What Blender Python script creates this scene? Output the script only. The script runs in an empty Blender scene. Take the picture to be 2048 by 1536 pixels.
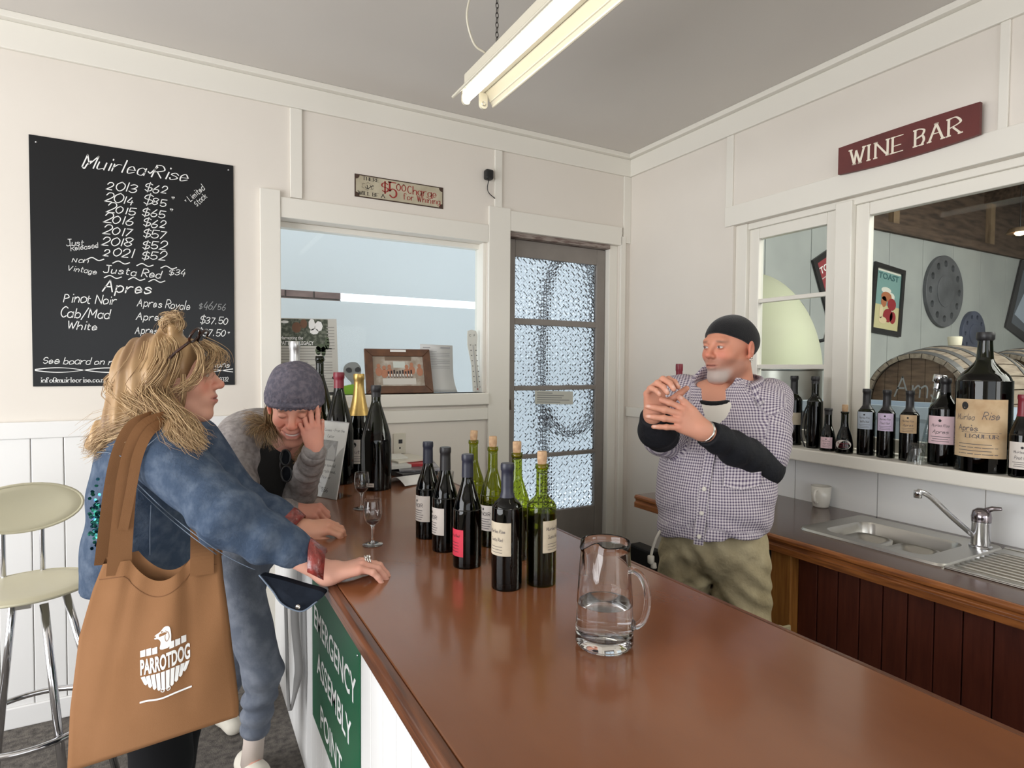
import bpy, math, random
import numpy as np
from mathutils import Matrix, Vector
C = bpy.context.scene
rng = np.random.default_rng(7)
random.seed(7)
PI = math.pi

# ------------------------------------------------------------------ camera, world, lights, exposure
F_PX = 1184.998
YAW, PITCH, ROLL = 0.5058480, -0.0303662, 0.0071918
CAM = np.array([0.0, 0.0, 1.555])


def _rot():
    cy, sy = math.cos(YAW), math.sin(YAW)
    f0 = np.array([sy, cy, 0]); r = np.array([cy, -sy, 0]); up = np.array([0, 0, 1.0])
    f = f0 * math.cos(PITCH) + up * math.sin(PITCH)
    u = np.cross(r, f)
    return np.array([r * math.cos(ROLL) + u * math.sin(ROLL), -r * math.sin(ROLL) + u * math.cos(ROLL), -f])


RC = _rot()
cam_d = bpy.data.cameras.new('camera')
cam_d.sensor_width = 36.0
cam_d.lens = 36.0 * F_PX / 2048
cam_d.clip_start = 0.05
cam = bpy.data.objects.new('camera', cam_d)
C.collection.objects.link(cam)
m4 = np.eye(4); m4[:3, :3] = RC.T; m4[:3, 3] = CAM
cam.matrix_world = Matrix(m4.tolist())
C.camera = cam
C.view_settings.view_transform = 'Standard'
C.view_settings.look = 'None'
C.view_settings.exposure = 0.0
C.view_settings.gamma = 1.0
C.view_settings.use_curve_mapping = False
C.cycles.max_bounces = 10
C.cycles.transparent_max_bounces = 24
C.cycles.sample_clamp_indirect = 6.0
C.cycles.blur_glossy = 0.6

wd = bpy.data.worlds.new('overcast_sky')
C.world = wd
wd.use_nodes = True
bg = wd.node_tree.nodes['Background']
bg.inputs[0].default_value = (0.88, 0.94, 1.0, 1)
bg.inputs[1].default_value = 2.0


def area(name, loc, aim, sx, sy, power, col):
    l = bpy.data.lights.new(name, 'AREA')
    l.shape = 'RECTANGLE'; l.size = sx; l.size_y = sy; l.energy = power; l.color = col
    o = bpy.data.objects.new(name, l)
    C.collection.objects.link(o)
    o.location = loc
    o.rotation_euler = (Vector(aim) - Vector(loc)).to_track_quat('-Z', 'Y').to_euler()
    return o


DAY = (0.97, 0.965, 0.97)
area('daylight_left_doors', (-3.12, 0.9, 1.45), (0.0, 1.1, 1.3), 3.4, 2.3, 146, DAY)
area('daylight_front_window', (-0.6, -2.52, 1.7), (0.3, 0.0, 1.5), 3.2, 1.7, 8, (1.0, 0.97, 0.92))
area('daylight_front_window_right', (1.9, -2.52, 1.55), (2.1, 0.6, 1.05), 1.1, 1.2, 16, (1.0, 0.98, 0.94))
area('cellar_area_light', (5.2, -0.6, 3.3), (5.6, 2.2, 1.2), 4.0, 2.0, 225, (1.0, 0.985, 0.90))  # area light added below the cellar roof

# ------------------------------------------------------------------ helpers


def ray(u, v):
    return RC.T @ np.array([(u - 1024) / F_PX, -(v - 768) / F_PX, -1.0])


def at(u, v, dep):
    return CAM + ray(u, v) * dep


def onX(u, v, X):
    d = ray(u, v); return CAM + d * (X / d[0])


def onY(u, v, Y):
    d = ray(u, v); return CAM + d * (Y / d[1])


def onZ(u, v, z):
    d = ray(u, v); return CAM + d * ((z - CAM[2]) / d[2])


def hz(x, y, v):
    """height of the point above ground position x, y that is seen at image row v"""
    dep = (x * math.sin(YAW) + y * math.cos(YAW))
    z = 1.5
    for _ in range(8):
        c = RC @ (np.array([x, y, z]) - CAM)
        vv = 768 - F_PX * c[1] / -c[2]
        z += (vv - v) * dep / F_PX
    return z


def lin(c):
    return tuple((x / 12.92 if x <= 0.04045 else ((x + 0.055) / 1.055) ** 2.4) for x in (k / 255.0 for k in c))


def mat(name, rgb, rough=0.5, metal=0.0, spec=0.5, noise=None, bump=None, coat=0.0, emit=None, stretch=None, coords='Object', attr=None, sheen=0.0, subsurf=0.0):
    """rgb 0-255; noise=(scale, rgb2, low, high[, detail]); bump=(scale, strength, distance)"""
    m = bpy.data.materials.new(name)
    m.use_nodes = True
    nt = m.node_tree; N = nt.nodes; L = nt.links
    b = N['Principled BSDF']
    b.inputs['Base Color'].default_value = (*lin(rgb), 1)
    b.inputs['Roughness'].default_value = rough
    b.inputs['Metallic'].default_value = metal
    b.inputs['Specular IOR Level'].default_value = spec
    b.inputs['Coat Weight'].default_value = coat
    b.inputs['Coat Roughness'].default_value = 0.12
    if sheen:
        b.inputs['Sheen Weight'].default_value = sheen
    if subsurf:
        b.inputs['Subsurface Weight'].default_value = subsurf
        b.inputs['Subsurface Radius'].default_value = (0.012, 0.004, 0.002)
    if emit:
        b.inputs['Emission Color'].default_value = (*lin(rgb), 1)
        b.inputs['Emission Strength'].default_value = emit
    vec = None
    if noise or bump:
        tc = N.new('ShaderNodeTexCoord'); vec = tc.outputs[coords]
        if stretch:
            mp = N.new('ShaderNodeMapping'); mp.inputs['Scale'].default_value = stretch
            L.new(vec, mp.inputs[0]); vec = mp.outputs[0]
    src = None
    if attr:
        a = N.new('ShaderNodeAttribute'); a.attribute_name = attr; src = a.outputs['Color']
        L.new(src, b.inputs['Base Color'])
    if noise:
        n = N.new('ShaderNodeTexNoise'); n.inputs['Scale'].default_value = noise[0]
        n.inputs['Detail'].default_value = noise[4] if len(noise) > 4 else 4
        L.new(vec, n.inputs['Vector'])
        r = N.new('ShaderNodeValToRGB')
        r.color_ramp.elements[0].position = noise[2]; r.color_ramp.elements[1].position = noise[3]
        if src is None:
            r.color_ramp.elements[0].color = (*lin(rgb), 1); r.color_ramp.elements[1].color = (*lin(noise[1]), 1)
            L.new(n.outputs[0], r.inputs[0]); L.new(r.outputs[0], b.inputs['Base Color'])
        else:
            r.color_ramp.elements[0].color = (*lin(noise[1]), 1); r.color_ramp.elements[1].color = (1, 1, 1, 1)
            mx = N.new('ShaderNodeMix'); mx.data_type = 'RGBA'; mx.blend_type = 'MULTIPLY'; mx.inputs[0].default_value = 1
            L.new(n.outputs[0], r.inputs[0]); L.new(src, mx.inputs[6]); L.new(r.outputs[0], mx.inputs[7])
            L.new(mx.outputs[2], b.inputs['Base Color'])
    if bump:
        n2 = N.new('ShaderNodeTexNoise'); n2.inputs['Scale'].default_value = bump[0]; n2.inputs['Detail'].default_value = 5
        L.new(vec, n2.inputs['Vector'])
        bp = N.new('ShaderNodeBump'); bp.inputs['Strength'].default_value = bump[1]; bp.inputs['Distance'].default_value = bump[2]
        L.new(n2.outputs[0], bp.inputs['Height']); L.new(bp.outputs[0], b.inputs['Normal'])
    return m


def thin_glass(name, rgb, rough=0.0, refl=1.0):
    """tinted see-through glass with a Fresnel reflection, for thin walls and panes"""
    m = bpy.data.materials.new(name); m.use_nodes = True
    nt = m.node_tree; N = nt.nodes; L = nt.links
    for n in list(N):
        if n.type != 'OUTPUT_MATERIAL':
            N.remove(n)
    out = N['Material Output']
    t = N.new('ShaderNodeBsdfTransparent'); t.inputs[0].default_value = (*rgb, 1)
    g = N.new('ShaderNodeBsdfGlossy'); g.inputs['Roughness'].default_value = rough
    fr = N.new('ShaderNodeFresnel'); fr.inputs[0].default_value = 1.5
    ge = N.new('ShaderNodeNewGeometry'); im = N.new('ShaderNodeMix'); im.data_type = 'FLOAT'; im.inputs[2].default_value = 1.5; im.inputs[3].default_value = 1 / 1.5
    L.new(ge.outputs['Backfacing'], im.inputs[0]); L.new(im.outputs[0], fr.inputs[0])      # same reflectance from inside as from outside
    mu = N.new('ShaderNodeMath'); mu.operation = 'MULTIPLY'; mu.inputs[1].default_value = refl
    mx = N.new('ShaderNodeMixShader')
    L.new(fr.outputs[0], mu.inputs[0]); L.new(mu.outputs[0], mx.inputs[0])
    L.new(t.outputs[0], mx.inputs[1]); L.new(g.outputs[0], mx.inputs[2]); L.new(mx.outputs[0], out.inputs[0])
    return m


def glass(name, rgb=(1, 1, 1), rough=0.0, ior=1.45):
    m = bpy.data.materials.new(name); m.use_nodes = True
    b = m.node_tree.nodes['Principled BSDF']
    b.inputs['Base Color'].default_value = (*rgb, 1)
    b.inputs['Roughness'].default_value = rough
    b.inputs['IOR'].default_value = ior
    b.inputs['Transmission Weight'].default_value = 1.0
    return m


ORG = {}


def org(o):
    return ORG.get(o.name, np.zeros(3)) if o is not None else np.zeros(3)


def mk(name, V, F, m, parent=None, smooth=False, bevel=0.0, colors=None, uvw=None, origin=None):
    """link one mesh object; V in world coordinates"""
    V = np.asarray(V, float)
    o_w = org(parent) if parent is not None else (np.zeros(3) if origin is None else np.asarray(origin, float))
    me = bpy.data.meshes.new(name)
    Vl = (V - o_w)
    if isinstance(F, np.ndarray):
        n = F.shape[1]
        me.vertices.add(len(Vl)); me.vertices.foreach_set('co', Vl.astype(np.float32).ravel())
        me.loops.add(F.size); me.loops.foreach_set('vertex_index', F.astype(np.int32).ravel())
        me.polygons.add(len(F)); me.polygons.foreach_set('loop_start', np.arange(0, F.size, n, dtype=np.int32))
        me.update(calc_edges=True)
    else:
        me.from_pydata(Vl.tolist(), [], [list(f) for f in F])
    me.validate()
    if smooth:
        me.polygons.foreach_set('use_smooth', np.ones(len(me.polygons), bool))
    if colors is not None:
        ca = me.color_attributes.new('Col', 'FLOAT_COLOR', 'POINT')
        c4 = np.ones((len(Vl), 4), np.float32); c4[:, :3] = colors
        ca.data.foreach_set('color', c4.ravel())
    if uvw is not None:
        at_ = me.attributes.new('uvw', 'FLOAT_VECTOR', 'POINT')
        at_.data.foreach_set('vector', np.asarray(uvw, np.float32).ravel())
    if m is not None:
        me.materials.append(m)
    o = bpy.data.objects.new(name, me)
    C.collection.objects.link(o)
    if parent is not None:
        o.parent = parent
    else:
        o.location = o_w
    ORG[o.name] = o_w
    if bevel:
        b = o.modifiers.new('bevel', 'BEVEL'); b.width = bevel; b.segments = 2; b.limit_method = 'ANGLE'
    return o


def thing(name, label, cat, loc, group=None):
    o = bpy.data.objects.new(name, None)
    C.collection.objects.link(o)
    o.location = [float(k) for k in loc]; o.empty_display_size = 0.05
    o['label'] = label; o['category'] = cat
    if group: o['group'] = group
    ORG[o.name] = np.asarray(loc, float)
    return o


def tag(o, label, cat, group=None):
    o['label'] = label; o['category'] = cat
    if group: o['group'] = group
    return o


def struct(o):
    o['kind'] = 'structure'; return o


class MB:
    """collects shapes into one mesh"""

    def __init__(s):
        s.V = []; s.F = []; s.n = 0

    def add(s, V, F):
        V = np.asarray(V, float).reshape(-1, 3)
        s.V.append(V); s.F += [[i + s.n for i in f] for f in F]; s.n += len(V)
        return s

    def box(s, x0, x1, y0, y1, z0, z1):
        V = [(x, y, z) for x in (x0, x1) for y in (y0, y1) for z in (z0, z1)]
        return s.add(V, [(0, 1, 3, 2), (4, 6, 7, 5), (0, 4, 5, 1), (2, 3, 7, 6), (0, 2, 6, 4), (1, 5, 7, 3)])

    def obox(s, c, ax, ay, az):
        """box about c with half-axis vectors"""
        c, ax, ay, az = [np.asarray(k, float) for k in (c, ax, ay, az)]
        V = [c + i * ax + j * ay + k * az for i in (-1, 1) for j in (-1, 1) for k in (-1, 1)]
        return s.add(V, [(0, 1, 3, 2), (4, 6, 7, 5), (0, 4, 5, 1), (2, 3, 7, 6), (0, 2, 6, 4), (1, 5, 7, 3)])

    def tube(s, P, r, seg=8, closed=False, caps=True, flat=None, up=None):
        V, F = tube_geo(P, r, seg, closed, caps, flat, up)
        return s.add(V, F)

    def lathe(s, prof, c=(0, 0, 0), seg=24, axis=None, cap0=False, cap1=False):
        V, F = lathe_geo(prof, c, seg, axis, cap0, cap1)
        return s.add(V, F)

    def prism(s, poly, d):
        """polygon (list of 3D points) pushed along vector d"""
        P = np.asarray(poly, float); n = len(P)
        V = np.vstack([P, P + np.asarray(d, float)])
        F = [list(range(n))[::-1], list(range(n, 2 * n))] + [[i, (i + 1) % n, n + (i + 1) % n, n + i] for i in range(n)]
        return s.add(V, F)

    def make(s, name, m, parent=None, smooth=False, bevel=0.0, **k):
        return mk(name, np.vstack(s.V), s.F, m, parent, smooth, bevel, **k)


def frames(P, closed=False, up=None):
    P = np.asarray(P, float); n = len(P)
    if closed:
        T = np.roll(P, -1, 0) - np.roll(P, 1, 0)
    else:
        T = np.gradient(P, axis=0)
    T /= np.linalg.norm(T, axis=1)[:, None] + 1e-12
    u = np.array(up, float) if up is not None else (np.array([0, 0, 1.0]) if abs(T[0][2]) < 0.9 else np.array([1.0, 0, 0]))
    A = np.zeros_like(P); B = np.zeros_like(P)
    a = u - T[0] * (u @ T[0]); a /= np.linalg.norm(a)
    for i in range(n):
        if up is not None:
            a2 = np.array(up, float); a2 = a2 - T[i] * (a2 @ T[i])
            if np.linalg.norm(a2) > 1e-3: a = a2
        a = a - T[i] * (a @ T[i]); a /= np.linalg.norm(a) + 1e-12
        A[i] = a; B[i] = np.cross(T[i], a)
    return T, A, B


def tube_geo(P, r, seg=8, closed=False, caps=True, flat=None, up=None):
    P = np.asarray(P, float); n = len(P)
    r = np.broadcast_to(np.asarray(r, float), (n,))
    T, A, B = frames(P, closed, up)
    f = 1.0 if flat is None else flat
    V = []
    for i in range(n):
        for k in range(seg):
            a = 2 * PI * k / seg
            V.append(P[i] + r[i] * (math.cos(a) * A[i] * f + math.sin(a) * B[i]))
    F = []
    for i in range(n if closed else n - 1):
        j = (i + 1) % n
        for k in range(seg):
            k2 = (k + 1) % seg
            F.append((i * seg + k, i * seg + k2, j * seg + k2, j * seg + k))
    if caps and not closed:
        F.append(tuple(range(seg))[::-1]); F.append(tuple(range((n - 1) * seg, n * seg)))
    return V, F


def basis(axis):
    z = np.asarray(axis, float); z = z / np.linalg.norm(z)
    x = np.cross([0, 1, 0], z) if abs(z[1]) < 0.9 else np.cross([0, 0, 1.0], z)
    x = x / np.linalg.norm(x)
    return x, np.cross(z, x), z


def lathe_geo(prof, c=(0, 0, 0), seg=24, axis=None, cap0=False, cap1=False):
    x, y, z = basis(axis) if axis is not None else (np.array([1., 0, 0]), np.array([0, 1., 0]), np.array([0, 0, 1.]))
    c = np.asarray(c, float)
    V = []; F = []
    for (r, h) in prof:
        for k in range(seg):
            a = 2 * PI * k / seg
            V.append(c + r * (math.cos(a) * x + math.sin(a) * y) + h * z)
    for i in range(len(prof) - 1):
        for k in range(seg):
            k2 = (k + 1) % seg
            F.append((i * seg + k, i * seg + k2, (i + 1) * seg + k2, (i + 1) * seg + k))
    if cap0: F.append(tuple(range(seg))[::-1])
    if cap1: F.append(tuple(range((len(prof) - 1) * seg, len(prof) * seg)))
    return V, F


def crom(P, n=6, closed=False):
    """Catmull-Rom through the points"""
    P = np.asarray(P, float)
    if len(P) < 3: return P
    if closed:
        Q = np.vstack([P[-1], P, P[0], P[1]]); m = len(P)
    else:
        Q = np.vstack([2 * P[0] - P[1], P, 2 * P[-1] - P[-2]]); m = len(P) - 1
    out = []
    for i in range(m):
        p0, p1, p2, p3 = Q[i:i + 4]
        for t in np.arange(n) / n:
            out.append(0.5 * ((2 * p1) + (-p0 + p2) * t + (2 * p0 - 5 * p1 + 4 * p2 - p3) * t * t + (-p0 + 3 * p1 - 3 * p2 + p3) * t ** 3))
    if not closed: out.append(P[-1])
    return np.array(out)


def smooth_profile(pts, n=5):
    return [tuple(p) for p in crom(pts, n)]


# ------------------------------------------------------------------ lettering: a pen-stroke alphabet (x 0-9, y 0-9; baseline 2, x-height 6, cap 9)
GL = {}
_src = """A:0239 3962 1545|B:0209 0929483605 05364432 3202|C:482907042243|D:0209 092947443202|E:5909 0902 0252 0545|F:5909 0902 0545|G:48290704224345 2545|H:0902 5952 0555|I:0902|J:3943221203 1959|K:0902 5905 1662|L:0902 0242|M:0209 0934 3469 6962|N:0209 0962 6269|O:3917042242645739|P:0209 0939574605|Q:3917042242645739 3361|R:0209 0939574605 2552|S:4829080645432203|T:0969 3932|U:0904123244 4449|V:0932 3269|W:0922 2238 3852 5279|X:0952 5902|Y:0935 6935 3532|Z:0959 5902 0252|a:45260503123244 4642|b:0902 052645432203|c:452605031243|d:45260503123244 4942|e:0444 442605031243|f:48391812 0636|g:45260503123244 46412001|h:0902 04264542|i:1612 1818|j:26212010 2828|k:0902 4604 1542|l:0902|m:0602 04263532 35566562|n:0602 04264542|o:26050312434526|p:0600 052645432203|q:45260503123244 4640|r:0602 042646|s:45260534431203|t:18132232 0636|u:06031243 4642|v:0622 2246|w:0612 1224 2432 3256|x:0642 4602|y:0623 4601|z:0646 4602 0242|0:29070422444729|1:1912|2:071939473502 0242|3:0829483615 1545432203|4:290444 3631|5:4909 0905 052645432203|6:391604123244351504|7:0949 4912|8:482908164422043648|9:4829072547 4842|$:4829080645432203 2a21|*:2725 1725 3725|/:4a01|.:0203|,:0301|-:0545|@:4645353443 43535729070412 1242|':1917|é:0444 442605031243 2839|è:0444 442605031243 2819|!:0904 0203|&:5210293836 1204"""


def _pt(a, b):
    return (int(a, 16), int(b, 16))


for g in _src.split('|'):
    if len(g) < 3 or g[1] != ':' and g[0] != ':': continue
    ch, body = g[0], g[2:]
    st = []
    for w in body.split():
        w = w[:len(w) // 2 * 2]
        st.append([_pt(w[i], w[i + 1]) for i in range(0, len(w), 2)])
    GL[ch] = st
GL[':'] = [[(0, 3), (0, 4)], [(0, 6), (0, 7)]]
GW = {c: max([max(p[0] for p in s) for s in st] + [1]) for c, st in GL.items()}


def text2d(s, h, w=0.1, style='hand', slant=0.0, space=1.6, jitter=0.0, condense=1.0, serif=False, contrast=False, wave=0.0):
    """pen-stroke text -> (V2, F); cap height h, pen width w*h, starts at x=0, baseline y=0"""
    V = []; F = []; u = h / 7.0; x0 = 0.0; n = 0
    rs = np.random.default_rng(sum(map(ord, s)) + len(s))
    for ch in s:
        if ch == ' ':
            x0 += 3.2 * u * condense; continue
        st = GL.get(ch, GL.get(ch.upper(), []))
        jx, jy, sc = rs.normal(0, jitter, 3) if jitter else (0, 0, 0)
        for stroke in st:
            P = np.array([((px * condense) * u, (py - 2) * u) for px, py in stroke], float)
            P = P * (1 + sc * 0.3) + np.array([0, jy * u * 0.7])
            if len(P) == 1 or np.allclose(P[0], P[-1]) and len(P) == 2:
                P = np.array([P[0], P[0] + [0, w * h * 0.8]])
            ends = (P[0].copy(), P[-1].copy(), P[1] - P[0], P[-1] - P[-2])
            if len(P) > 2 and style != 'hard': P = crom(P, 5)
            P[:, 0] += P[:, 1] * slant + x0
            T = np.gradient(P, axis=0); T /= np.linalg.norm(T, axis=1)[:, None] + 1e-9
            N = np.stack([-T[:, 1], T[:, 0]], 1)
            ww = np.full(len(P), w * h / 2)
            if contrast: ww = ww * (0.38 + 0.75 * np.abs(T[:, 1]) ** 1.5)
            P[0] -= T[0] * ww[0] * 0.5; P[-1] += T[-1] * ww[-1] * 0.5
            Lp = P + N * ww[:, None]; Rp = P - N * ww[:, None]
            for i in range(len(P)): V += [Lp[i], Rp[i]]
            F += [(n + 2 * i, n + 2 * i + 1, n + 2 * i + 3, n + 2 * i + 2) for i in range(len(P) - 1)]
            n += 2 * len(P)
            if serif:
                for e, d in ((ends[0], ends[2]), (ends[1], ends[3])):
                    if abs(d[1]) > abs(d[0]) * 0.9 and (abs(e[1]) < 0.1 * h or abs(e[1] - h) < 0.1 * h or abs(e[1] - h * 4 / 7) < 0.06 * h):
                        a = w * h * 1.05; t = w * h * 0.28; ex = e[0] + e[1] * slant + x0
                        V += [np.array([ex - a, e[1] - t]), np.array([ex + a, e[1] - t]), np.array([ex + a, e[1] + t]), np.array([ex - a, e[1] + t])]
                        F += [(n, n + 1, n + 2, n + 3)]; n += 4
        x0 += (GW.get(ch, 4) * condense + space * (1 + 0.3 * jx)) * u
    if not V: return np.zeros((0, 2)), [], 0
    return np.array(V), F, x0 - space * u


_fcache = {}


def font2d(s, h, bold=0.0, align='LEFT', condense=1.0):
    """built-in sans typeface -> (V2, F, width)"""
    cu = bpy.data.curves.new('txt', 'FONT'); cu.body = s; cu.size = 1.0; cu.offset = bold; cu.resolution_u = 3
    ob = bpy.data.objects.new('txt', cu)
    me = ob.to_mesh()
    V = np.array([v.co[:2] for v in me.vertices]).reshape(-1, 2); F = [list(p.vertices) for p in me.polygons]
    ob.to_mesh_clear(); bpy.data.objects.remove(ob); bpy.data.curves.remove(cu)
    k = h / 0.729
    V = V * [k * condense, k]
    wd_ = V[:, 0].max() if len(V) else 0
    return V, F, wd_


class Print:
    """flat print on a surface: fn(x, y) gives the 3D point; all marks of one colour in one mesh"""

    def __init__(s, fn):
        s.fn = fn; s.V = []; s.F = []; s.n = 0

    def put(s, V2, F, x, y, ang=0.0):
        if len(V2) == 0: return
        c, sn = math.cos(ang), math.sin(ang)
        Q = np.stack([x + V2[:, 0] * c - V2[:, 1] * sn, y + V2[:, 0] * sn + V2[:, 1] * c], 1)
        s.V += [s.fn(a, b) for a, b in Q]; s.F += [[i + s.n for i in f] for f in F]; s.n += len(Q)

    def text(s, t, x, y, h, ang=0.0, align='L', width=None, **k):
        V, F, w = text2d(t, h, **k)
        if width and w: V = V * [width / w, 1]; w = width
        dx = {'L': 0, 'C': -w / 2, 'R': -w}[align]
        if len(V): s.put(V + [dx, 0], F, x, y, ang)

    def font(s, t, x, y, h, ang=0.0, align='L', width=None, **k):
        V, F, w = font2d(t, h, **k)
        if width: V = V * [width / w, 1]; w = width
        dx = {'L': 0, 'C': -w / 2, 'R': -w}[align]
        s.put(V + [dx, 0], F, x, y, ang)

    def line(s, P, w):
        P = np.asarray(P, float)
        T = np.gradient(P, axis=0); T /= np.linalg.norm(T, axis=1)[:, None] + 1e-9
        N = np.stack([-T[:, 1], T[:, 0]], 1) * (np.broadcast_to(w, (len(P),))[:, None] / 2)
        V = np.empty((2 * len(P), 2)); V[0::2] = P + N; V[1::2] = P - N
        s.put(V, [(2 * i, 2 * i + 1, 2 * i + 3, 2 * i + 2) for i in range(len(P) - 1)], 0, 0)

    def rect(s, x0, y0, x1, y1, nx=1):
        xs = np.linspace(x0, x1, nx + 1)
        V = np.array([(x, y) for x in xs for y in (y0, y1)])
        s.put(V, [(2 * i, 2 * i + 2, 2 * i + 3, 2 * i + 1) for i in range(nx)], 0, 0)

    def poly(s, P):
        P = np.asarray(P, float); s.put(P, [list(range(len(P)))], 0, 0)

    def disc(s, x, y, rx, ry=None, n=14):
        ry = rx if ry is None else ry
        s.poly([(x + rx * math.cos(2 * PI * i / n), y + ry * math.sin(2 * PI * i / n)) for i in range(n)])

    def make(s, name, m, parent):
        if not s.V: return None
        o = mk(name, np.array(s.V), s.F, m, parent)
        o['kind'] = 'stuff'
        return o


def planar(o, ex, ey, n=None, eps=0.0):
    o, ex, ey = [np.asarray(k, float) for k in (o, ex, ey)]
    off = np.zeros(3) if n is None else np.asarray(n, float) * eps
    return lambda x, y: o + ex * x + ey * y + off


def quad_fn(TL, TR, BR, BL, n, eps=0.0008):
    """x, y in 0..1 with y up -> bilinear point, lifted by eps along n"""
    TL, TR, BR, BL = [np.asarray(k, float) for k in (TL, TR, BR, BL)]
    n = np.asarray(n, float)
    return lambda x, y: (TL * (1 - x) + TR * x) * y + (BL * (1 - x) + BR * x) * (1 - y) + n * eps
# ------------------------------------------------------------------ materials of the room
M = {}
M['wall'] = mat('wall_paint', (227, 220, 210), 0.55, spec=0.3, bump=(60, 0.05, 0.002), noise=(1.3, (222, 215, 205), 0.35, 0.65))
M['trim'] = mat('gloss_trim_paint', (229, 225, 215), 0.35, spec=0.4, bump=(25, 0.04, 0.002))
M['white'] = mat('white_board_paint', (232, 231, 229), 0.42, spec=0.35, bump=(30, 0.05, 0.002))
M['ceil'] = mat('ceiling_paint', (216, 211, 204), 0.8, spec=0.1, noise=(0.8, (210, 205, 199), 0.35, 0.65))
M['floor'] = mat('floor_carpet', (118, 112, 106), 0.95, spec=0.1, noise=(38, (80, 77, 74), 0.35, 0.7), bump=(160, 0.6, 0.006))
M['doorgrey'] = mat('door_grey_paint', (136, 129, 122), 0.5, noise=(9, (128, 121, 115), 0.3, 0.7))
M['raw'] = mat('worn_lintel', (150, 138, 130), 0.7, noise=(14, (110, 92, 86), 0.45, 0.6), stretch=(1, 1, 6))
M['splash'] = mat('splash_panel', (238, 238, 237), 0.28, spec=0.5)
M['pane'] = thin_glass('window_glass', (0.94, 0.955, 0.95), 0.0, 0.1)
M['dark'] = mat('dark_gap', (30, 27, 25), 0.8)
M['cellarwall'] = mat('cellar_wall', (172, 176, 173), 0.7, noise=(2.2, (160, 164, 162), 0.35, 0.65))
M['timber'] = mat('rough_timber', (98, 80, 66), 0.8, noise=(5, (62, 50, 42), 0.35, 0.7), stretch=(1, 6, 6), bump=(30, 0.4, 0.01))
M['paletimber'] = mat('pale_timber', (138, 116, 90), 0.8, noise=(7, (112, 92, 70), 0.4, 0.7), stretch=(1, 5, 1))
M['chrome'] = mat('chrome', (205, 205, 208), 0.12, metal=1.0)
M['steel'] = mat('brushed_steel', (196, 194, 188), 0.3, metal=1.0, bump=(300, 0.05, 0.0008), stretch=(1, 12, 1))
M['black'] = mat('black_plastic', (26, 26, 27), 0.4)

D, W, H = 3.2, 2.69, 2.99
T = 0.13
XL, YF = -3.25, -2.65
# ------------------------------------------------------------------ floor, ceiling
struct(MB().box(XL - T, 9.6, YF - T, 3.5, -0.12, 0.0).make('floor', M['floor']))
struct(MB().box(XL - T, W + T, YF - T, D + T, H, H + 0.1).make('ceiling', M['ceil']))
# back wall with hatch and door openings
HX0, HX1, HZ0, HZ1 = 0.430, 1.600, 1.393, 2.294
DX0, DX1, DZ1 = 1.746, 2.603, 2.379
b = MB()
b.box(XL, HX0, D, D + T, 0, H).box(HX0, HX1, D, D + T, 0, HZ0).box(HX0, HX1, D, D + T, HZ1, H)
b.box(HX1, DX0, D, D + T, 0, H).box(DX0, DX1, D, D + T, DZ1, H).box(DX1, W + T, D, D + T, 0, H)
wall_back = struct(b.make('wall_back', M['wall']))
# right wall with one long window opening
WY0, WY1, WZ0, WZ1 = -0.75, 2.318, 1.15, 2.345
b = MB()
b.box(W, W + T, WY1, D, 0, H).box(W, W + T, WY0, WY1, 0, WZ0).box(W, W + T, WY0, WY1, WZ1, H).box(W, W + T, YF, WY0, 0, H)
wall_right = struct(b.make('wall_right', M['wall']))
# left wall with double-door opening, front wall with window opening
b = MB()
b.box(XL - T, XL, YF, -0.85, 0, H).box(XL - T, XL, -0.85, 2.65, 0, 0.25).box(XL - T, XL, -0.85, 2.65, 2.65, H).box(XL - T, XL, 2.65, D + T, 0, H)
wall_left = struct(b.make('wall_left', M['wall']))
b = MB()
b.box(XL - T, -2.25, YF - T, YF, 0, H).box(-2.25, 1.05, YF - T, YF, 0, 0.8).box(-2.25, 1.05, YF - T, YF, 2.6, H).box(1.05, 1.35, YF - T, YF, 0, H)
b.box(1.35, 2.45, YF - T, YF, 0, 0.95).box(1.35, 2.45, YF - T, YF, 2.15, H).box(2.45, W + T, YF - T, YF, 0, H)
wall_front = struct(b.make('wall_front', M['wall']))

# cornice
for nm, wl in (('trim_1', 'b'), ('trim_2', 'r')):
    b = MB()
    if wl == 'b':
        b.box(XL, W, D - 0.018, D, 2.849, 2.962); b.box(XL, W, D - 0.05, D, 2.962, H)
    else:
        b.box(W - 0.018, W, YF, D - 0.018, 2.849, 2.962); b.box(W - 0.05, W, YF, D - 0.05, 2.962, H)
    struct(b.make(nm, M['trim'], bevel=0.003))
# wall battens, frames around hatch and door
k = 3
for (x0, x1, z0, z1, d) in ((0.478, 0.537, 2.40, 2.849, 0.012), (1.640, 1.690, 2.40, 2.849, 0.012), (2.628, W, 2.40, 2.849, 0.012),
                            (0.335, HX0, 0.0, 2.425, 0.022), (HX0, HX1, HZ1, 2.395, 0.016), (HX1, DX0, 0.0, 2.51, 0.018),
                            (DX0, 2.612, DZ1, 2.50, 0.016), (DX1, 2.645, 0.0, 2.44, 0.016)):
    struct(MB().box(x0, x1, D - d, D, z0, z1).make('trim_%d' % k, M['trim'], bevel=0.003)); k += 1
# hatch sill and rails below
struct(MB().box(HX0 - 0.0, HX1, D - 0.035, D + T, HZ0 - 0.07, HZ0).make('trim_%d' % k, M['trim'], bevel=0.006)); k += 1
struct(MB().box(HX0, HX1, D - 0.018, D, 1.232, 1.303).make('trim_%d' % k, M['trim'], bevel=0.004)); k += 1
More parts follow.
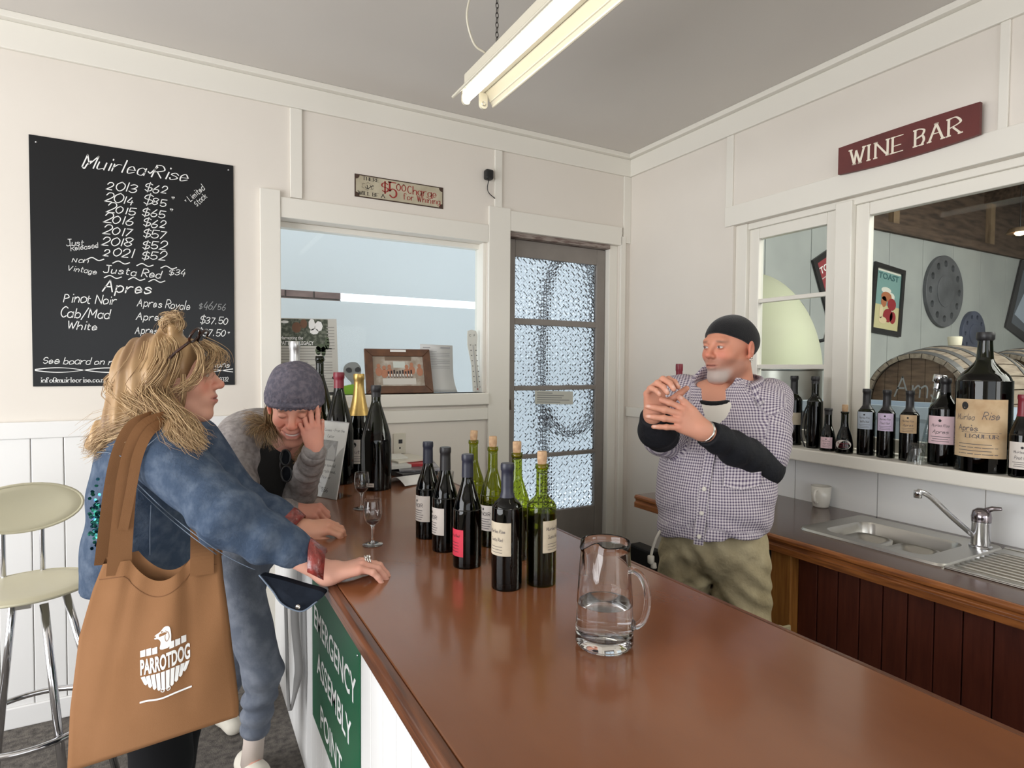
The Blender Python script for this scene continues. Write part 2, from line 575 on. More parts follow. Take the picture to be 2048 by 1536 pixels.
# hatch inner lining
b = MB()
b.box(HX0, HX1, D + 0.075, D + T, HZ1 - 0.03, HZ1).box(HX1 - 0.022, HX1, D + 0.02, D + T, HZ0, HZ1)
struct(b.make('trim_%d' % k, M['trim'], bevel=0.003)); k += 1
hw = struct(MB().box(HX0, HX1 - 0.022, D + 0.1, D + 0.104, HZ0, HZ1 - 0.03).make('window_1', M['pane']))
# dado rail and tongue-and-groove boards left of the hatch
struct(MB().box(XL, 0.335, D - 0.022, D, 1.232, 1.303).make('trim_%d' % k, M['white'], bevel=0.004)); k += 1
for i in range(24):
    x1 = 0.333 - i * 0.1135
    mk_ = MB().box(x1 - 0.1105, x1, D - 0.014, D, 0.09, 1.232).make('board', M['white'], wall_back, bevel=0.003)
b = MB(); b.box(XL, 0.335, D - 0.024, D, 0.0, 0.09)
struct(b.make('baseboard_back', M['white'], bevel=0.004))
# right wall: dado rail, skirting, battens, header and frames
struct(MB().box(W - 0.02, W, WY1, D, 1.215, 1.281).make('trim_%d' % k, M['trim'], bevel=0.004)); k += 1
struct(MB().box(W - 0.02, W, 2.4, D, 0.0, 0.1).make('baseboard_right', M['raw'], bevel=0.003))
for (y0, y1, z0, z1, d) in ((2.322, 2.37, 2.455, 2.849, 0.01), (1.06, 1.092, 2.43, 2.849, 0.012), (WY0, 2.37, WZ1, 2.455, 0.014)):
    struct(MB().box(W - d, W, y0, y1, z0, z1).make('trim_%d' % k, M['trim'], bevel=0.003)); k += 1
for y0, y1 in ((1.60, 1.735),):   # mullion post between the two sashes
    struct(MB().box(W + 0.012, W + 0.1, 1.655, 1.735, WZ0, WZ1 - 0.012).make('trim_%d' % k, M['trim'], bevel=0.004)); k += 1


def sash(name, y0, y1, z0, z1, bars, st=0.062, rail=0.058):
    o = thing(name, '', '', (W + 0.06, (y0 + y1) / 2, z0)); del o['label'], o['category']
    o['kind'] = 'structure'
    x0, x1 = W + 0.045, W + 0.085
    b = MB()
    b.box(x0, x1, y0, y0 + st, z0, z1).box(x0, x1, y1 - st, y1, z0, z1)
    b.box(x0, x1, y0 + st, y1 - st, z1 - rail, z1).box(x0, x1, y0 + st, y1 - st, z0, z0 + rail)
    b.make('window_frame', M['trim'], o, bevel=0.004)
    zs = [z0 + rail] + bars + [z1 - rail]
    for zb in bars:
        MB().box(x0 + 0.004, x1 - 0.004, y0 + st, y1 - st, zb - 0.011, zb + 0.011).make('glazing_bar', M['trim'], o, bevel=0.003)
    for a, c in zip(zs[:-1], zs[1:]):
        MB().box(x0 + 0.02, x0 + 0.024, y0 + st, y1 - st, a, c).make('pane', M['pane'], o)
    return o


sash('window_2', 1.735, 2.245, WZ0 + 0.035, 2.312, [1.562, 1.918])
sash('window_3', WY0 + 0.04, 1.655, WZ0 + 0.035, 2.312, [], st=0.062)
b = MB()
b.box(W + 0.02, W + T, 2.245, WY1, WZ0, WZ1).box(W + 0.03, W + T, WY0, 2.245, 2.312, WZ1)
struct(b.make('trim_%d' % k, M['trim'], bevel=0.003)); k += 1
# window shelf
SHX = float(np.mean([onZ(1700, 910, 1.175)[0], onZ(2000, 955, 1.175)[0]]))
struct(MB().box(SHX, W + T, WY0, 2.0, 1.118, 1.175).make('trim_%d' % k, M['trim'], bevel=0.006)); k += 1
# splashback panels between bench and shelf
ys = [float(onX(u, v, W - 0.006)[1]) for u, v in ((1591, 950), (1755, 1000), (1971, 1020))]
ed = [2.0] + ys + [2 * ys[2] - ys[1], 3 * ys[2] - 2 * ys[1]]
for a, c in zip(ed[:-1], ed[1:]):
    MB().box(W - 0.008, W, c + 0.002, a - 0.002, 0.90, 1.118).make('splash_panel', M['splash'], wall_right)

# ------------------------------------------------------------------ door
door = thing('door_1', '', '', (2.12, D + 0.08, 0)); del door['label'], door['category']; door['kind'] = 'structure'
dy0, dy1 = D + 0.06, D + 0.1
px0, px1 = float(onY(1030, 640, dy0)[0]), float(onY(1193, 640, dy0)[0])
zr = [(float(onY(1110, a, dy0)[2]), float(onY(1110, c, dy0)[2])) for a, c in ((521, 640), (652, 771), (780, 905), (913, 1021))]
b = MB()
b.box(DX0 + 0.002, px0, dy0, dy1, 0.01, DZ1 - 0.03).box(px1, DX1 - 0.075, dy0, dy1, 0.01, DZ1 - 0.03)
zz = [DZ1 - 0.03] + [q for p in zr for q in p] + [0.01]
for i in range(0, len(zz), 2):
    b.box(px0, px1, dy0, dy1, zz[i + 1], zz[i])
b.make('door_leaf', M['doorgrey'], door, bevel=0.004)
# textured glass
pg = bpy.data.materials.new('patterned_glass'); pg.use_nodes = True
N = pg.node_tree.nodes; L = pg.node_tree.links; bs = N['Principled BSDF']
bs.inputs['Base Color'].default_value = (0.9, 0.95, 1, 1); bs.inputs['Transmission Weight'].default_value = 1.0
bs.inputs['Roughness'].default_value = 0.12; bs.inputs['IOR'].default_value = 1.5
tc = N.new('ShaderNodeTexCoord'); mp = N.new('ShaderNodeMapping'); mp.inputs['Rotation'].default_value = (0, PI / 4, 0)
L.new(tc.outputs['Object'], mp.inputs[0])
w1 = N.new('ShaderNodeTexWave'); w1.inputs['Scale'].default_value = 11; w1.bands_direction = 'X'
w2 = N.new('ShaderNodeTexWave'); w2.inputs['Scale'].default_value = 11; w2.bands_direction = 'Z'
ck = N.new('ShaderNodeTexChecker'); ck.inputs['Scale'].default_value = 27
mxg = N.new('ShaderNodeMix'); mxg.data_type = 'FLOAT'
for n_ in (w1, w2, ck): L.new(mp.outputs[0], n_.inputs['Vector'])
L.new(ck.outputs['Fac'], mxg.inputs[0]); L.new(w1.outputs['Fac'], mxg.inputs[2]); L.new(w2.outputs['Fac'], mxg.inputs[3])
bp = N.new('ShaderNodeBump'); bp.inputs['Strength'].default_value = 1.0; bp.inputs['Distance'].default_value = 0.0045
L.new(mxg.outputs[0], bp.inputs['Height']); L.new(bp.outputs[0], bs.inputs['Normal'])
for zt, zb in zr:
    MB().box(px0, px1, dy0 + 0.018, dy0 + 0.024, zb, zt).make('pane', pg, door)
b = MB(); hp = onY(1021, 800, dy0 - 0.03)
b.box(DX0 + 0.006, DX0 + 0.03, dy0 - 0.006, dy0, hp[2] - 0.09, hp[2] + 0.09)
b.tube([(DX0 + 0.018, dy0, hp[2]), (DX0 + 0.018, dy0 - 0.045, hp[2]), (DX0 + 0.02, dy0 - 0.05, hp[2] - 0.06)], 0.008, 8)
b.make('door_handle', mat('tarnished_brass', (70, 58, 48), 0.35, metal=0.8), door, smooth=False)
nt_ = [onY(u, v, dy0 - 0.002) for u, v in ((1070, 781), (1146, 783), (1146, 809), (1070, 808))]
nb = MB(); nb.prism(nt_, (0, 0.0015, 0)); no = nb.make('notice', mat('notice_paper', (196, 196, 186), 0.8), door)
pr = Print(quad_fn(*nt_, (0, -1, 0)))
for i, (a, c) in enumerate(((0.05, 0.3), (0.05, 0.6), (0.05, 0.55), (0.05, 0.75), (0.05, 0.5))):
    pr.rect(a, 0.80 - i * 0.17, c + 0.15, 0.87 - i * 0.17)
pr.make('small_print', mat('faint_ink', (140, 140, 138), 0.9), no)
# door frame: right jamb and lintel
b = MB()
b.box(DX1 - 0.07, DX1, D + 0.02, D + 0.11, 0, DZ1)
struct(b.make('trim_%d' % k, M['trim'], bevel=0.004)); k += 1
struct(MB().box(DX0, DX1 - 0.07, D + 0.012, D + 0.12, DZ1 - 0.028, DZ1).make('trim_%d' % k, M['raw'], bevel=0.003)); k += 1

# ------------------------------------------------------------------ outside, behind hatch and door: pale translucent screen boards with a gap between
tl = bpy.data.materials.new('translucent_board'); tl.use_nodes = True
N = tl.node_tree.nodes; L = tl.node_tree.links
for n_ in list(N):
    if n_.type != 'OUTPUT_MATERIAL': N.remove(n_)
d1 = N.new('ShaderNodeBsdfDiffuse'); d1.inputs[0].default_value = (0.80, 0.82, 0.83, 1)
d2 = N.new('ShaderNodeBsdfTranslucent'); d2.inputs[0].default_value = (0.83, 0.86, 0.87, 1)
mx = N.new('ShaderNodeMixShader'); mx.inputs[0].default_value = 0.5
L.new(d1.outputs[0], mx.inputs[1]); L.new(d2.outputs[0], mx.inputs[2]); L.new(mx.outputs[0], N['Material Output'].inputs[0])
YS = 4.25
g0, g1 = [float(onY(760, v, YS)[2]) for v in (607, 591)]
scr = thing('screen_wall', 'pale blue translucent screen boards outside the hatch with a bright gap between', 'screen', (1.5, YS, 0))
MB().box(-1.2, 4.4, YS, YS + 0.012, g1, 3.3).make('screen_board', tl, scr)
MB().box(-1.2, 4.4, YS, YS + 0.012, 0.0, g0).make('screen_board', tl, scr)
for x in (-1.2, 4.36):
    MB().box(x, x + 0.05, YS + 0.012, YS + 0.062, 0, 3.3).make('post', M['steel'], scr)
# bricks of a wall seen through the left end of the gap
bm = mat('red_brick', (146, 122, 114), 0.9, noise=(9, (118, 98, 92), 0.4, 0.65))
bl, brr = float(onY(566, 585, YS + 0.6)[0]), float(onY(682, 592, YS + 0.6)[0])
bw = thing('brick_wall', 'short brick wall outside seen through the gap in the screen', 'wall', ((bl + brr) / 2, YS + 0.65, 0))
MB().box(bl - 0.5, brr, YS + 0.625, YS + 0.7, 0, g1 + 0.3).make('mortar', mat('mortar', (150, 140, 132), 0.9), bw)
zb = g0 - 0.16; r_ = 0
while zb < g1 + 0.22:
    x = bl - 0.5 + (0.1 if r_ % 2 else 0)
    while x < brr - 0.05:
        x2 = min(x + 0.2, brr)
        MB().box(x, x2, YS + 0.6 + rng.uniform(0, 0.006), YS + 0.65, zb, zb + 0.068).make('brick', bm, bw)
        x += 0.212
    zb += 0.08; r_ += 1
# hose coil hanging outside the glazed door
hm = mat('grey_hose', (62, 62, 70), 0.6)
P = [onY(u, v, D + 0.19) for u, v in ((1092, 1010), (1087, 900), (1084, 780), (1084, 690), (1087, 620), (1096, 560), (1112, 525), (1135, 508), (1160, 515), (1178, 545), (1186, 600), (1189, 680), (1187, 770), (1180, 830), (1160, 858), (1130, 865), (1105, 850), (1094, 820))]
P = [np.array([P[0][0], P[0][1], 0.015])] + P
hose = MB().tube(crom(P, 5), 0.024, 8).make('garden_hose', hm, smooth=True)
tag(hose, 'grey hose loop hanging outside behind the patterned glass of the door', 'hose')

# ------------------------------------------------------------------ cellar behind the right-hand windows
YC = 3.3
cz = float(onY(1850, 481, YC)[2])
wall_far = struct(MB().box(W + T, 9.6, YC, YC + T, 0, cz).make('wall_cellar', M['cellarwall']))
for x in np.arange(3.0, 9.4, 0.6):
    MB().box(x, x + 0.592, YC - 0.012, YC, 0.0, cz).make('wall_panel', M['cellarwall'], wall_far, bevel=0.003)
struct(MB().box(W + T, 9.6, YC + 0.02, YC + 0.06, cz, 4.2).make('wall_cellar_upper', M['timber']))
struct(MB().box(9.6, 9.7, -3.0, YC + T, 0, 4.2).make('wall_cellar_end', M['cellarwall']))
struct(MB().box(W + T, 9.7, -3.1, -3.0, 0, 4.2).make('wall_cellar_front', M['cellarwall']))
struct(MB().box(W + T, 9.7, -3.1, YC + T, 4.2, 4.3).make('ceiling_cellar', mat('cellar_roof', (92, 84, 78), 0.9)))
struct(MB().box(W + T, 9.6, YC - 0.05, YC + 0.02, cz, cz + 0.09).make('trim_%d' % k, M['timber'])); k += 1
for x in (6.02, 7.95):
    struct(MB().box(x, x + 0.1, YC - 0.03, YC + 0.02, cz + 0.09, 4.2).make('trim_%d' % k, M['paletimber'])); k += 1
for x in (4.2, 5.3, 6.6, 7.9, 9.0):
    struct(MB().box(x, x + 0.12, -3.0, YC + 0.02, 3.42, 3.66).make('trim_%d' % k, M['timber'])); k += 1
for y in (0.2, 1.3, 2.4):
    struct(MB().box(W + T, 9.6, y, y + 0.14, 3.66, 3.86).make('trim_%d' % k, M['timber'])); k += 1
# ------------------------------------------------------------------ furniture materials
M['counter'] = mat('varnished_counter', (138, 86, 53), 0.25, spec=0.5, noise=(2.6, (114, 67, 39), 0.30, 0.70, 7), stretch=(1, 0.4, 1), bump=(240, 0.10, 0.0006), coat=0.45)
M['counteredge'] = mat('counter_edge_wood', (112, 66, 38), 0.35, noise=(5, (66, 36, 22), 0.35, 0.7), stretch=(14, 1, 14), coat=0.2)
M['bench'] = mat('bench_top', (84, 62, 54), 0.2, spec=0.5, coat=0.3)
M['benchedge'] = mat('bench_edge_wood', (158, 96, 46), 0.4, noise=(6, (104, 56, 25), 0.35, 0.7), stretch=(18, 1.2, 18))
M['oak'] = mat('oak_post', (172, 116, 56), 0.4, noise=(6, (138, 86, 38), 0.35, 0.7), stretch=(16, 16, 1.0))
M['redboard'] = mat('dark_red_board', (94, 44, 30), 0.45, noise=(7, (78, 34, 23), 0.35, 0.7), stretch=(10, 10, 1))
M['ink'] = mat('black_ink', (40, 38, 38), 0.7)
M['paper'] = mat('white_paper', (226, 224, 220), 0.8)
M['printwhite'] = mat('white_print', (238, 238, 236), 0.6)
M['chalk'] = mat('chalk_pen', (236, 236, 234), 0.7)
M['chalkdim'] = mat('faded_chalk', (150, 152, 152), 0.8)

# bar counter
ctr = thing('bar_counter', 'long varnished red-brown bar counter with moulded timber edge and white boarded front', 'counter', (0.69, 1.2, 0))
CY0 = -0.75
mk_ = MB().box(0.325, 1.078, CY0, 3.18, 0.985, 1.015).make('counter_top', M['counter'], ctr, bevel=0.003)
b = MB()
prof = [(0.324, 1.0150), (0.309, 1.0150), (0.302, 1.010), (0.302, 0.996), (0.306, 0.992), (0.306, 0.975), (0.311, 0.965), (0.324, 0.965)]
b.prism([(x, CY0, z) for x, z in prof], (0, 3.18 - CY0, 0))
b.make('edge_moulding', M['counteredge'], ctr, bevel=0.002)
MB().box(1.0785, 1.092, CY0, 3.18, 0.972, 1.0145).make('edge_strip', M['counteredge'], ctr, bevel=0.003)
MB().box(0.41, 1.0, CY0 + 0.05, 3.18, 0.0, 0.984).make('carcass', M['dark'], ctr)
PX = 0.395
y = 3.18; i = 0
while y > CY0 + 0.06:
    y0 = max(y - 0.098, CY0 + 0.05)
    MB().box(PX, 0.41, y0 + 0.0025, y, 0.0, 0.984).make('board', M['white'], ctr, bevel=0.003)
    y = y0; i += 1
# green sign on the counter front
M['green'] = mat('sign_green', (16, 96, 62), 0.4, noise=(3, (24, 88, 58), 0.3, 0.7))
sg = thing('emergency_sign', 'green sign with white capitals reading emergency assembly point on the counter front', 'sign', (PX - 0.003, 1.83, 0.56))
MB().box(PX - 0.005, PX - 0.001, 1.508, 2.15, 0.312, 0.925).make('sign_plate', M['green'], sg, bevel=0.001)
pr = Print(planar((PX - 0.0058, 2.15, 0), (0, -1, 0), (0, 0, 1)))
pr.font('EMERGENCY', 0.035, 0.650, 0.078, bold=0.012, width=0.575)
pr.font('ASSEMBLY', 0.09, 0.508, 0.078, bold=0.012, width=0.47)
pr.font('POINT', 0.14, 0.348, 0.078, bold=0.012, width=0.31)
pr.make('lettering', M['printwhite'], sg)
sc_ = MB(); sc_.lathe([(0.0, -0.002), (0.004, 0.0), (0.004, 0.001)], (PX - 0.006, 1.52, 0.80), 8, (-1, 0, 0), cap0=True); sc_.make('screw', M['chrome'], sg)

# sink bench
bn = thing('sink_bench', 'dark topped sink bench with moulded timber edge along the right wall', 'cabinet', (2.35, 1.0, 0))
BX0, BY0, BY1 = 2.035, -0.7, 2.335
SX0, SX1, SY1, SY0 = 2.19, 2.612, 1.52, 0.30     # sink cut-out
b = MB()
b.box(BX0, SX0, BY0, BY1, 0.872, 0.9).box(SX1, W - 0.009, BY0, BY1, 0.872, 0.9).box(SX0, SX1, SY1, BY1, 0.872, 0.9).box(SX0, SX1, BY0, SY0, 0.872, 0.9)
b.make('bench_top', M['bench'], bn)
b = MB()
prof = [(2.036, 0.9), (2.022, 0.9), (2.014, 0.893), (2.014, 0.882), (2.022, 0.878), (2.022, 0.868), (2.014, 0.863), (2.014, 0.838), (2.036, 0.838)]
b.prism([(x, BY0, z) for x, z in prof], (0, BY1 - BY0, 0)); b.make('edge_moulding', M['benchedge'], bn, bevel=0.002)
MB().box(2.03, W - 0.02, BY1 - 0.03, BY1 - 0.001, 0.838, 0.871).make('end_rail', M['benchedge'], bn)
MB().box(2.04, 2.11, 1.455, 1.545, 0.0, 0.838).make('post', M['oak'], bn, bevel=0.004)
y = 1.453
while y > BY0:
    MB().box(2.085, 2.10, y - 0.0765, y, 0.02, 0.845).make('board', M['redboard'], bn, bevel=0.003)
    y -= 0.0795
b = MB(); b.box(2.101, W - 0.02, BY0, 1.46, 0.0, 0.02).box(2.101, 2.12, BY0, 1.453, 0.02, 0.838).box(2.62, W - 0.02, 1.55, BY1, 0.0, 0.868)
b.make('carcass', M['dark'], bn)
kp = onX(1817, 1178, 2.08)
b = MB(); b.lathe([(0.004, 0), (0.005, 0.008), (0.009, 0.014), (0.008, 0.02), (0, 0.021)], kp, 12, (-1, 0, 0)); b.make('knob', mat('pale_knob', (150, 130, 118), 0.5), bn, smooth=True)

# sink: steel deck with a bowl holding two shallow trays and a ribbed drainer
sk = thing('kitchen_sink', 'stainless steel sink with stepped bowl and ribbed drainer set in the bench', 'sink', (2.4, 1.1, 0.9))
z1 = 0.906
bx0, bx1, by0, by1 = 2.245, 2.535, 1.085, 1.468


def rrect(x0, x1, y0, y1, r, z, n=6):
    P = []
    for cx, cy, a0 in ((x1 - r, y1 - r, 0), (x0 + r, y1 - r, 90), (x0 + r, y0 + r, 180), (x1 - r, y0 + r, 270)):
        for i in range(n + 1):
            a = math.radians(a0 + 90 * i / n); P.append((cx + r * math.cos(a), cy + r * math.sin(a), z))
    return P


def rings(b, R, cap=False):
    n = len(R[0]); V = [p for r in R for p in r]
    F = [(i * n + k, i * n + (k + 1) % n, (i + 1) * n + (k + 1) % n, (i + 1) * n + k) for i in range(len(R) - 1) for k in range(n)]
    if cap: F.append(tuple(range((len(R) - 1) * n, len(R) * n)))
    b.add(V, F)


b = MB()
ox0, ox1, oy0, oy1 = 2.183, 2.618, 0.29, 1.53
rings(b, [rrect(ox0, ox1, 1.0, oy1, 0.03, 0.9005), rrect(ox0 + 0.004, ox1 - 0.004, 1.004, oy1 - 0.004, 0.03, z1 + 0.003), rrect(ox0 + 0.014, ox1 - 0.014, 1.014, oy1 - 0.014, 0.03, z1),
          rrect(bx0, bx1, by0, by1, 0.05, z1), rrect(bx0 + 0.006, bx1 - 0.006, by0 + 0.006, by1 - 0.006, 0.05, z1 - 0.012), rrect(bx0 + 0.014, bx1 - 0.014, by0 + 0.014, by1 - 0.014, 0.045, z1 - 0.075)], True)
o = b.make('sink_bowl', M['steel'], sk, smooth=True); o.modifiers.new('edge', 'EDGE_SPLIT').split_angle = 0.7
for (a, c) in ((1.285, 1.43), (1.115, 1.262)):
    b = MB()
    rings(b, [rrect(2.262, 2.43, a, c, 0.04, z1 - 0.0745), rrect(2.262, 2.45, a, c, 0.04, z1 - 0.026), rrect(2.270, 2.442, a + 0.008, c - 0.008, 0.038, z1 - 0.024),
              rrect(2.278, 2.434, a + 0.016, c - 0.016, 0.035, z1 - 0.036), rrect(2.31, 2.40, a + 0.045, c - 0.045, 0.02, z1 - 0.058), rrect(2.34, 2.37, a + 0.06, c - 0.06, 0.008, z1 - 0.06)], True)
    b.make('bowl_tray', M['steel'], sk, smooth=True)
b = MB()
b.box(ox0, ox1, oy0, 1.0, 0.9005, z1 - 0.002)
b.box(ox0, ox0 + 0.012, oy0, 1.0, z1 - 0.002, z1 + 0.003).box(ox1 - 0.012, ox1, oy0, 1.0, z1 - 0.002, z1 + 0.003)
o = b.make('drainer', M['steel'], sk, bevel=0.002)
for i in range(9):
    x = 2.235 + i * 0.034
    b = MB(); b.tube([(x, 0.34, z1 - 0.003), (x, 0.37, z1 + 0.001), (x, 0.96, z1 + 0.001), (x, 0.99, z1 - 0.003)], 0.005, 8); b.make('rib', M['steel'], sk, smooth=True)
# tap
tb = onZ(1961, 1094, z1); ty = tb[1]; tx = tb[0]
tp = thing('sink_tap', 'chrome mixer tap with long angled spout at the back of the sink', 'tap', (tx, ty, z1))
b = MB(); b.lathe([(0.036, 0), (0.036, 0.006), (0.030, 0.01), (0.029, 0.085), (0.030, 0.09), (0.030, 0.094)], (tx, ty, z1 + 0.0005), 24, cap1=True); b.make('tap_body', M['chrome'], tp, smooth=True).modifiers.new('e', 'EDGE_SPLIT')
b = MB(); b.lathe([(0.030, 0.096), (0.031, 0.112), (0.027, 0.132), (0.014, 0.142), (0, 0.143)], (tx, ty, z1), 24); b.tube([(tx, ty, z1 + 0.128), (tx + 0.01, ty - 0.03, z1 + 0.146), (tx + 0.014, ty - 0.055, z1 + 0.15)], [0.011, 0.009, 0.006], 8)
b.make('tap_lever', mat('smoky_chrome', (150, 142, 146), 0.15, metal=1.0), tp, smooth=True)
P = [at(1940, 1077, 2.14), at(1905, 1035, 2.13), at(1868, 1000, 2.12), at(1850, 987, 2.115), at(1836, 983, 2.11)]
P[0] = np.array([tx, ty + 0.015, z1 + 0.03])
b = MB(); b.tube(crom(P, 6), 0.0095, 12); e = P[-1]; b.lathe([(0.012, 0.004), (0.013, -0.004), (0.013, -0.022), (0.010, -0.022)], e, 14, cap0=True, cap1=True); b.make('spout', M['chrome'], tp, smooth=True)

# mug on the bench
mc = onZ(1648, 1014, 0.9); mc = np.array([2.63, mc[1] + 0.01, 0.9])
mg = thing('coffee_mug', 'white mug with round handle on the bench against the splashback', 'mug', mc)
mm = mat('white_glaze', (226, 222, 212), 0.25, coat=0.3)
b = MB(); b.lathe([(0.0, 0), (0.030, 0), (0.036, 0.006), (0.042, 0.05), (0.044, 0.10), (0.041, 0.10), (0.038, 0.05), (0.031, 0.008), (0, 0.007)], mc, 28); b.make('mug_body', mm, mg, smooth=True)
ca = np.array([-math.sin(YAW), -math.cos(YAW), 0]); la = np.array([-math.cos(YAW), math.sin(YAW), 0])
hd = (ca * 0.62 + la * 0.78)
b = MB(); b.tube(crom([mc + hd * r + np.array([0, 0, z]) for r, z in ((0.038, 0.085), (0.058, 0.084), (0.070, 0.065), (0.067, 0.042), (0.052, 0.027), (0.036, 0.026))], 5), 0.006, 8); b.make('handle', mm, mg, smooth=True)

# dark things under the bench end and by the wall
cr = thing('wooden_crate', 'dark slatted wooden crate under the open end of the bench', 'crate', (2.4, 1.85, 0))
cm = mat('crate_wood', (88, 62, 44), 0.8, noise=(8, (54, 36, 26), 0.3, 0.7), stretch=(8, 1, 8))
for i in range(5):
    MB().box(2.19, 2.205, 1.62, 2.16, 0.02 + i * 0.115, 0.12 + i * 0.115).make('slat', cm, cr, bevel=0.003)
    MB().box(2.19, 2.58, 2.16, 2.175, 0.02 + i * 0.115, 0.12 + i * 0.115).make('slat', cm, cr, bevel=0.003)
b = MB(); b.box(2.21, 2.58, 1.62, 2.155, 0.0, 0.02)
for x, y in ((2.21, 1.62), (2.21, 2.13), (2.55, 1.62), (2.55, 2.13)): b.box(x, x + 0.025, y, y + 0.025, 0.02, 0.6)
b.make('crate_frame', cm, cr)
lg = struct(MB().box(W - 0.055, W - 0.021, 2.4, 3.0, 0.10, 0.30).make('trim_40', M['trim']))
lg = struct(MB().box(W - 0.06, W - 0.021, 2.4, 3.0, 0.30, 0.325).make('trim_41', M['raw']))
pb = onX(1292, 1098, W - 0.1)
b = MB(); b.box(W - 0.16, W - 0.062, pb[1] - 0.12, pb[1] + 0.1, 0.0, pb[2] + 0.02)
o = tag(b.make('cable_box', M['black'], bevel=0.015), 'black cable box on the floor against the wall behind the man', 'box')

# ------------------------------------------------------------------ fluorescent lamp
lp = thing('ceiling_lamp', 'white fluorescent batten lamp hung on chain with one lit tube', 'lamp', (1.015, 1.45, 2.62))
LX, LY0, LY1 = 1.015, 0.66, 2.165
wm = mat('white_enamel', (214, 208, 190), 0.35)
b = MB(); b.box(LX - 0.042, LX + 0.042, LY0, LY1, 2.64, 2.70); b.make('batten', wm, lp, bevel=0.004)
b = MB()
for s in (-1, 1):
    b.prism([(LX + s * 0.042, LY0, 2.65), (LX + s * 0.084, LY0, 2.602), (LX + s * 0.088, LY0, 2.604), (LX + s * 0.046, LY0, 2.655)], (0, LY1 - LY0, 0))
    b.tube([(LX + s * 0.088, LY0, 2.602), (LX + s * 0.088, LY1, 2.602)], 0.006, 8)
    b.tube([(LX + s * 0.073, LY0, 2.616), (LX + s * 0.073, LY1, 2.616)], 0.003, 6)
b.make('reflector', wm, lp)
em = mat('lit_tube', (255, 250, 236), 0.5, emit=5.5)
b = MB(); b.tube([(LX - 0.036, LY0 + 0.03, 2.607), (LX - 0.036, LY1 - 0.012, 2.607)], 0.019, 14); b.make('tube', em, lp, smooth=True)
for yy in (LY0, LY1 - 0.012):
    for dx in (-0.036, 0.04):
        b = MB(); P = [(LX + dx + 0.017 * math.cos(a), yy, 2.596 + 0.017 * math.sin(a)) for a in np.linspace(PI, 2 * PI, 9)]
        b.prism([(LX + dx - 0.017, yy, 2.642)] + P + [(LX + dx + 0.017, yy, 2.642)], (0, 0.011, 0))
        o = b.make('tube_holder', wm, lp)
        if dx > 0:
            b = MB(); b.tube([(LX + dx + 0.008 * math.cos(a), yy - 0.001, 2.599 + 0.008 * math.sin(a)) for a in np.linspace(0, 2 * PI, 14)[:-1]], 0.0015, 5, closed=True); b.make('socket_ring', M['steel'], o)
cm_ = mat('chain_metal', (70, 66, 62), 0.4, metal=0.7)
for yy in (1.965, 0.9):
    b = MB(); z = 2.705; i = 0
    while z < H - 0.01:
        P = []
        for a in np.linspace(0, 2 * PI, 11)[:-1]:
            d = 0.0055 * math.cos(a); P.append((LX + (d if i % 2 else 0), yy + (0 if i % 2 else d), z + 0.011 + 0.011 * math.sin(a)))
        b.tube(P, 0.0016, 5, closed=True); z += 0.0175; i += 1
    b.make('chain', cm_, lp)
P = [(LX - 0.04, 1.98, 2.70), (LX - 0.085, 1.98, 2.72), (LX - 0.118, 1.97, 2.79), (LX - 0.112, 1.965, 2.86), (LX - 0.085, 1.955, 2.93), (LX - 0.07, 1.95, H)]
b = MB(); b.tube(crom(P, 6), 0.004, 8); b.make('power_cord', wm, lp, smooth=True)

# ------------------------------------------------------------------ bar stool
sc0 = at(60, 1196, 2.02); sc0[2] = 0.78
st = thing('bar_stool', 'cream oval seat bar stool with chrome legs and footring by the white boards', 'stool', (sc0[0], sc0[1], 0))
vin = mat('cream_vinyl', (206, 200, 172), 0.45, noise=(3, (196, 190, 164), 0.3, 0.7))
bk = np.array([-0.28, 0.96, 0.0]); bk /= np.linalg.norm(bk)         # towards the backrest
sd = np.array([bk[1], -bk[0], 0.0])


def pad(c, ax, ay, az, rx, ry, t, dish, nr=9, ns=40):
    V = []; F = []
    for face in (1, -1):
        for i in range(nr + 1):
            q = i / nr
            for k in range(ns):
                a = 2 * PI * k / ns
                h = t * (1 - q ** 6) ** 0.5 * face + dish * q * q
                V.append(c + ax * rx * q * math.cos(a) + ay * ry * q * math.sin(a) + az * h)
    n = (nr + 1) * ns
    for f in (0, 1):
        for i in range(nr):
            for k in range(ns):
                k2 = (k + 1) % ns; q4 = (f * n + i * ns + k, f * n + i * ns + k2, f * n + (i + 1) * ns + k2, f * n + (i + 1) * ns + k)
                F.append(q4 if f else q4[::-1])
    return V, F


b = MB(); b.add(*pad(sc0, sd, bk, np.array([0, 0, 1.0]), 0.185, 0.175, 0.014, 0.012)); b.make('seat', vin, st, smooth=True)
b = MB(); b.tube([sc0 + sd * 0.186 * math.cos(a) + bk * 0.176 * math.sin(a) + np.array([0, 0, 0.012]) for a in np.linspace(0, 2 * PI, 41)[:-1]], 0.005, 6, closed=True); b.make('piping', vin, st, smooth=True)
bc = sc0 + bk * 0.15 + np.array([0, 0, 0.255]); nrm = np.array([-bk[0], -bk[1], 0.22]); nrm /= np.linalg.norm(nrm); upv = np.cross(nrm, sd) * -1
if upv[2] < 0: upv = -upv
b = MB(); b.add(*pad(bc, sd, upv, nrm, 0.172, 0.082, 0.012, 0.02)); b.make('backrest', vin, st, smooth=True)
b = MB(); b.tube([bc + sd * 0.173 * math.cos(a) + upv * 0.083 * math.sin(a) + nrm * 0.02 for a in np.linspace(0, 2 * PI, 41)[:-1]], 0.005, 6, closed=True); b.make('piping', vin, st, smooth=True)
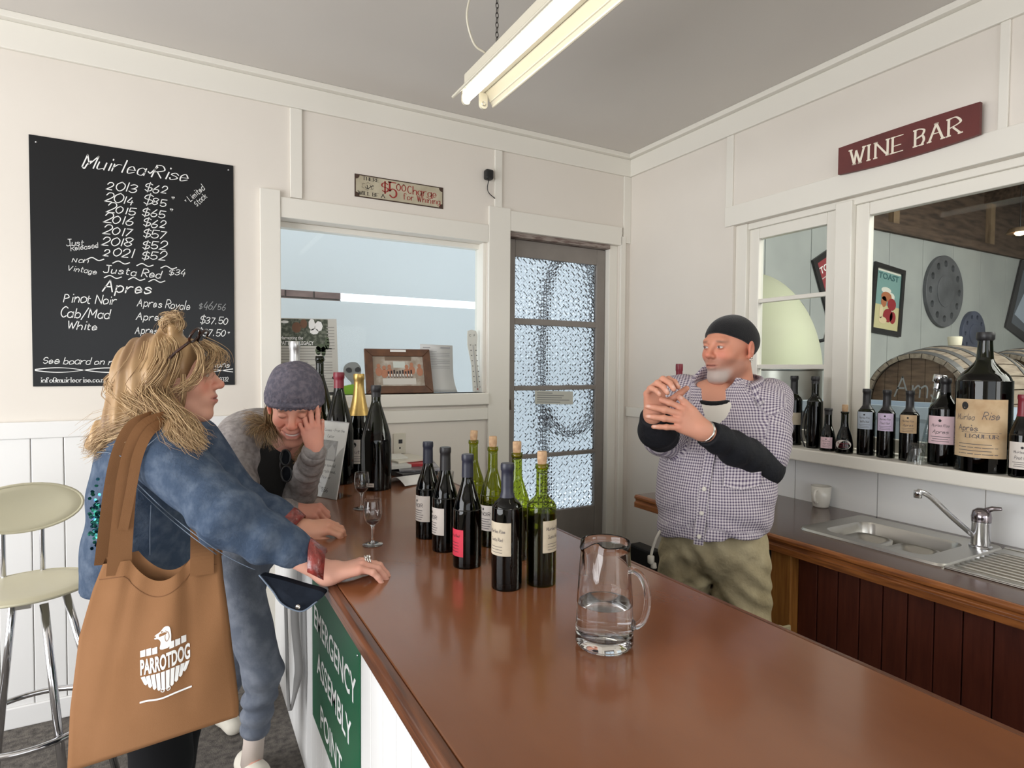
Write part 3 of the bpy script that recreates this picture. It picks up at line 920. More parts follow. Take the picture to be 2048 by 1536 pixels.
for s in (-1, 1):
    b = MB(); p0 = sc0 + bk * 0.05 + sd * s * 0.055 - np.array([0, 0, 0.02])
    b.tube(crom([p0, sc0 + bk * 0.155 + sd * s * 0.055 + np.array([0, 0, 0.0]), sc0 + bk * 0.168 + sd * s * 0.055 + np.array([0, 0, 0.06]), bc + sd * s * 0.055 - nrm * 0.016 + upv * 0.03], 5), 0.0085, 10)
    b.make('back_support', M['chrome'], st, smooth=True)
for a in (20, 75, 200, 250):
    d = sd * math.cos(math.radians(a)) + bk * -math.sin(math.radians(a))
    p0 = sc0 + d * 0.10 - np.array([0, 0, 0.026]); p1 = sc0 + d * 0.255; p1[2] = 0.012
    b = MB(); b.tube([p0, p0 * 0.62 + p1 * 0.38, p1], 0.0125, 12); o = b.make('leg', M['chrome'], st, smooth=True)
    b = MB(); b.lathe([(0.016, -0.012), (0.017, 0.014), (0.013, 0.016)], p1, 10, cap0=True); b.make('foot_cap', M['black'], o)
b = MB(); b.tube([(sc0[0] + 0.205 * math.cos(a), sc0[1] + 0.205 * math.sin(a), 0.33) for a in np.linspace(0, 2 * PI, 49)[:-1]], 0.0105, 10, closed=True); b.make('footring', M['chrome'], st, smooth=True)
b = MB(); b.box(sc0[0] - 0.1, sc0[0] + 0.1, sc0[1] - 0.02, sc0[1] + 0.02, 0.75, 0.765).box(sc0[0] - 0.02, sc0[0] + 0.02, sc0[1] - 0.1, sc0[1] + 0.1, 0.75, 0.765); b.make('seat_plate', M['steel'], st)
# ------------------------------------------------------------------ price board
bb = thing('price_board', 'black price board hand-lettered in white pen on the wall left of the hatch', 'board', (-0.17, D - 0.01, 1.98))
BL, BR, BZ0, BZ1 = -0.563, 0.218, 1.453, 2.515
YB = D - 0.006
o = MB().box(BL, BR, YB, D, BZ0, BZ1).make('board_panel', mat('blackboard', (22, 23, 25), 0.3, spec=0.3), bb, bevel=0.001)
# pixel -> board coordinates (metres from the lower left corner)


def bp_(u, v):
    p = onY(u, v, YB); return p[0] - BL, p[2] - BZ0


plane_b = planar((BL, YB, BZ0), (1, 0, 0), (0, 0, 1), (0, -1, 0), 0.0008)
hand, dim, ti = Print(plane_b), Print(plane_b), Print(plane_b)
bx_, by_ = bp_(164, 331); ex_, _ = bp_(377, 356)
for wd__, t0_, t1_ in (('Muirlea', 0.0, 0.56), ('Rise', 0.635, 0.98)):
    V, F, w_ = text2d(wd__, 0.056, w=0.10, slant=0.45, contrast=True, space=1.7)
    ti.put(V * [(ex_ - bx_) * (t1_ - t0_) / w_, 1], F, bx_ + (ex_ - bx_) * t0_, by_ - 0.006 - 0.003 * t0_)
for s in ((164, 331, 172, 322), (296, 341, 306, 334)):
    (a, c), (d_, e) = bp_(s[0], s[1]), bp_(s[2], s[3])
    ti.line(crom([(a, c - 0.004), (a + 0.008, c - 0.011), (d_ + 0.004, e - 0.014), (d_ + 0.02, e + 0.004)], 5), 0.005)
rows = [('2013', '$62', 212, 378, 289, 382, ''), ('2014', '$85', 209, 402, 287, 407, '*'), ('2015', '$65', 212, 424, 284, 431, '*'), ('2016', '$62', 206, 445, 286, 452, ''),
        ('2017', '$57', 205, 467, 286, 474, ''), ('2018', '$52', 203, 489, 285, 496, ''), ('2021', '$52', 206, 511, 284, 517, '')]
for a, c, u1, v1, u2, v2, star in rows:
    for t, u, v in ((a, u1, v1), (c, u2, v2)):
        x, y = bp_(u, v); hand.text(t, x, y, 0.035, w=0.1, slant=0.28, jitter=0.35, width=0.108 if len(t) == 4 else 0.086, condense=1.1)
    if star: x, y = bp_(u2 + 55, v2 - 4); hand.text('*', x, y, 0.03, w=0.16)
for t, u, v, h, ang, fa, wpx in (('* Limited', 374, 409, 0.026, 48, 0, 58), ('Stock', 394, 413, 0.026, 48, 0, 34), ('Just', 133, 492, 0.026, 8, 0, 32), ('Released', 142, 502, 0.022, 14, 0, 52), ('-', 182, 499, 0.03, 0, 0, 10),
                            ('Non', 144, 524, 0.022, 0, 0, 28), ('Vintage', 134, 540, 0.024, -6, 0, 54), ('Justa Red', 206, 545, 0.034, -2, 0, 114), ('$34', 338, 549, 0.026, 0, 0, 32), ('Apres', 205, 582, 0.052, 0, 0, 94),
                            ('Pinot Noir', 127, 604, 0.040, 0, 0, 98), ('Cab/Mad', 121, 634, 0.040, 0, 0, 90), ('White', 133, 658, 0.034, 0, 0, 56), ('Apres Royale', 274, 612, 0.036, -2, 0, 109),
                            ('$46/56', 398, 617, 0.030, -1, 1, 58), ('Apres', 272, 639, 0.034, 0, 0, 56), ('$37.50', 400, 647, 0.032, 0, 0, 60), ('Apres Amber', 270, 667, 0.034, 0, 0, 100), ('$37.50*', 395, 671, 0.032, 0, 0, 70),
                            ('See board on rear wall for tasting options', 86, 727, 0.028, -1, 0, 376)):
    x, y = bp_(u, v); P_ = dim if fa else hand
    P_.text(t, x, y, h, ang=math.radians(ang), width=wpx * 0.00192, w=0.1, slant=0.25, jitter=0.3, condense=0.9, space=1.6)
for u, v in ((172, 516), (225, 523), (273, 528), (321, 533), (208, 552), (256, 556), (297, 560)):
    x, y = bp_(u, v); hand.line(crom([(x, y - 0.008), (x + 0.022, y + 0.004), (x + 0.045, y - 0.007), (x + 0.066, y + 0.001)], 5), 0.004)
for f0, amp in ((0.2, 0.010), (PI + 0.2, 0.010)):
    x0, y0 = bp_(70, 739); x1, _ = bp_(466, 739)
    xs = np.linspace(x0, x1, 60); ti.line(np.stack([xs, y0 - 0.002 + amp * np.sin(f0 + (xs - x0) / (x1 - x0) * 3 * PI * 1.4)], 1), 0.004 * (0.5 + 0.5 * np.abs(np.cos((xs - x0) * 12))))
x, y = bp_(82, 765)
V, F, w_ = text2d('info@muirlearise.co.nz', 0.021, w=0.16, contrast=True, serif=True); ti.put(V * [0.235 / w_, 1], F, x, y)
x, _ = bp_(213, 765); ti.line([(x, y - 0.003), (x, y + 0.02)], 0.003)
x, _ = bp_(226, 765); V, F, w_ = text2d('50', 0.021, w=0.16, contrast=True); ti.put(V * [0.03 / w_, 1], F, x, y)
x, _ = bp_(428, 765); V, F, w_ = text2d('06 9332', 0.021, w=0.16, contrast=True); ti.put(V * [0.062 / w_, 1], F, x, y)
hand.make('hand_lettering', M['chalk'], bb); dim.make('faded_lettering', M['chalkdim'], bb); ti.make('printed_lettering', M['printwhite'], bb)
for u, v in ((72, 284), (457, 340)):
    p = onY(u, v, YB - 0.001); b = MB(); b.lathe([(0.004, 0), (0.003, 0.002), (0, 0.0025)], p, 10, (0, -1, 0)); b.make('screw', M['chrome'], bb, smooth=True)

# ------------------------------------------------------------------ whining sign
ws = thing('whining_sign', 'small cream tin sign about a five dollar whining charge above the hatch', 'sign', (1.057, D - 0.004, 2.514))
rust = mat('rusty_tin', (74, 54, 42), 0.7, noise=(40, (58, 40, 30), 0.3, 0.7))
cream = mat('aged_cream', (192, 184, 160), 0.6, noise=(12, (170, 160, 136), 0.35, 0.7))
sx0, sx1, sz0, sz1 = 0.804, 1.310, 2.453, 2.574
MB().box(sx0, sx1, D - 0.004, D, sz0, sz1).make('sign_plate', rust, ws, bevel=0.001)
pl_ = planar((sx0, D - 0.004, sz0), (1, 0, 0), (0, 0, 1), (0, -1, 0), 0.0004)
pr = Print(pl_); cut = 0.02; w_, h_ = sx1 - sx0, sz1 - sz0; m_ = 0.006
P = []
for cx, cy, a0 in ((w_ - m_, h_ - m_, 180), (m_, h_ - m_, 270), (m_, m_, 0), (w_ - m_, m_, 90)):
    for i in range(7):
        a = math.radians(a0 + 90 - 90 * i / 6 if False else a0 + 90 * (6 - i) / 6)
        P.append((cx + cut * math.cos(a), cy + cut * math.sin(a)))
pr.poly(P); pr.make('face', cream, ws)
pl2 = planar((sx0, D - 0.004, sz0), (1, 0, 0), (0, 0, 1), (0, -1, 0), 0.0009)
pr = Print(pl2)
kw = dict(w=0.17, contrast=True, serif=True)
for t, x, y, h, wd_ in (('THERE', 0.042, 0.094, 0.017, 0.09), ('WILL BE A', 0.018, 0.014, 0.018, 0.145)):
    V, F, w2 = text2d(t, h, **kw); pr.put(V * [wd_ / w2, 1], F, x, y)
for a in np.linspace(0, 2 * PI, 7)[:-1]:
    pr.line(crom([(0.07 + 0.028 * math.cos(a), 0.062 + 0.016 * math.sin(a)), (0.07 + 0.034 * math.cos(a + 0.4), 0.062 + 0.02 * math.sin(a + 0.4)), (0.07 + 0.03 * math.cos(a + 0.8), 0.062 + 0.017 * math.sin(a + 0.8))], 4), 0.0015)
pr.line(crom([(0.055, 0.058), (0.07, 0.05), (0.085, 0.062), (0.1, 0.07)], 5), 0.0035); pr.line([(0.066, 0.07), (0.07, 0.05)], 0.004); pr.line([(0.082, 0.072), (0.092, 0.052)], 0.003)
pr.make('small_lettering', mat('faded_black', (62, 56, 50), 0.7), ws)
pr = Print(pl2)
for t, x, y, h, wd_ in (('$', 0.150, 0.046, 0.05, 0.030), ('5', 0.191, 0.022, 0.082, 0.036), ('00', 0.231, 0.065, 0.036, 0.050), ('Charge', 0.295, 0.058, 0.042, 0.168), ('for Whining', 0.270, 0.022, 0.034, 0.216)):
    V, F, w2 = text2d(t, h, w=0.15, contrast=True, serif=len(t) < 3, space=2.0); pr.put(V * [wd_ / w2, 1], F, x, y)
pr.make('red_lettering', mat('faded_red', (150, 44, 38), 0.7), ws)

# ------------------------------------------------------------------ wine bar sign: a stave-like curved board
wb = thing('wine_bar_sign', 'dark red curved wooden sign reading wine bar above the right-hand window', 'sign', (W - 0.02, 1.41, 2.51))
mar = mat('maroon_paint', (104, 46, 42), 0.55, noise=(9, (88, 38, 36), 0.3, 0.7))
Y1, Y0 = 1.69, 1.135
ys = np.linspace(Y1, Y0, 25); V = []; F = []
for y in ys:
    q = (y - (Y0 + Y1) / 2) / (Y1 - Y0) * 2
    hw_ = 0.0685 - 0.008 * q * q; zc = 2.508; x = W - 0.032 + 0.012 * q * q * -1
    V += [(x, y, zc - hw_), (x, y, zc + hw_), (x + 0.018, y, zc + hw_), (x + 0.018, y, zc - hw_)]
for i in range(24):
    for k in range(4):
        F.append((i * 4 + k, i * 4 + (k + 1) % 4, i * 4 + 4 + (k + 1) % 4, i * 4 + 4 + k))
F += [(0, 3, 2, 1), (96, 97, 98, 99)]
mk('sign_board', V, F, mar, wb)
for y in (1.6, 1.22):
    MB().box(W - 0.03, W, y - 0.01, y + 0.01, 2.49, 2.52).make('fixing_block', M['raw'], wb)


def wfn(x, y):
    yy = Y1 - x; q = (yy - (Y0 + Y1) / 2) / (Y1 - Y0) * 2
    return np.array([W - 0.0328 - 0.012 * q * q, yy, 2.508 + y])


pr = Print(wfn)
V, F, w2 = text2d('WINE BAR', 0.066, w=0.145, contrast=True, serif=True, space=2.4)
pr.put(V * [0.435 / w2, 1], F, 0.055, -0.033); pr.make('lettering', mat('cream_paint', (232, 222, 204), 0.6), wb)

# ------------------------------------------------------------------ black sensor with wire
p = onY(977, 350, D - 0.02)
sn = thing('wall_sensor', 'small black sensor cube with a loose wire high on the back wall', 'sensor', (p[0], D, p[2]))
MB().box(p[0] - 0.026, p[0] + 0.026, D - 0.045, D - 0.0, p[2] - 0.03, p[2] + 0.03).make('housing', M['black'], sn, bevel=0.012)
P = [p + np.array([0, -0.005, -0.03]), onY(975, 375, D - 0.016), onY(978, 386, D - 0.016), onY(990, 397, D - 0.016)]
b = MB(); b.tube(crom(P, 5), 0.003, 6); b.make('wire', M['black'], sn, smooth=True)

# ------------------------------------------------------------------ things on and behind the hatch sill
yq = D + 0.085
P4 = [onY(u, v, yq) for u, v in ((562, 636), (673, 638), (678, 789), (562, 790))]
P4[0][0] = P4[3][0] = HX0 + 0.002; P4[2][2] = P4[3][2] = HZ0 + 0.001
po = thing('vineyard_poster', 'printed poster with a leafy photo and headline behind the hatch glass at left', 'poster', (0.55, yq, HZ0))
b = MB(); b.prism(P4, (0, 0.003, 0)); b.make('sheet', mat('poster_paper', (196, 194, 186), 0.7), po)
fn = quad_fn(*P4, (0, -1, 0), 0.0008)
pr = Print(fn); pr.rect(0.01, 0.64, 0.84, 0.99); pr.make('photo_ground', mat('photo_dark_green', (62, 70, 56), 0.6, noise=(55, (128, 132, 118), 0.45, 0.7)), po)
fn = quad_fn(*P4, (0, -1, 0), 0.0014)
pr = Print(fn)
for x, y, r, q in ((0.3, 0.88, 0.08, 0.07), (0.42, 0.93, 0.06, 0.06)): pr.disc(x, y, r, q)
pr.make('photo_figure', mat('photo_brown', (116, 84, 64), 0.7), po)
pr = Print(fn)
for x, y, r, q in ((0.56, 0.92, 0.06, 0.08), (0.68, 0.9, 0.07, 0.07), (0.6, 0.83, 0.08, 0.04), (0.1, 0.95, 0.07, 0.02)): pr.disc(x, y, r, q, 7)
V, F, w2 = font2d('FATTORIA LEGACY', 0.05, bold=0.02); V = V * [0.56 / w2, 1.0]; pr.put(V, F, 0.025, 0.655)
V, F, w2 = font2d('Harvesting the', 0.045, bold=0.012); V = V * [0.38 / w2, 1.0]; pr.put(V, F, 0.025, 0.725)
pr.make('headline', M['printwhite'], po)
pr = Print(fn)
for i in range(3):
    for j in range(15):
        pr.rect(0.04 + i * 0.3, 0.60 - j * 0.036, 0.04 + i * 0.3 + (0.26 if (i * 7 + j) % 6 else 0.14), 0.613 - j * 0.036)
for j in range(8): pr.rect(0.815, 0.60 + j * 0.04, 0.95, 0.612 + j * 0.04)
pr.make('small_print', mat('grey_print', (158, 156, 150), 0.8), po)
pr = Print(fn)
for x, y, r, q in ((0.72, 0.62, 0.1, 0.05), (0.66, 0.58, 0.05, 0.06), (0.75, 0.57, 0.04, 0.07), (0.82, 0.68, 0.04, 0.09)): pr.disc(x, y, r, q, 8)
pr.make('printed_leaves', mat('print_green', (84, 96, 74), 0.7), po)
pr = Print(fn); pr.disc(0.92, 0.22, 0.035, 0.02); pr.rect(0.82, 0.005, 0.98, 0.03); pr.make('printed_seal', M['ink'], po)

# grey alien cut-out standing on the sill
ya = D + 0.06
ac = onY(707, 745, ya)
al = thing('alien_figure', 'flat grey alien cut-out with black eyes and green top on the sill', 'ornament', (ac[0], ya, HZ0))
def outline(pts, dy, name, m, y):
    b = MB(); Q = crom([onY(u, v, y) for u, v in pts], 4, closed=True); b.prism(Q, (0, dy, 0)); return b.make(name, m, al)
hp_ = [(707, 724), (716, 727), (722, 737), (721, 749), (715, 760), (710, 765), (710, 772), (704, 772), (703, 765), (695, 757), (688, 746), (689, 733), (697, 726)]
outline(hp_, 0.01, 'head', mat('alien_grey', (132, 136, 134), 0.6), ya)
o_ = outline([(703, 769), (711, 769), (722, 775), (729, 789), (729, 797), (686, 797), (686, 775), (694, 771)], 0.012, 'torso', mat('alien_green', (128, 178, 52), 0.7), ya - 0.002)
for pts in ([(692, 739), (697, 735), (703, 738), (703, 744), (696, 745)], [(711, 737), (717, 734), (721, 739), (718, 744), (711, 743)]):
    outline(pts, 0.003, 'eye', M['black'], ya - 0.004)

# framed photograph leaning on the sill
yf0 = D + 0.02
fr4 = [onY(u, v, y) for u, v, y in ((727, 698, yf0 + 0.05), (857, 700, yf0 + 0.05), (866, 786, yf0), (732, 788, yf0))]
fr4[2][2] = fr4[3][2] = HZ0 + 0.002
pf = thing('photo_frame', 'brown wooden frame with a group photograph leaning on the hatch sill', 'picture frame', (1.05, yf0, HZ0))
n_ = np.cross(fr4[1] - fr4[0], fr4[3] - fr4[0]); n_ /= np.linalg.norm(n_)
if n_[1] > 0: n_ = -n_
fq = quad_fn(*fr4, n_, 0.0)
fwood = mat('frame_wood', (104, 68, 44), 0.4, noise=(20, (78, 48, 30), 0.3, 0.7))
a_, c_ = 0.115, 0.165
for nm, qd in (('top', [(0, 1), (1, 1), (1 - a_, 1 - c_), (a_, 1 - c_)]), ('bot', [(0, 0), (a_, c_), (1 - a_, c_), (1, 0)]), ('l', [(0, 1), (a_, 1 - c_), (a_, c_), (0, 0)]), ('r', [(1, 1), (1, 0), (1 - a_, c_), (1 - a_, 1 - c_)])):
    b = MB(); b.prism([fq(*p) for p in qd], n_ * 0.016); b.make('frame_rail', fwood, pf, bevel=0.003)
b = MB(); b.prism([fq(*p) for p in ((0.02, 0.98), (0.98, 0.98), (0.98, 0.02), (0.02, 0.02))], n_ * 0.003); b.make('backing', M['ink'], pf)
fz = quad_fn(*fr4, n_, 0.0045)
pr = Print(fz); pr.rect(a_, c_, 1 - a_, 1 - c_); pr.make('photograph', mat('photo_room', (152, 138, 122), 0.4, noise=(18, (190, 182, 170), 0.4, 0.65)), pf)
for eps, nm, col, shp in ((0.0052, 'photo_window', (198, 204, 196), [(0.42, 0.58, 0.6, 0.72)]), (0.0053, 'photo_ceiling', (116, 96, 78), [(0.3, 0.74, 0.7, 0.83)]), (0.0054, 'photo_table', (204, 200, 192), [(0.25, 0.2, 0.75, 0.34)]),
                          (0.006, 'photo_bottles', (52, 38, 40), [(0.33 + i * 0.043, 0.36, 0.355 + i * 0.043, 0.50 + 0.015 * (i % 3)) for i in range(9)]),
                          (0.0064, 'photo_labels', (228, 224, 216), [(0.335 + i * 0.043, 0.38, 0.352 + i * 0.043, 0.44) for i in range(9)])):
    pr = Print(quad_fn(*fr4, n_, eps))
    for r in shp: pr.rect(*r)
    pr.make(nm, mat(nm + '_ink', col, 0.5), pf)
pr = Print(quad_fn(*fr4, n_, 0.0058))
for x, y in ((0.2, 0.62), (0.28, 0.58), (0.36, 0.6), (0.62, 0.6), (0.7, 0.65), (0.82, 0.62)): pr.disc(x, y, 0.028, 0.05); pr.disc(x, y - 0.13, 0.05, 0.1)
pr.make('photo_people', mat('photo_people_ink', (176, 120, 92), 0.6), pf)
pr = Print(quad_fn(*fr4, n_, 0.0168)); pr.rect(0.38, 0.93, 0.62, 0.98); pr.make('title_plate', M['paper'], pf)
# curling white sheet and thermometer
s4 = [onY(u, v, D + 0.07) for u, v in ((838, 688), (905, 691), (906, 740), (913, 786), (842, 786))]
sh = thing('letter_sheet', 'white printed letter curling at the foot behind the framed photograph', 'paper', (1.35, D + 0.07, HZ0))
V = []; F = []; nn = 14
for i in range(nn):
    q = i / (nn - 1)
    l = onY(840, 688, D + 0.075) * (1 - q) + onY(843, 784, D + 0.075) * q; r = onY(905, 691, D + 0.075) * (1 - q) + onY(907, 784, D + 0.075) * q
    cv = max(0, q - 0.55) ** 2 * 0.22
    r = r + np.array([cv * 0.45, -cv * 0.3, 0]); l = l + np.array([0, -cv * 0.3, 0])
    V += [l, r]
for i in range(nn - 1): F.append((2 * i, 2 * i + 1, 2 * i + 3, 2 * i + 2))
o = mk('sheet', V, F, mat('letter_paper', (202, 202, 200), 0.8), sh, smooth=True); o.modifiers.new('s', 'SOLIDIFY').thickness = 0.0008
pr = Print(quad_fn(onY(840, 688, D + 0.073), onY(905, 691, D + 0.073), onY(906, 740, D + 0.073), onY(841.5, 740, D + 0.073), (0, -1, 0), 0.001))
pr.rect(0.62, 0.86, 0.92, 0.92); pr.rect(0.08, 0.86, 0.3, 0.89)
for j in range(11): pr.rect(0.1, 0.72 - j * 0.065, 0.9 if j % 4 else 0.5, 0.735 - j * 0.065)
pr.make('small_print', mat('grey_print2', (150, 150, 152), 0.8), sh)
th = thing('thermometer', 'white wall thermometer with scale leaning in the hatch corner', 'thermometer', (1.56, D + 0.05, HZ0))
tp4 = [(935, 662), (943, 659), (952, 662), (955, 670), (953, 712), (960, 772), (958, 783), (946, 783), (943, 730), (935, 690)]
b = MB(); b.prism([onY(u, v, D + 0.045) for u, v in tp4], (0, 0.005, 0)); b.make('scale_plate', mat('thermo_white', (208, 208, 200), 0.5), th)
b = MB(); b.tube([onY(946, 690, D + 0.043), onY(955, 775, D + 0.043)], 0.0022, 8); b.make('tube', mat('thermo_tube', (170, 172, 172), 0.2), th, smooth=True)
b = MB(); b.lathe([(0, -0.006), (0.005, 0), (0, 0.006)], onY(955.5, 778, D + 0.042), 10); b.make('bulb', mat('thermo_red', (150, 60, 50), 0.3), th, smooth=True)
pr = Print(planar((0, D + 0.0445, 0), (1, 0, 0), (0, 0, 1), (0, -1, 0), 0.0006))
for j in range(9):
    for s in (-1, 1):
        p = onY(945.8 + j * 1.15 + s * 5, 690 + j * 10.5, D + 0.045); pr.rect(p[0] - 0.004, p[2] - 0.002, p[0] + 0.004, p[2] + 0.002)
for ch, u in (('C', 938), ('F', 947)):
    p = onY(u, 673, D + 0.045); pr.font(ch, p[0], p[2], 0.014)
pr.make('scale_marks', M['ink'], th)
# wall socket above the counter
p = onY(799, 887, D - 0.005)
so = thing('wall_socket', 'white outlet plate with a black jack on the wall above the papers', 'socket', (p[0], D, p[2]))
MB().box(p[0] - 0.036, p[0] + 0.036, D - 0.01, D, p[2] - 0.058, p[2] + 0.058).make('face_plate', mat('ivory_plastic', (206, 200, 184), 0.5), so, bevel=0.004)
q = onY(801, 883, D - 0.011); MB().box(q[0] - 0.011, q[0] + 0.011, D - 0.0115, D - 0.0095, q[2] - 0.011, q[2] + 0.011).make('jack', M['black'], so)
q = onY(800, 896, D - 0.011); b = MB(); b.lathe([(0.006, 0), (0.004, 0.0015), (0, 0.0015)], q + np.array([0, 0.0015, 0]), 10, (0, -1, 0)); b.make('screw', M['ink'], so)
# ------------------------------------------------------------------ bottles
M['bglass'] = thin_glass('green_bottle_glass', (0.52, 0.57, 0.09), 0.02)
M['bdark'] = thin_glass('dark_bottle_glass', (0.10, 0.12, 0.05), 0.02)
M['wine'] = mat('dark_wine', (16, 8, 10), 0.12, spec=0.4)
M['navy'] = mat('navy_capsule', (34, 36, 52), 0.42)
M['blackcap'] = mat('black_capsule', (30, 28, 30), 0.42)
M['redcap'] = mat('dark_red_capsule', (122, 28, 44), 0.4)
M['gold'] = mat('gold_foil', (196, 164, 98), 0.34, metal=0.75, bump=(90, 0.35, 0.003))
M['silver'] = mat('silver_foil', (196, 196, 196), 0.3, metal=0.8, bump=(70, 0.3, 0.002))
M['cork'] = mat('cork', (196, 164, 128), 0.85, noise=(60, (160, 122, 92), 0.4, 0.7))
M['lwhite'] = mat('white_label', (216, 208, 200), 0.75)
M['lbeige'] = mat('beige_label', (196, 184, 162), 0.75, noise=(30, (178, 166, 144), 0.35, 0.7))
M['lred'] = mat('red_label', (206, 52, 74), 0.7)
M['lpink'] = mat('pink_label', (226, 196, 202), 0.75)
M['llilac'] = mat('lilac_label', (208, 190, 216), 0.75)
M['lgrey'] = mat('grey_blue_label', (178, 188, 200), 0.75)
M['lold'] = mat('aged_label', (204, 178, 142), 0.75, noise=(14, (178, 146, 108), 0.4, 0.7))
M['lgreyink'] = mat('label_ink', (96, 90, 92), 0.8)

PROF = {  # (radius/r, height/h); neck radius given separately as 'n'
    'burgundy': [(0.90, 0.0), (1, 0.012), (1, 0.47), (0.97, 0.52), (0.84, 0.59), (0.64, 0.665), ('n', 0.76, 1.12), ('n', 0.82, 1.04), ('n', 0.955, 1.0)],
    'bordeaux': [(0.92, 0.0), (1, 0.012), (1, 0.60), (0.97, 0.645), (0.84, 0.685), (0.58, 0.715), ('n', 0.745, 1.06), ('n', 0.78, 1.0), ('n', 0.955, 0.98)],
    'slope': [(0.92, 0.0), (1, 0.012), (1, 0.42), (0.96, 0.5), (0.80, 0.60), (0.55, 0.72), ('n', 0.83, 1.1), ('n', 0.88, 1.0), ('n', 0.955, 1.0)],
    'jug': [(0.93, 0.0), (1, 0.012), (1, 0.60), (0.98, 0.64), (0.86, 0.69), (0.62, 0.735), ('n', 0.79, 1.25), ('n', 0.84, 1.05), ('n', 0.94, 0.92)],
    'bell': [(0.88, 0.0), (1, 0.02), (1, 0.18), (0.92, 0.32), (0.74, 0.47), (0.50, 0.60), ('n', 0.70, 1.05), ('n', 0.80, 1.0), ('n', 0.93, 1.0)],
}


def prof_of(kind, h, r, n):
    P = [((p[2] * n if p[0] == 'n' else p[0] * r), p[1] * h) for p in PROF[kind]]
    return smooth_profile(P, 4)


def rad_at(P, z):
    for (r0, z0), (r1, z1) in zip(P[:-1], P[1:]):
        if z0 <= z <= z1: return r0 + (r1 - r0) * (z - z0) / max(z1 - z0, 1e-6)
    return P[-1][0]


def patch(c, r, a0, a1, z0, z1, n=16):
    V = []; F = []
    for i in range(n + 1):
        a = a0 + (a1 - a0) * i / n
        for z in (z0, z1): V.append((c[0] + r * math.cos(a), c[1] + r * math.sin(a), c[2] + z))
    for i in range(n): F.append((2 * i, 2 * i + 2, 2 * i + 3, 2 * i + 1))
    return V, F


def cyl_fn(c, r, amid, z0, eps=0.0004):
    """x (metres along the label, left to right as read), y up"""
    return lambda x, y: np.array([c[0] + (r + eps) * math.cos(amid + x / r), c[1] + (r + eps) * math.sin(amid + x / r), c[2] + z0 + y])


def bottle(name, label, loc, h, r, kind='burgundy', gl='bdark', fill=0.80, cap=None, cap_from=0.78, cork=False, lab=None, group=None, neck=0.0142, capmat=None, cat='wine bottle', seg=32):
    """lab = (material, off_deg toward image left, width_m, z0, z1, list of print tuples)"""
    loc = np.asarray(loc, float)
    t = thing(name, label, cat, loc, group)
    P = prof_of(kind, h, r, neck)
    b = MB(); lip = [(neck * 0.98, h * 0.955), (neck * 1.14, h * 0.957), (neck * 1.17, h * 0.975), (neck * 1.12, h * 0.998), (neck * 0.95, h), (neck * 0.72, h)]
    b.lathe([(0, 0.004), (r * 0.8, 0.002)] + P + (lip if not cap else [(neck, h * 0.99)]), loc, seg); b.make('glass_body', M[gl], t, smooth=True)
    if fill > 0:
        zf = fill * h
        Q = [(max(q[0] - 0.0022, 0.002), min(max(q[1], 0.006), zf)) for q in P if q[1] < zf]
        Q.append((max(rad_at(P, zf) - 0.0022, 0.002), zf)); b = MB(); b.lathe([(0, 0.006)] + Q + [(0, zf)], loc, seg); b.make('wine', M['wine'], t, smooth=True)
    if cap:
        zs = [q for q in np.linspace(cap_from * h, 0.94 * h, 6)]
        Q = [(rad_at(P, z) + 0.0009, z) for z in zs] + [(neck * 1.16, h * 0.95), (neck * 1.18, h * 0.985), (neck * 1.1, h + 0.001), (0, h + 0.001)]
        b = MB(); b.lathe(Q, loc, seg); o = b.make('capsule', M[cap], t, smooth=True); o.modifiers.new('e', 'EDGE_SPLIT').split_angle = 0.8
    if cork:
        b = MB(); d = np.array([rng.uniform(-0.08, 0.08), rng.uniform(-0.08, 0.08), 1.0]) if cork != 'straight' else np.array([0, 0, 1.0])
        b.lathe([(neck * 0.72, -0.012), (neck * 0.78, 0.0), (neck * 0.86, 0.012), (neck * 0.86, 0.028), (neck * 0.78, 0.031), (0, 0.031)], loc + np.array([0, 0, h]), 14, d)
        b.make('cork', M['cork'], t, smooth=True).modifiers.new('e', 'EDGE_SPLIT').split_angle = 0.8
    for lb in (lab if isinstance(lab, list) else [lab] if lab else []):
        m_, off, wd_, z0, z1, prt = lb
        a = math.atan2(CAM[1] - loc[1], CAM[0] - loc[0]) - math.radians(off); hw_ = wd_ / 2 / r
        V, F = patch(loc, r + 0.0007, a - hw_, a + hw_, z0, z1); o = mk('label', V, F, M[m_], t, smooth=True)
        groups = {}
        for p in prt: groups.setdefault(p[0], []).append(p)
        for im, ps in groups.items():
            pr = Print(cyl_fn(loc, r + 0.0008, a, z0))
            for p in ps:
                if p[1] == 'T': pr.text(p[2], p[3], p[4], p[5], align='C', width=p[6], **p[7])
                elif p[1] == 'L': pr.rect(p[2], p[3], p[4], p[5], 6)
                elif p[1] == 'D': pr.disc(p[2], p[3], p[4], p[5], 12)
            pr.make('label_print', M[im], o)
    return t


def house_label(w_, h_, title, sc=1.0):
    """emblem, script name, wine name and fine lines in a house label of width w_ and height h_"""
    I = 'lgreyink'; k = dict(w=0.12, slant=0.35)
    out = [('ink', 'D', 0, h_ * 0.84, w_ * 0.055, h_ * 0.05)]
    out.append((I, 'T', 'Muirlea Rise', 0, h_ * 0.62, h_ * 0.10, w_ * 0.62, k))
    out.append((I, 'T', title, 0, h_ * 0.38, h_ * 0.13, w_ * 0.55, k))
    for i, q in enumerate((0.7, 0.55, 0.62)): out.append((I, 'L', -w_ * q / 2, h_ * (0.25 - 0.08 * i), w_ * q / 2, h_ * (0.27 - 0.08 * i)))
    return out


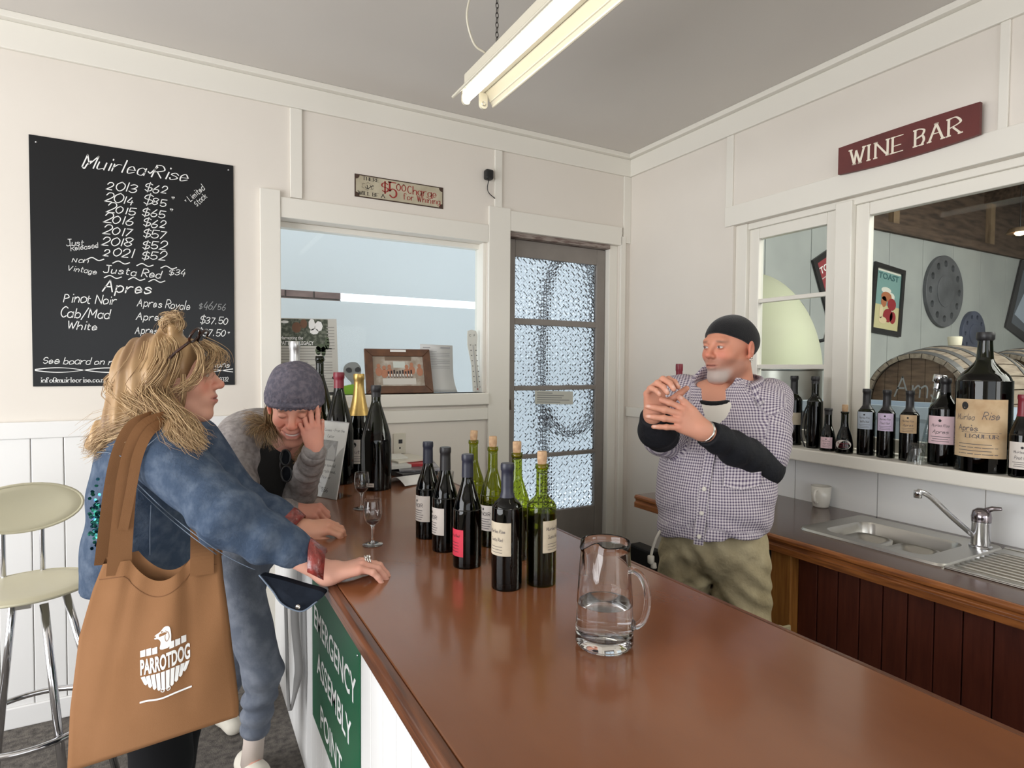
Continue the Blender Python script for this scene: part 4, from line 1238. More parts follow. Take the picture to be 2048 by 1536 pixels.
CT = 1.0154
G1 = 'opened wine bottles grouped on the bar counter'
NOIR = [('lgreyink', 'T', 'NOIR', 0, 0.045, 0.011, 0.032, dict(w=0.13)), ('ink', 'D', -0.008, 0.064, 0.003, 0.004)] + [('lgreyink', 'L', -0.022, 0.006 + 0.007 * i, 0.012 + 0.003 * (i % 3), 0.0078 + 0.007 * i) for i in range(5)]
bottle('wine_bottle', 'navy capped bottle with white label, farthest of the front row on the counter', (0.670, 1.752, CT), 0.299, 0.0375, cap='navy', fill=0.62, lab=('lwhite', 48, 0.075, 0.055, 0.135, NOIR), group=G1)
bottle('wine_bottle', 'black capped bottle with a white label turned left, second in the front row', (0.668, 1.606, CT), 0.300, 0.0375, cap='blackcap', fill=0.62, lab=('lwhite', 62, 0.075, 0.05, 0.128, NOIR), group=G1)
RED = [('lred', 'L', 0, 0, 0, 0), ('ink', 'T', 'Just a Red', 0, 0.052, 0.007, 0.04, dict(w=0.12, slant=0.2))] + [('ink', 'L', -0.02, 0.012 + 0.008 * i, 0.018, 0.0132 + 0.008 * i) for i in range(4)]
bottle('wine_bottle', 'navy capped bottle with a red label, third in the front row', (0.668, 1.450, CT), 0.300, 0.0385, cap='navy', cap_from=0.8, fill=0.62, lab=('lred', 62, 0.062, 0.032, 0.104, RED), group=G1)
BRD = [('lgreyink', 'T', 'Muirlea Rise', 0, 0.055, 0.008, 0.045, dict(w=0.13, slant=0.35)), ('lgreyink', 'T', 'Justa Red', 0, 0.035, 0.008, 0.035, dict(w=0.12))] + [('lgreyink', 'L', -0.018, 0.007 + 0.007 * i, 0.016, 0.0082 + 0.007 * i) for i in range(3)]
bottle('wine_bottle', 'straight shouldered bottle with navy capsule and beige label, nearest of the front row', (0.688, 1.262, CT), 0.302, 0.0372, 'bordeaux', cap='navy', cap_from=0.73, fill=0.70, lab=('lbeige', 42, 0.074, 0.085, 0.165, BRD), group=G1)
bottle('wine_bottle', 'corked green bottle showing only its neck behind the red label bottle', (0.828, 1.752, CT), 0.297, 0.0375, gl='bglass', fill=0.33, cork=True, lab=('lwhite', 50, 0.07, 0.055, 0.13, NOIR), group=G1)
bottle('wine_bottle', 'corked green bottle with white label, second of the back row on the counter', (0.812, 1.582, CT), 0.297, 0.0375, gl='bglass', fill=0.42, cork='straight', lab=('lwhite', 34, 0.07, 0.05, 0.125, NOIR), group=G1)
bottle('wine_bottle', 'corked bright green bottle behind the two straight shouldered bottles', (0.818, 1.445, CT), 0.297, 0.0385, gl='bglass', fill=0.45, cork=True, group=G1)
bottle('wine_bottle', 'straight shouldered green bottle with red stained cork, nearest of the back row', (0.776, 1.244, CT), 0.298, 0.0368, 'bordeaux', gl='bglass', fill=0.585, cork='straight', lab=('lbeige', -52, 0.06, 0.085, 0.163, BRD), group=G1)

# large bottles at the far end of the counter
G2 = 'large display bottles at the far end of the counter'


def big(name, label, u, Y, vt, r, kind, neck, **k):
    x = float(onY(u, 900, Y)[0]); h = hz(x, Y, vt) - CT
    return bottle(name, label, (x, Y, CT), h, r, kind, neck=neck, group=G2, **k)


big('wine_bottle', 'large bottle with silver foil neck and black top behind the woollen hat', 590, 3.06, 683, 0.066, 'slope', 0.0225, gl='bdark', fill=0.7, cap='silver', cap_from=0.72)
big('wine_bottle', 'tall dark green long necked bottle right of the woollen hat', 640, 2.94, 712, 0.07, 'slope', 0.0185, gl='bdark', fill=0.3)
big('wine_bottle', 'big sloping bottle with dark red capsule in front of the alien figure', 678, 2.745, 745, 0.066, 'slope', 0.0215, gl='bdark', fill=0.62, cap='redcap', cap_from=0.86)
cb = big('champagne_bottle', 'big sparkling wine bottle with gold foil neck and a white label', 718, 2.86, 748, 0.062, 'slope', 0.023, gl='bdark', fill=0.6, cap='gold', cap_from=0.60,
         lab=('lwhite', 22, 0.10, 0.07, 0.185, [('lgreyink', 'T', 'Brut', 0, 0.05, 0.016, 0.05, dict(w=0.12, slant=0.2)), ('ink', 'D', 0, 0.09, 0.012, 0.012)] + [('lgreyink', 'L', -0.03, 0.012 + 0.011 * i, 0.03, 0.014 + 0.011 * i) for i in range(3)]))
big('wine_bottle', 'very large black bottle with tiny white sticker in front of the gold foil bottle', 752, 2.545, 771, 0.0665, 'slope', 0.0195, gl='bdark', fill=0.55, cap='blackcap', cap_from=0.89,
    lab=('lwhite', 22, 0.034, 0.018, 0.034, [('lgreyink', 'L', -0.012, 0.007, 0.012, 0.009)]))

# ------------------------------------------------------------------ wine glasses and jug
M['clear'] = thin_glass('clear_glass', (0.955, 0.965, 0.965), 0.0, 1.3)
M['solidglass'] = glass('solid_glass', (1.0, 1.0, 1.0), 0.0, 1.43)


M['footglass'] = thin_glass('thick_glass', (0.84, 0.86, 0.86), 0.02, 3.0)


def wineglass(label, x, y, s=1.0, wine=0.058):
    t = thing('wine_glass', label, 'wine glass', (x, y, CT), 'small tasting glasses of red wine')
    l = (x, y, CT)
    b = MB(); b.lathe([(0, 0.004), (0.006, 0.006), (0.018, 0.004), (0.030, 0.0025), (0.0305, 0.001), (0.028, 0.0), (0, 0.0)], l, 28); b.make('foot', M['footglass'], t, smooth=True)
    b = MB(); b.lathe(smooth_profile([(0.008, 0.004), (0.0046, 0.014), (0.0040, 0.035), (0.0052, 0.054), (0.010, 0.062)], 4), l, 16, cap0=True, cap1=True); b.make('stem', M['solidglass'], t, smooth=True)
    P = smooth_profile([(0.002, 0.060), (0.012, 0.063), (0.022, 0.074), (0.0275, 0.092), (0.0275, 0.112), (0.0245, 0.138)], 5)
    b = MB(); b.lathe(P + [(r - 0.0012, z) for r, z in P[::-1]], l, 32); b.make('bowl', M['clear'], t, smooth=True)
    zf = wine + 0.013
    Q = [(max(r - 0.0018, 0.001), z + 0.001) for r, z in P if z < zf]
    b = MB(); b.lathe([(0, 0.0615)] + Q + [(rad_at(P, zf) - 0.0018, zf + 0.001), (0, zf + 0.001)], l, 28); b.make('wine', mat('red_wine', (44, 8, 14), 0.08), t, smooth=True)


wineglass('small stemmed wine glass near the middle of the counter with a little red wine', 0.492, 1.745)
wineglass('small stemmed wine glass beside the standing menu with some red wine', 0.580, 2.205, wine=0.066)

J = np.array([0.711, 0.906, CT])
jg = thing('water_jug', 'clear glass jug with pouring lip and handle half filled with water', 'jug', J)
jr0, jr1, jh = 0.0565, 0.0465, 0.203
spd = -np.array([math.cos(YAW) * 0.82 - math.sin(YAW) * -0.57, -math.sin(YAW) * 0.82 - math.cos(YAW) * -0.57, 0])   # spout: image left and away
spa = math.atan2(spd[1], spd[0]); seg = 64


def jug_shell(prof, lipz):
    V = []; F = []
    for r, z in prof:
        for k in range(seg):
            a = 2 * PI * k / seg
            d = math.atan2(math.sin(a - spa), math.cos(a - spa)); g = math.exp(-(d / 0.22) ** 2); q = max(0, (z - lipz) / (jh - lipz))
            rr = r + 0.017 * g * q * q - 0.007 * math.exp(-((abs(d) - 0.5) / 0.2) ** 2) * q * q
            V.append((J[0] + rr * math.cos(a), J[1] + rr * math.sin(a), J[2] + z + (0.007 * math.exp(-((abs(d) - 0.4) / 0.25) ** 2) - 0.006 * g) * q * q))
    for i in range(len(prof) - 1):
        for k in range(seg):
            k2 = (k + 1) % seg; F.append((i * seg + k, i * seg + k2, (i + 1) * seg + k2, (i + 1) * seg + k))
    return V, F


out_ = [(0.0, 0.0), (0.040, 0.0), (0.052, 0.002), (jr0, 0.010), (jr0 - 0.0008, 0.03), (0.0535, 0.09), (0.050, 0.145), (jr1 + 0.0012, 0.185), (jr1 + 0.002, jh - 0.003), (jr1 + 0.001, jh)]
inn_ = [(jr1 + 0.0002, jh - 0.0008), (jr1 - 0.0008, 0.185), (0.0482, 0.145), (0.0513, 0.09), (jr0 - 0.0046, 0.035), (jr0 - 0.006, 0.026), (0.042, 0.021), (0.0, 0.020)]
V, F = jug_shell(out_ + inn_, 0.165); mk('jug_body', V, F, M['solidglass'], jg, smooth=True)
wl = 0.083
b = MB(); b.lathe([(0, 0.0195), (0.043, 0.0205), (jr0 - 0.0058, 0.0262), (jr0 - 0.0044, 0.035), (0.0514, wl - 0.001), (0.0516, wl + 0.0008), (0.048, wl - 0.0004), (0, wl - 0.0006)], J, 64); b.make('water', glass('water', (0.98, 0.99, 1.0), 0.0, 1.33), jg, smooth=True)
hdir = np.array([math.cos(YAW) * 0.93, -math.sin(YAW) * 0.93, 0]) - np.array([math.sin(YAW), math.cos(YAW), 0]) * 0.36
P = [J + hdir * r + np.array([0, 0, z]) for r, z in ((0.046, 0.150), (0.056, 0.152), (0.070, 0.143), (0.080, 0.120), (0.082, 0.088), (0.075, 0.060), (0.064, 0.047), (0.054, 0.046))]
b = MB(); b.tube(crom(P, 7), 0.0066, 14); b.lathe([(0, -0.006), (0.010, -0.003), (0.011, 0.003), (0.006, 0.008)], P[-1] - hdir * 0.001, 14, hdir, cap1=True); b.make('handle', M['solidglass'], jg, smooth=True)

# ------------------------------------------------------------------ standing menu and papers
acr = thing('menu_stand', 'clear acrylic stand holding a white price sheet beside the woman in the hat', 'menu stand', (0.5, 2.44, CT))
BLp, BRp = onZ(612, 988, CT + 0.001), onZ(673, 1000, CT + 0.001)
dw = BRp - BLp; dw[2] = 0
nrm = np.array([-dw[1], dw[0], 0.0]); nrm /= np.linalg.norm(nrm)
if nrm @ ca < 0: nrm = -nrm                      # faces the camera side
TLp = at(637, 841, 2.52); TRp = TLp + (BRp - BLp) * 1.0
fn_ = np.cross(TRp - TLp, BLp - TLp); fn_ /= np.linalg.norm(fn_)
if fn_ @ ca < 0: fn_ = -fn_
b = MB(); b.prism([TLp, TRp, BRp, BLp], -fn_ * 0.002); b.make('sheet', M['paper'], acr)
b = MB(); b.prism([p + fn_ * 0.004 for p in (TLp, TRp, BRp, BLp)], fn_ * 0.0015)
back = [BLp, BRp, BRp + (nrm * -0.085), BLp + (nrm * -0.085)]
b.prism([p + np.array([0, 0, 0.0005]) for p in back], (0, 0, 0.0025)); b.make('acrylic', M['clear'], acr)
b = MB(); b.prism([TLp + fn_ * -0.003, TRp + fn_ * -0.003, TRp + fn_ * 0.006, TLp + fn_ * 0.006], (0, 0, 0.003)); b.make('top_edge', mat('acrylic_edge', (150, 148, 146), 0.2), acr)
fq = quad_fn(TLp, TRp, BRp, BLp, fn_, 0.0006); asp = np.linalg.norm(TLp - BLp) / np.linalg.norm(TRp - TLp)
pr = Print(fq)


def qtext(pr, t, x, y, h, wd_, **k):
    V, F, w2 = text2d(t, h, **k)
    if w2: pr.put(V * [wd_ / w2, 1], F, x, y)


for t, x, y, wd_ in (('Old Cuvees - From the', 0.13, 0.87, 0.78), ('Cellar', 0.40, 0.785, 0.22), ("Today's special", 0.18, 0.405, 0.62), ('wine - Traditional,', 0.12, 0.325, 0.72), ('Riesling, Noir or', 0.10, 0.245, 0.6), ('Reserve...', 0.10, 0.175, 0.36), ('$56', 0.48, 0.075, 0.2)):
    qtext(pr, t, x, y, 0.036 if '$' not in t else 0.05, wd_, w=0.14)
pr.make('lettering', mat('grey_ink', (84, 82, 84), 0.8), acr)
pr = Print(fq); pr.rect(0.24, 0.48, 0.76, 0.75); pr.make('photo', mat('grey_photo', (118, 116, 116), 0.7, noise=(60, (70, 68, 70), 0.4, 0.65)), acr)
pr = Print(quad_fn(TLp, TRp, BRp, BLp, fn_, 0.001)); pr.poly([(0.5, 0.5), (0.74, 0.5), (0.72, 0.62), (0.6, 0.7), (0.48, 0.62)]); pr.poly([(0.3, 0.56), (0.36, 0.55), (0.35, 0.68), (0.31, 0.68)]); pr.make('photo_shapes', mat('light_grey_photo', (164, 162, 160), 0.7), acr)

# magazines, pens and papers by the wall
bx = 1.0


def slab(name, lab, cat, u, v, w_, d_, t_, z, ang, m, Y=None, group=None):
    p = onY(u, v, Y); c = np.array([p[0], Y, z + t_ / 2]); a = math.radians(ang)
    ax = np.array([math.cos(a), math.sin(a), 0]) * w_ / 2; ay = np.array([-math.sin(a), math.cos(a), 0]) * d_ / 2
    b = MB(); b.obox(c, ax, ay, (0, 0, t_ / 2)); return tag(b.make(name, m, bevel=0.001, origin=(c[0], c[1], z)), lab, cat, group)


mgz = 'papers stacked against the wall'
z = CT
slab('folder', 'black folder at the bottom of the paper stack by the wall', 'folder', 822, 930, 0.24, 0.30, 0.022, z, 8, mat('black_folder', (30, 30, 34), 0.35), 2.86, mgz); z += 0.0222
slab('magazine', 'grey magazine in the paper stack with a dark cover', 'magazine', 835, 930, 0.20, 0.27, 0.008, z, -14, mat('mag_grey', (92, 90, 94), 0.3, noise=(18, (150, 150, 160), 0.5, 0.6)), 2.86, mgz); z += 0.0082
slab('notebook', 'red book lying crosswise on the paper stack', 'book', 832, 930, 0.13, 0.20, 0.014, z, -20, mat('red_cover', (168, 30, 40), 0.4), 2.92, mgz)
slab('booklet', 'thin white booklet with black spine left of the red book', 'book', 781, 930, 0.14, 0.2, 0.016, z, 5, mat('booklet_white', (196, 194, 188), 0.6), 2.90, mgz); z += 0.0145
slab('paper_pad', 'cream paper pad on top of the stack by the wall', 'paper', 808, 905, 0.19, 0.21, 0.010, z + 0.002, 12, mat('pad_cream', (206, 200, 186), 0.8), 2.98, mgz)
slab('notepad', 'small white notepad topmost on the paper stack below the outlet', 'paper', 788, 895, 0.11, 0.15, 0.008, z + 0.0125, -4, mat('pad_white', (214, 212, 204), 0.8), 3.0, mgz)
# curled white sheet
p0, p1 = onZ(806, 976, CT), onZ(846, 968, CT)
dx_ = (p1 - p0); dx_ /= np.linalg.norm(dx_); dx_[2] = 0; dy_ = np.array([-dx_[1], dx_[0], 0])
V = []; F = []
for i in range(12):
    t = i / 11; q = t * 0.16; hgt = 0.03 * math.sin(min(t * 1.25, 1) * PI) + 0.001
    for s in (0.012, 0.165): V.append(p0 + dx_ * s + dy_ * q + np.array([0, 0, hgt + (0.006 if s < 0.1 else 0)]))
for i in range(11): F.append((2 * i, 2 * i + 1, 2 * i + 3, 2 * i + 2))
o = mk('curled_sheet', V, F, M['paper'], None, smooth=True, origin=(p0[0], p0[1], CT)); o.modifiers.new('s', 'SOLIDIFY').thickness = 0.0006
tag(o, 'curled white sheet of paper on the counter in front of the black folder', 'paper')
# clear tumbler of water near the navy bottle
p = onZ(918, 968, CT); tg = thing('drinking_glass', 'plain clear tumbler standing behind the front row of bottles', 'glass', (0.98, 2.35, CT))
b = MB(); b.lathe([(0, 0.004), (0.027, 0.004), (0.033, 0.085), (0.0345, 0.085), (0.029, 0.0), (0, 0)], (0.98, 2.35, CT), 28); b.make('tumbler', M['clear'], tg, smooth=True)

# ------------------------------------------------------------------ bottles on the window shelf
SZ = 1.1755
G3 = 'bottles displayed on the window shelf'


def shelfb(label, u, v, vt, wpx, X, kind, neckpx, **k):
    p = onX(u, v, X); y = p[1]; h = hz(X, y, vt) - SZ
    dep_ = X * math.sin(YAW) + y * math.cos(YAW); r = wpx * 0.5 * dep_ / F_PX * 0.97
    return bottle('wine_bottle', label, (X, y, SZ), h, r, kind, neck=neckpx * 0.5 * dep_ / F_PX, group=G3, **k)


shelfb('dark bottle with beige label half hidden by the shirt shoulder', 1586, 890, 752, 32, 2.655, 'bordeaux', 13, fill=0.7, cap='blackcap', cap_from=0.74, lab=('lbeige', -10, 0.06, 0.1, 0.16, []))
sb = shelfb('slender dark green bottle held in a black wire carrier at the shelf end', 1628, 895, 753, 30, 2.63, 'bordeaux', 14, fill=0.6, cap='blackcap', cap_from=0.9)
yb = sb.location[1]
b = MB(); cw = M['black']
for s in (-1, 1):
    b.tube(crom([(2.63 + 0.02 * s, yb + 0.034, SZ + 0.002), (2.625 + 0.015 * s, yb + 0.056, SZ + 0.06), (2.63 + 0.012 * s, yb + 0.052, SZ + 0.15), (2.63, yb + 0.022, SZ + 0.235), (2.63, yb + 0.010, SZ + 0.262)], 5), 0.0035, 6)
b.make('wire_carrier', cw, sb, smooth=True)
shelfb('small bell shaped bottle with black wax top and pink label', 1655, 903, 817, 31, 2.595, 'bell', 13, fill=0.75, cap='blackcap', cap_from=0.86, lab=('lpink', 12, 0.052, 0.014, 0.065, house_label(0.05, 0.05, 'Apres')))
sb = shelfb('small bell shaped bottle with cork and oval cream label', 1688, 907, 823, 33, 2.595, 'bell', 13, fill=0.75, cork='straight')
c_ = np.array(sb.location); rr = 0.0358
a_m = math.atan2(CAM[1] - c_[1], CAM[0] - c_[0]) - math.radians(8)
pr = Print(cyl_fn(c_, rr, a_m, 0.04, 0.0012)); pr.disc(0, 0, 0.034, 0.021, 24); lo = pr.make('label', M['lwhite'], sb)
pr = Print(cyl_fn(c_, rr, a_m, 0.04, 0.0018)); pr.text('Muirlea Rise', 0, 0.002, 0.008, align='C', width=0.045, w=0.13, slant=0.35)
for i in range(2): pr.rect(-0.018, -0.006 - 0.006 * i, 0.018, -0.0045 - 0.006 * i, 6)
pr.make('label_print', M['redcap'], lo)
HB = dict(kind='bordeaux', neckpx=13.5)
shelfb('slim bottle with grey blue label right of the window post', 1731, 909, 778, 33, 2.63, fill=0.55, cap='blackcap', cap_from=0.70, lab=('lgrey', 14, 0.066, 0.115, 0.19, house_label(0.066, 0.075, 'White')), **HB)
shelfb('slim bottle with lilac label second from the window post', 1771, 913, 780, 33, 2.63, fill=0.7, cap='blackcap', cap_from=0.70, lab=('llilac', 10, 0.066, 0.115, 0.19, house_label(0.066, 0.075, 'Pinot Noir')), **HB)
shelfb('slim bottle with tan label behind the upturned glass', 1817, 917, 782, 35, 2.63, fill=0.7, cap='blackcap', cap_from=0.70, lab=('lold', 10, 0.066, 0.115, 0.19, house_label(0.066, 0.075, 'Apres')), **HB)
shelfb('broad dark bottle with large pink label left of the giant bottle', 1887, 930, 757, 57, 2.645, 'jug', 17, fill=0.72, cap='blackcap', cap_from=0.84, lab=('lpink', 16, 0.098, 0.085, 0.195, house_label(0.098, 0.11, 'Apres')))
gx, gy = 2.625, float(onX(1963, 936, 2.625)[1]); gh = hz(gx, gy, 665) - SZ
gl_ = []
ks = dict(w=0.10, slant=0.35)
gl_ += [('ink', 'D', -0.045, 0.19, 0.012, 0.015), ('lgreyink', 'T', 'Muirlea', -0.045, 0.138, 0.022, 0.062, ks), ('lgreyink', 'T', 'Rise', 0.035, 0.142, 0.027, 0.05, ks),
        ('lgreyink', 'T', 'Après', -0.035, 0.098, 0.021, 0.065, dict(w=0.13)), ('lgreyink', 'T', 'LIQUEUR', 0.01, 0.073, 0.013, 0.10, dict(w=0.16, contrast=True, serif=True)), ('lgreyink', 'L', -0.055, 0.092, 0.07, 0.0935)]
gl_ += [('lgreyink', 'L', -0.065, 0.012 + 0.012 * i, 0.06 - 0.02 * (i % 2), 0.0145 + 0.012 * i) for i in range(4)]
bottle('wine_bottle', 'giant dark bottle with large aged parchment label on the window shelf', (gx, gy, SZ), gh, 0.087, 'jug', gl='bdark', fill=0.7, neck=0.0245, cap='blackcap', cap_from=0.965, lab=('lold', 8, 0.185, 0.055, 0.27, gl_), group=G3, seg=44)
shelfb('bottle with red capsule and white label at the right picture edge', 2043, 943, 790, 44, 2.60, 'burgundy', 17, fill=0.7, cap='redcap', cap_from=0.74, lab=('lwhite', 0, 0.085, 0.03, 0.125, house_label(0.08, 0.09, 'Pinot Noir')))
# bottle behind the man: only its red neck shows
bottle('wine_bottle', 'bottle with red neck capsule behind the bartender at the bench end', (2.33, float(onX(1356, 900, 2.33)[1]), 0.9005), hz(2.33, float(onX(1356, 900, 2.33)[1]), 728) - 0.9005, 0.066, 'slope', cap='redcap', cap_from=0.78, fill=0.6, neck=0.0165)
# glass wine thief leaning among the bottles
pa, pb_ = onX(1840, 912, 2.66), onX(1878, 766, 2.72)
pa[2] = SZ + 0.002
wt = thing('wine_thief', 'long clear glass sampling tube with metal cap leaning on the window', 'wine thief', pa)
b = MB(); b.tube([pa, pa * 0.5 + pb_ * 0.5, pb_], 0.0115, 14); b.make('glass_tube', thin_glass('thief_glass', (0.80, 0.84, 0.84), 0.05, 2.5), wt, smooth=True)
b = MB(); b.tube([pa, pb_], 0.0075, 10); b.make('inner_tube', M['clear'], wt, smooth=True)
ax_ = (pb_ - pa) / np.linalg.norm(pb_ - pa)
b = MB(); b.lathe([(0.014, -0.03), (0.016, -0.024), (0.015, -0.016), (0.017, -0.008), (0.016, 0.0), (0.024, 0.004), (0.025, 0.03), (0.023, 0.034), (0, 0.034)], pb_, 20, ax_, cap0=True); b.make('metal_cap', M['chrome'], wt, smooth=True)
# upturned thick glass
p = onZ(1833, 927, SZ); ug = thing('shot_glass', 'thick upturned shot glass at the front of the window shelf', 'glass', p)
b = MB(); b.lathe([(0.034, 0.0), (0.0345, 0.002), (0.031, 0.05), (0.031, 0.072), (0.024, 0.083), (0, 0.083), (0, 0.06), (0.018, 0.058), (0.026, 0.045), (0.031, 0.0)], p, 32); b.make('tumbler', M['clear'], ug, smooth=True)

# ------------------------------------------------------------------ cellar: tank, barrels, posters, discs
# upright steel tank with a tall dome
tkc = np.array([3.335, 2.735, 0.0]); tr = 0.45
tk = thing('steel_tank', 'tall domed stainless steel tank behind the small window', 'tank', tkc)
ts = mat('tank_steel', (200, 204, 176), 0.7, metal=0.2, noise=(3, (198, 200, 176), 0.35, 0.65))
b = MB(); b.lathe([(tr * math.cos(a), 1.55 + 0.64 * math.sin(a) ** 1.12) for a in np.linspace(0, PI / 2, 16)], tkc, 56); b.make('dome', ts, tk, smooth=True)
b = MB(); b.lathe([(tr, 0.12), (tr, 1.54)], tkc, 56); b.make('shell', M['steel'], tk, smooth=True)
b = MB(); b.lathe([(tr, 1.538), (tr + 0.008, 1.54), (tr + 0.008, 1.556), (tr, 1.56)], tkc, 56); b.make('rim_band', M['steel'], tk, smooth=True)
for a in (0.8, 2.4, 3.9, 5.5):
    b = MB(); c_ = tkc + np.array([0.36 * math.cos(a), 0.36 * math.sin(a), 0]); b.tube([c_, c_ + np.array([0, 0, 0.2])], 0.03, 10); b.make('foot', M['steel'], tk)
hp = tkc + np.array([0.30, -0.30, 1.72]); b = MB(); b.tube([tkc + np.array([0.27, -0.27, 1.72]), hp + np.array([0.03, -0.03, 0.02]), hp + np.array([0.05, -0.03, 0.07])], 0.012, 8); b.make('valve_handle', M['black'], tk)

wood = mat('grey_oak', (150, 138, 122), 0.8, noise=(6, (118, 104, 90), 0.35, 0.7), stretch=(1, 8, 8))
headw = mat('barrel_head_wood', (116, 94, 74), 0.8, noise=(7, (84, 66, 52), 0.35, 0.7), stretch=(8, 1.5, 8))
hoop = mat('grey_hoop', (120, 120, 120), 0.5, metal=0.6)


def barrel(label, c, L_, rh, rb, mark=None, bung=True):
    c = np.asarray(c, float); t = thing('wine_barrel', label, 'barrel', (c[0], c[1], c[2]), 'oak barrels in the cellar')
    n = 26
    rr = lambda q: rh + (rb - rh) * (1 - (2 * q - 1) ** 2)
    qs = np.linspace(0, 1, 11)
    for k in range(n):
        a0, a1 = 2 * PI * (k + 0.04) / n, 2 * PI * (k + 0.96) / n
        V = []; F = []
        for q in qs:
            for dr in (0, -0.026):
                for a in (a0, a1): V.append((c[0] + q * L_, c[1] + (rr(q) + dr) * math.cos(a), c[2] + (rr(q) + dr) * math.sin(a)))
        for i in range(10):
            o = 4 * i
            F += [(o, o + 1, o + 5, o + 4), (o + 2, o + 6, o + 7, o + 3), (o, o + 4, o + 6, o + 2), (o + 1, o + 3, o + 7, o + 5)]
        F += [(0, 2, 3, 1), (40, 41, 43, 42)]
        mk('stave', V, F, wood, t)
    for q in (0.03, 0.15, 0.30, 0.70, 0.85, 0.97):
        b = MB(); w_ = 0.022 / L_
        b.lathe([(rr(q - w_) + 0.001, (q - w_) * L_), (rr(q - w_) + 0.003, (q - w_) * L_), (rr(q + w_) + 0.003, (q + w_) * L_), (rr(q + w_) + 0.001, (q + w_) * L_)], c, 48, (1, 0, 0)); b.make('hoop', hoop, t, smooth=False)
    hr = rh - 0.024; ys_ = np.linspace(-hr, hr, 8)
    for y0, y1 in zip(ys_[:-1], ys_[1:]):
        P = []
        for y in np.linspace(y0 + 0.001, y1 - 0.001, 5): P.append((c[0] + 0.035, c[1] + y, c[2] + math.sqrt(max(hr * hr - y * y, 0))))
        for y in np.linspace(y1 - 0.001, y0 + 0.001, 5): P.append((c[0] + 0.035, c[1] + y, c[2] - math.sqrt(max(hr * hr - y * y, 0))))
        b = MB(); b.prism(P, (0.022, 0, 0)); b.make('head_board', headw, t, bevel=0.002)
    if bung:
        b = MB(); b.lathe([(0.035, 0), (0.04, 0.05), (0.035, 0.055), (0, 0.055)], c + np.array([L_ / 2, 0, rb]), 14); b.make('bung', mat('silicone_bung', (206, 200, 178), 0.6), t, smooth=True)
    if mark:
        pr = Print(planar(c + np.array([0.034, 0, 0]), (0, -1, 0), (0, 0, 1)))
        pr.text(mark, -0.13, 0.03, 0.12, width=0.27, w=0.09, slant=0.05); pr.line([(-0.19, -0.02), (-0.16, 0.05)], 0.012); pr.line(crom([(0.10, 0.02), (0.08, -0.04), (0.02, -0.09)], 4), 0.008)
        pr.make('chalk_mark', M['chalkdim'], t)
    return t


b1 = onX(1828, 805, 3.78)
barrel('oak barrel with chalk letters on its head facing the large window', b1, 0.9, 0.29, 0.348, 'AmJ')
b2 = onX(2005, 790, 5.0)
barrel('second oak barrel behind the giant bottle, further back and higher', b2 + np.array([0, 0, 0.0]), 0.9, 0.285, 0.34)
b3 = onX(1995, 930, 4.1)
rk = thing('barrel_rack', 'pale steel rack carrying the oak barrels in the cellar', 'rack', (4.5, b1[1], 0))
b = MB()
for x in (3.95, 4.45): b.box(x, x + 0.05, b1[1] - 0.5, b1[1] + 0.5, b1[2] - 0.40, b1[2] - 0.345)
for x in (3.95, 4.45):
    for y in (-0.5, 0.45): b.box(x, x + 0.05, b1[1] + y, b1[1] + y + 0.05, 0, b1[2] - 0.345)
b.make('rack_frame', M['steel'], rk)
b = MB(); b.box(5.1, 5.15, b2[1] - 0.5, b2[1] + 0.5, b2[2] - 0.42, b2[2] - 0.35).box(5.7, 5.75, b2[1] - 0.5, b2[1] + 0.5, b2[2] - 0.42, b2[2] - 0.35)
for x in (5.1, 5.7):
    for y in (-0.5, 0.45): b.box(x, x + 0.05, b2[1] + y, b2[1] + y + 0.05, 0, b2[2] - 0.35)
rk2 = thing('barrel_rack', 'pale steel rack under the second barrel further back', 'rack', (5.4, b2[1], 0)); b.make('rack_frame', M['steel'], rk2)

# plastic tub and hose below the barrel, seen low in the large window
tbp = onX(1800, 850, 3.25)
b = MB(); cx, cy, cz_ = 3.25, float(tbp[1]), 0.0
rings(b, [rrect(cx - 0.20, cx + 0.20, cy - 0.36, cy + 0.36, 0.06, 0.0), rrect(cx - 0.22, cx + 0.22, cy - 0.40, cy + 0.40, 0.06, 1.30), rrect(cx - 0.25, cx + 0.25, cy - 0.43, cy + 0.43, 0.06, 1.32), rrect(cx - 0.25, cx + 0.25, cy - 0.43, cy + 0.43, 0.06, 1.375), rrect(cx - 0.21, cx + 0.21, cy - 0.39, cy + 0.39, 0.05, 1.375), rrect(cx - 0.18, cx + 0.18, cy - 0.34, cy + 0.34, 0.05, 1.0)], True)
o = tag(b.make('picking_bin', mat('pale_blue_bin', (176, 190, 206), 0.5), smooth=True, origin=(cx, cy, 0)), 'pale blue plastic bin with thick rim in front of the chalked barrel', 'bin'); o.modifiers.new('e', 'EDGE_SPLIT').split_angle = 0.6


def poster(label, pts, Y, frame_rgb, fw, paint):
    q4 = [onY(u, v, Y) for u, v in pts]; c = sum(q4) / 4
    t = thing('framed_poster', label, 'poster', (c[0], YC - 0.02, c[2]))
    n = np.array([0, -1.0, 0]); fq = quad_fn(*q4, n, 0)
    fx = fw; fy = fw * np.linalg.norm(q4[1] - q4[0]) / np.linalg.norm(q4[3] - q4[0])
    fm = mat('poster_frame', frame_rgb, 0.4)
    for qd in ([(0, 1), (1, 1), (1 - fx, 1 - fy), (fx, 1 - fy)], [(0, 0), (fx, fy), (1 - fx, fy), (1, 0)], [(0, 1), (fx, 1 - fy), (fx, fy), (0, 0)], [(1, 1), (1, 0), (1 - fx, fy), (1 - fx, 1 - fy)]):
        b = MB(); b.prism([fq(*p) for p in qd], n * 0.02); b.make('frame_rail', fm, t)
    paint(t, lambda e: quad_fn(*q4, n, e), fx, fy)


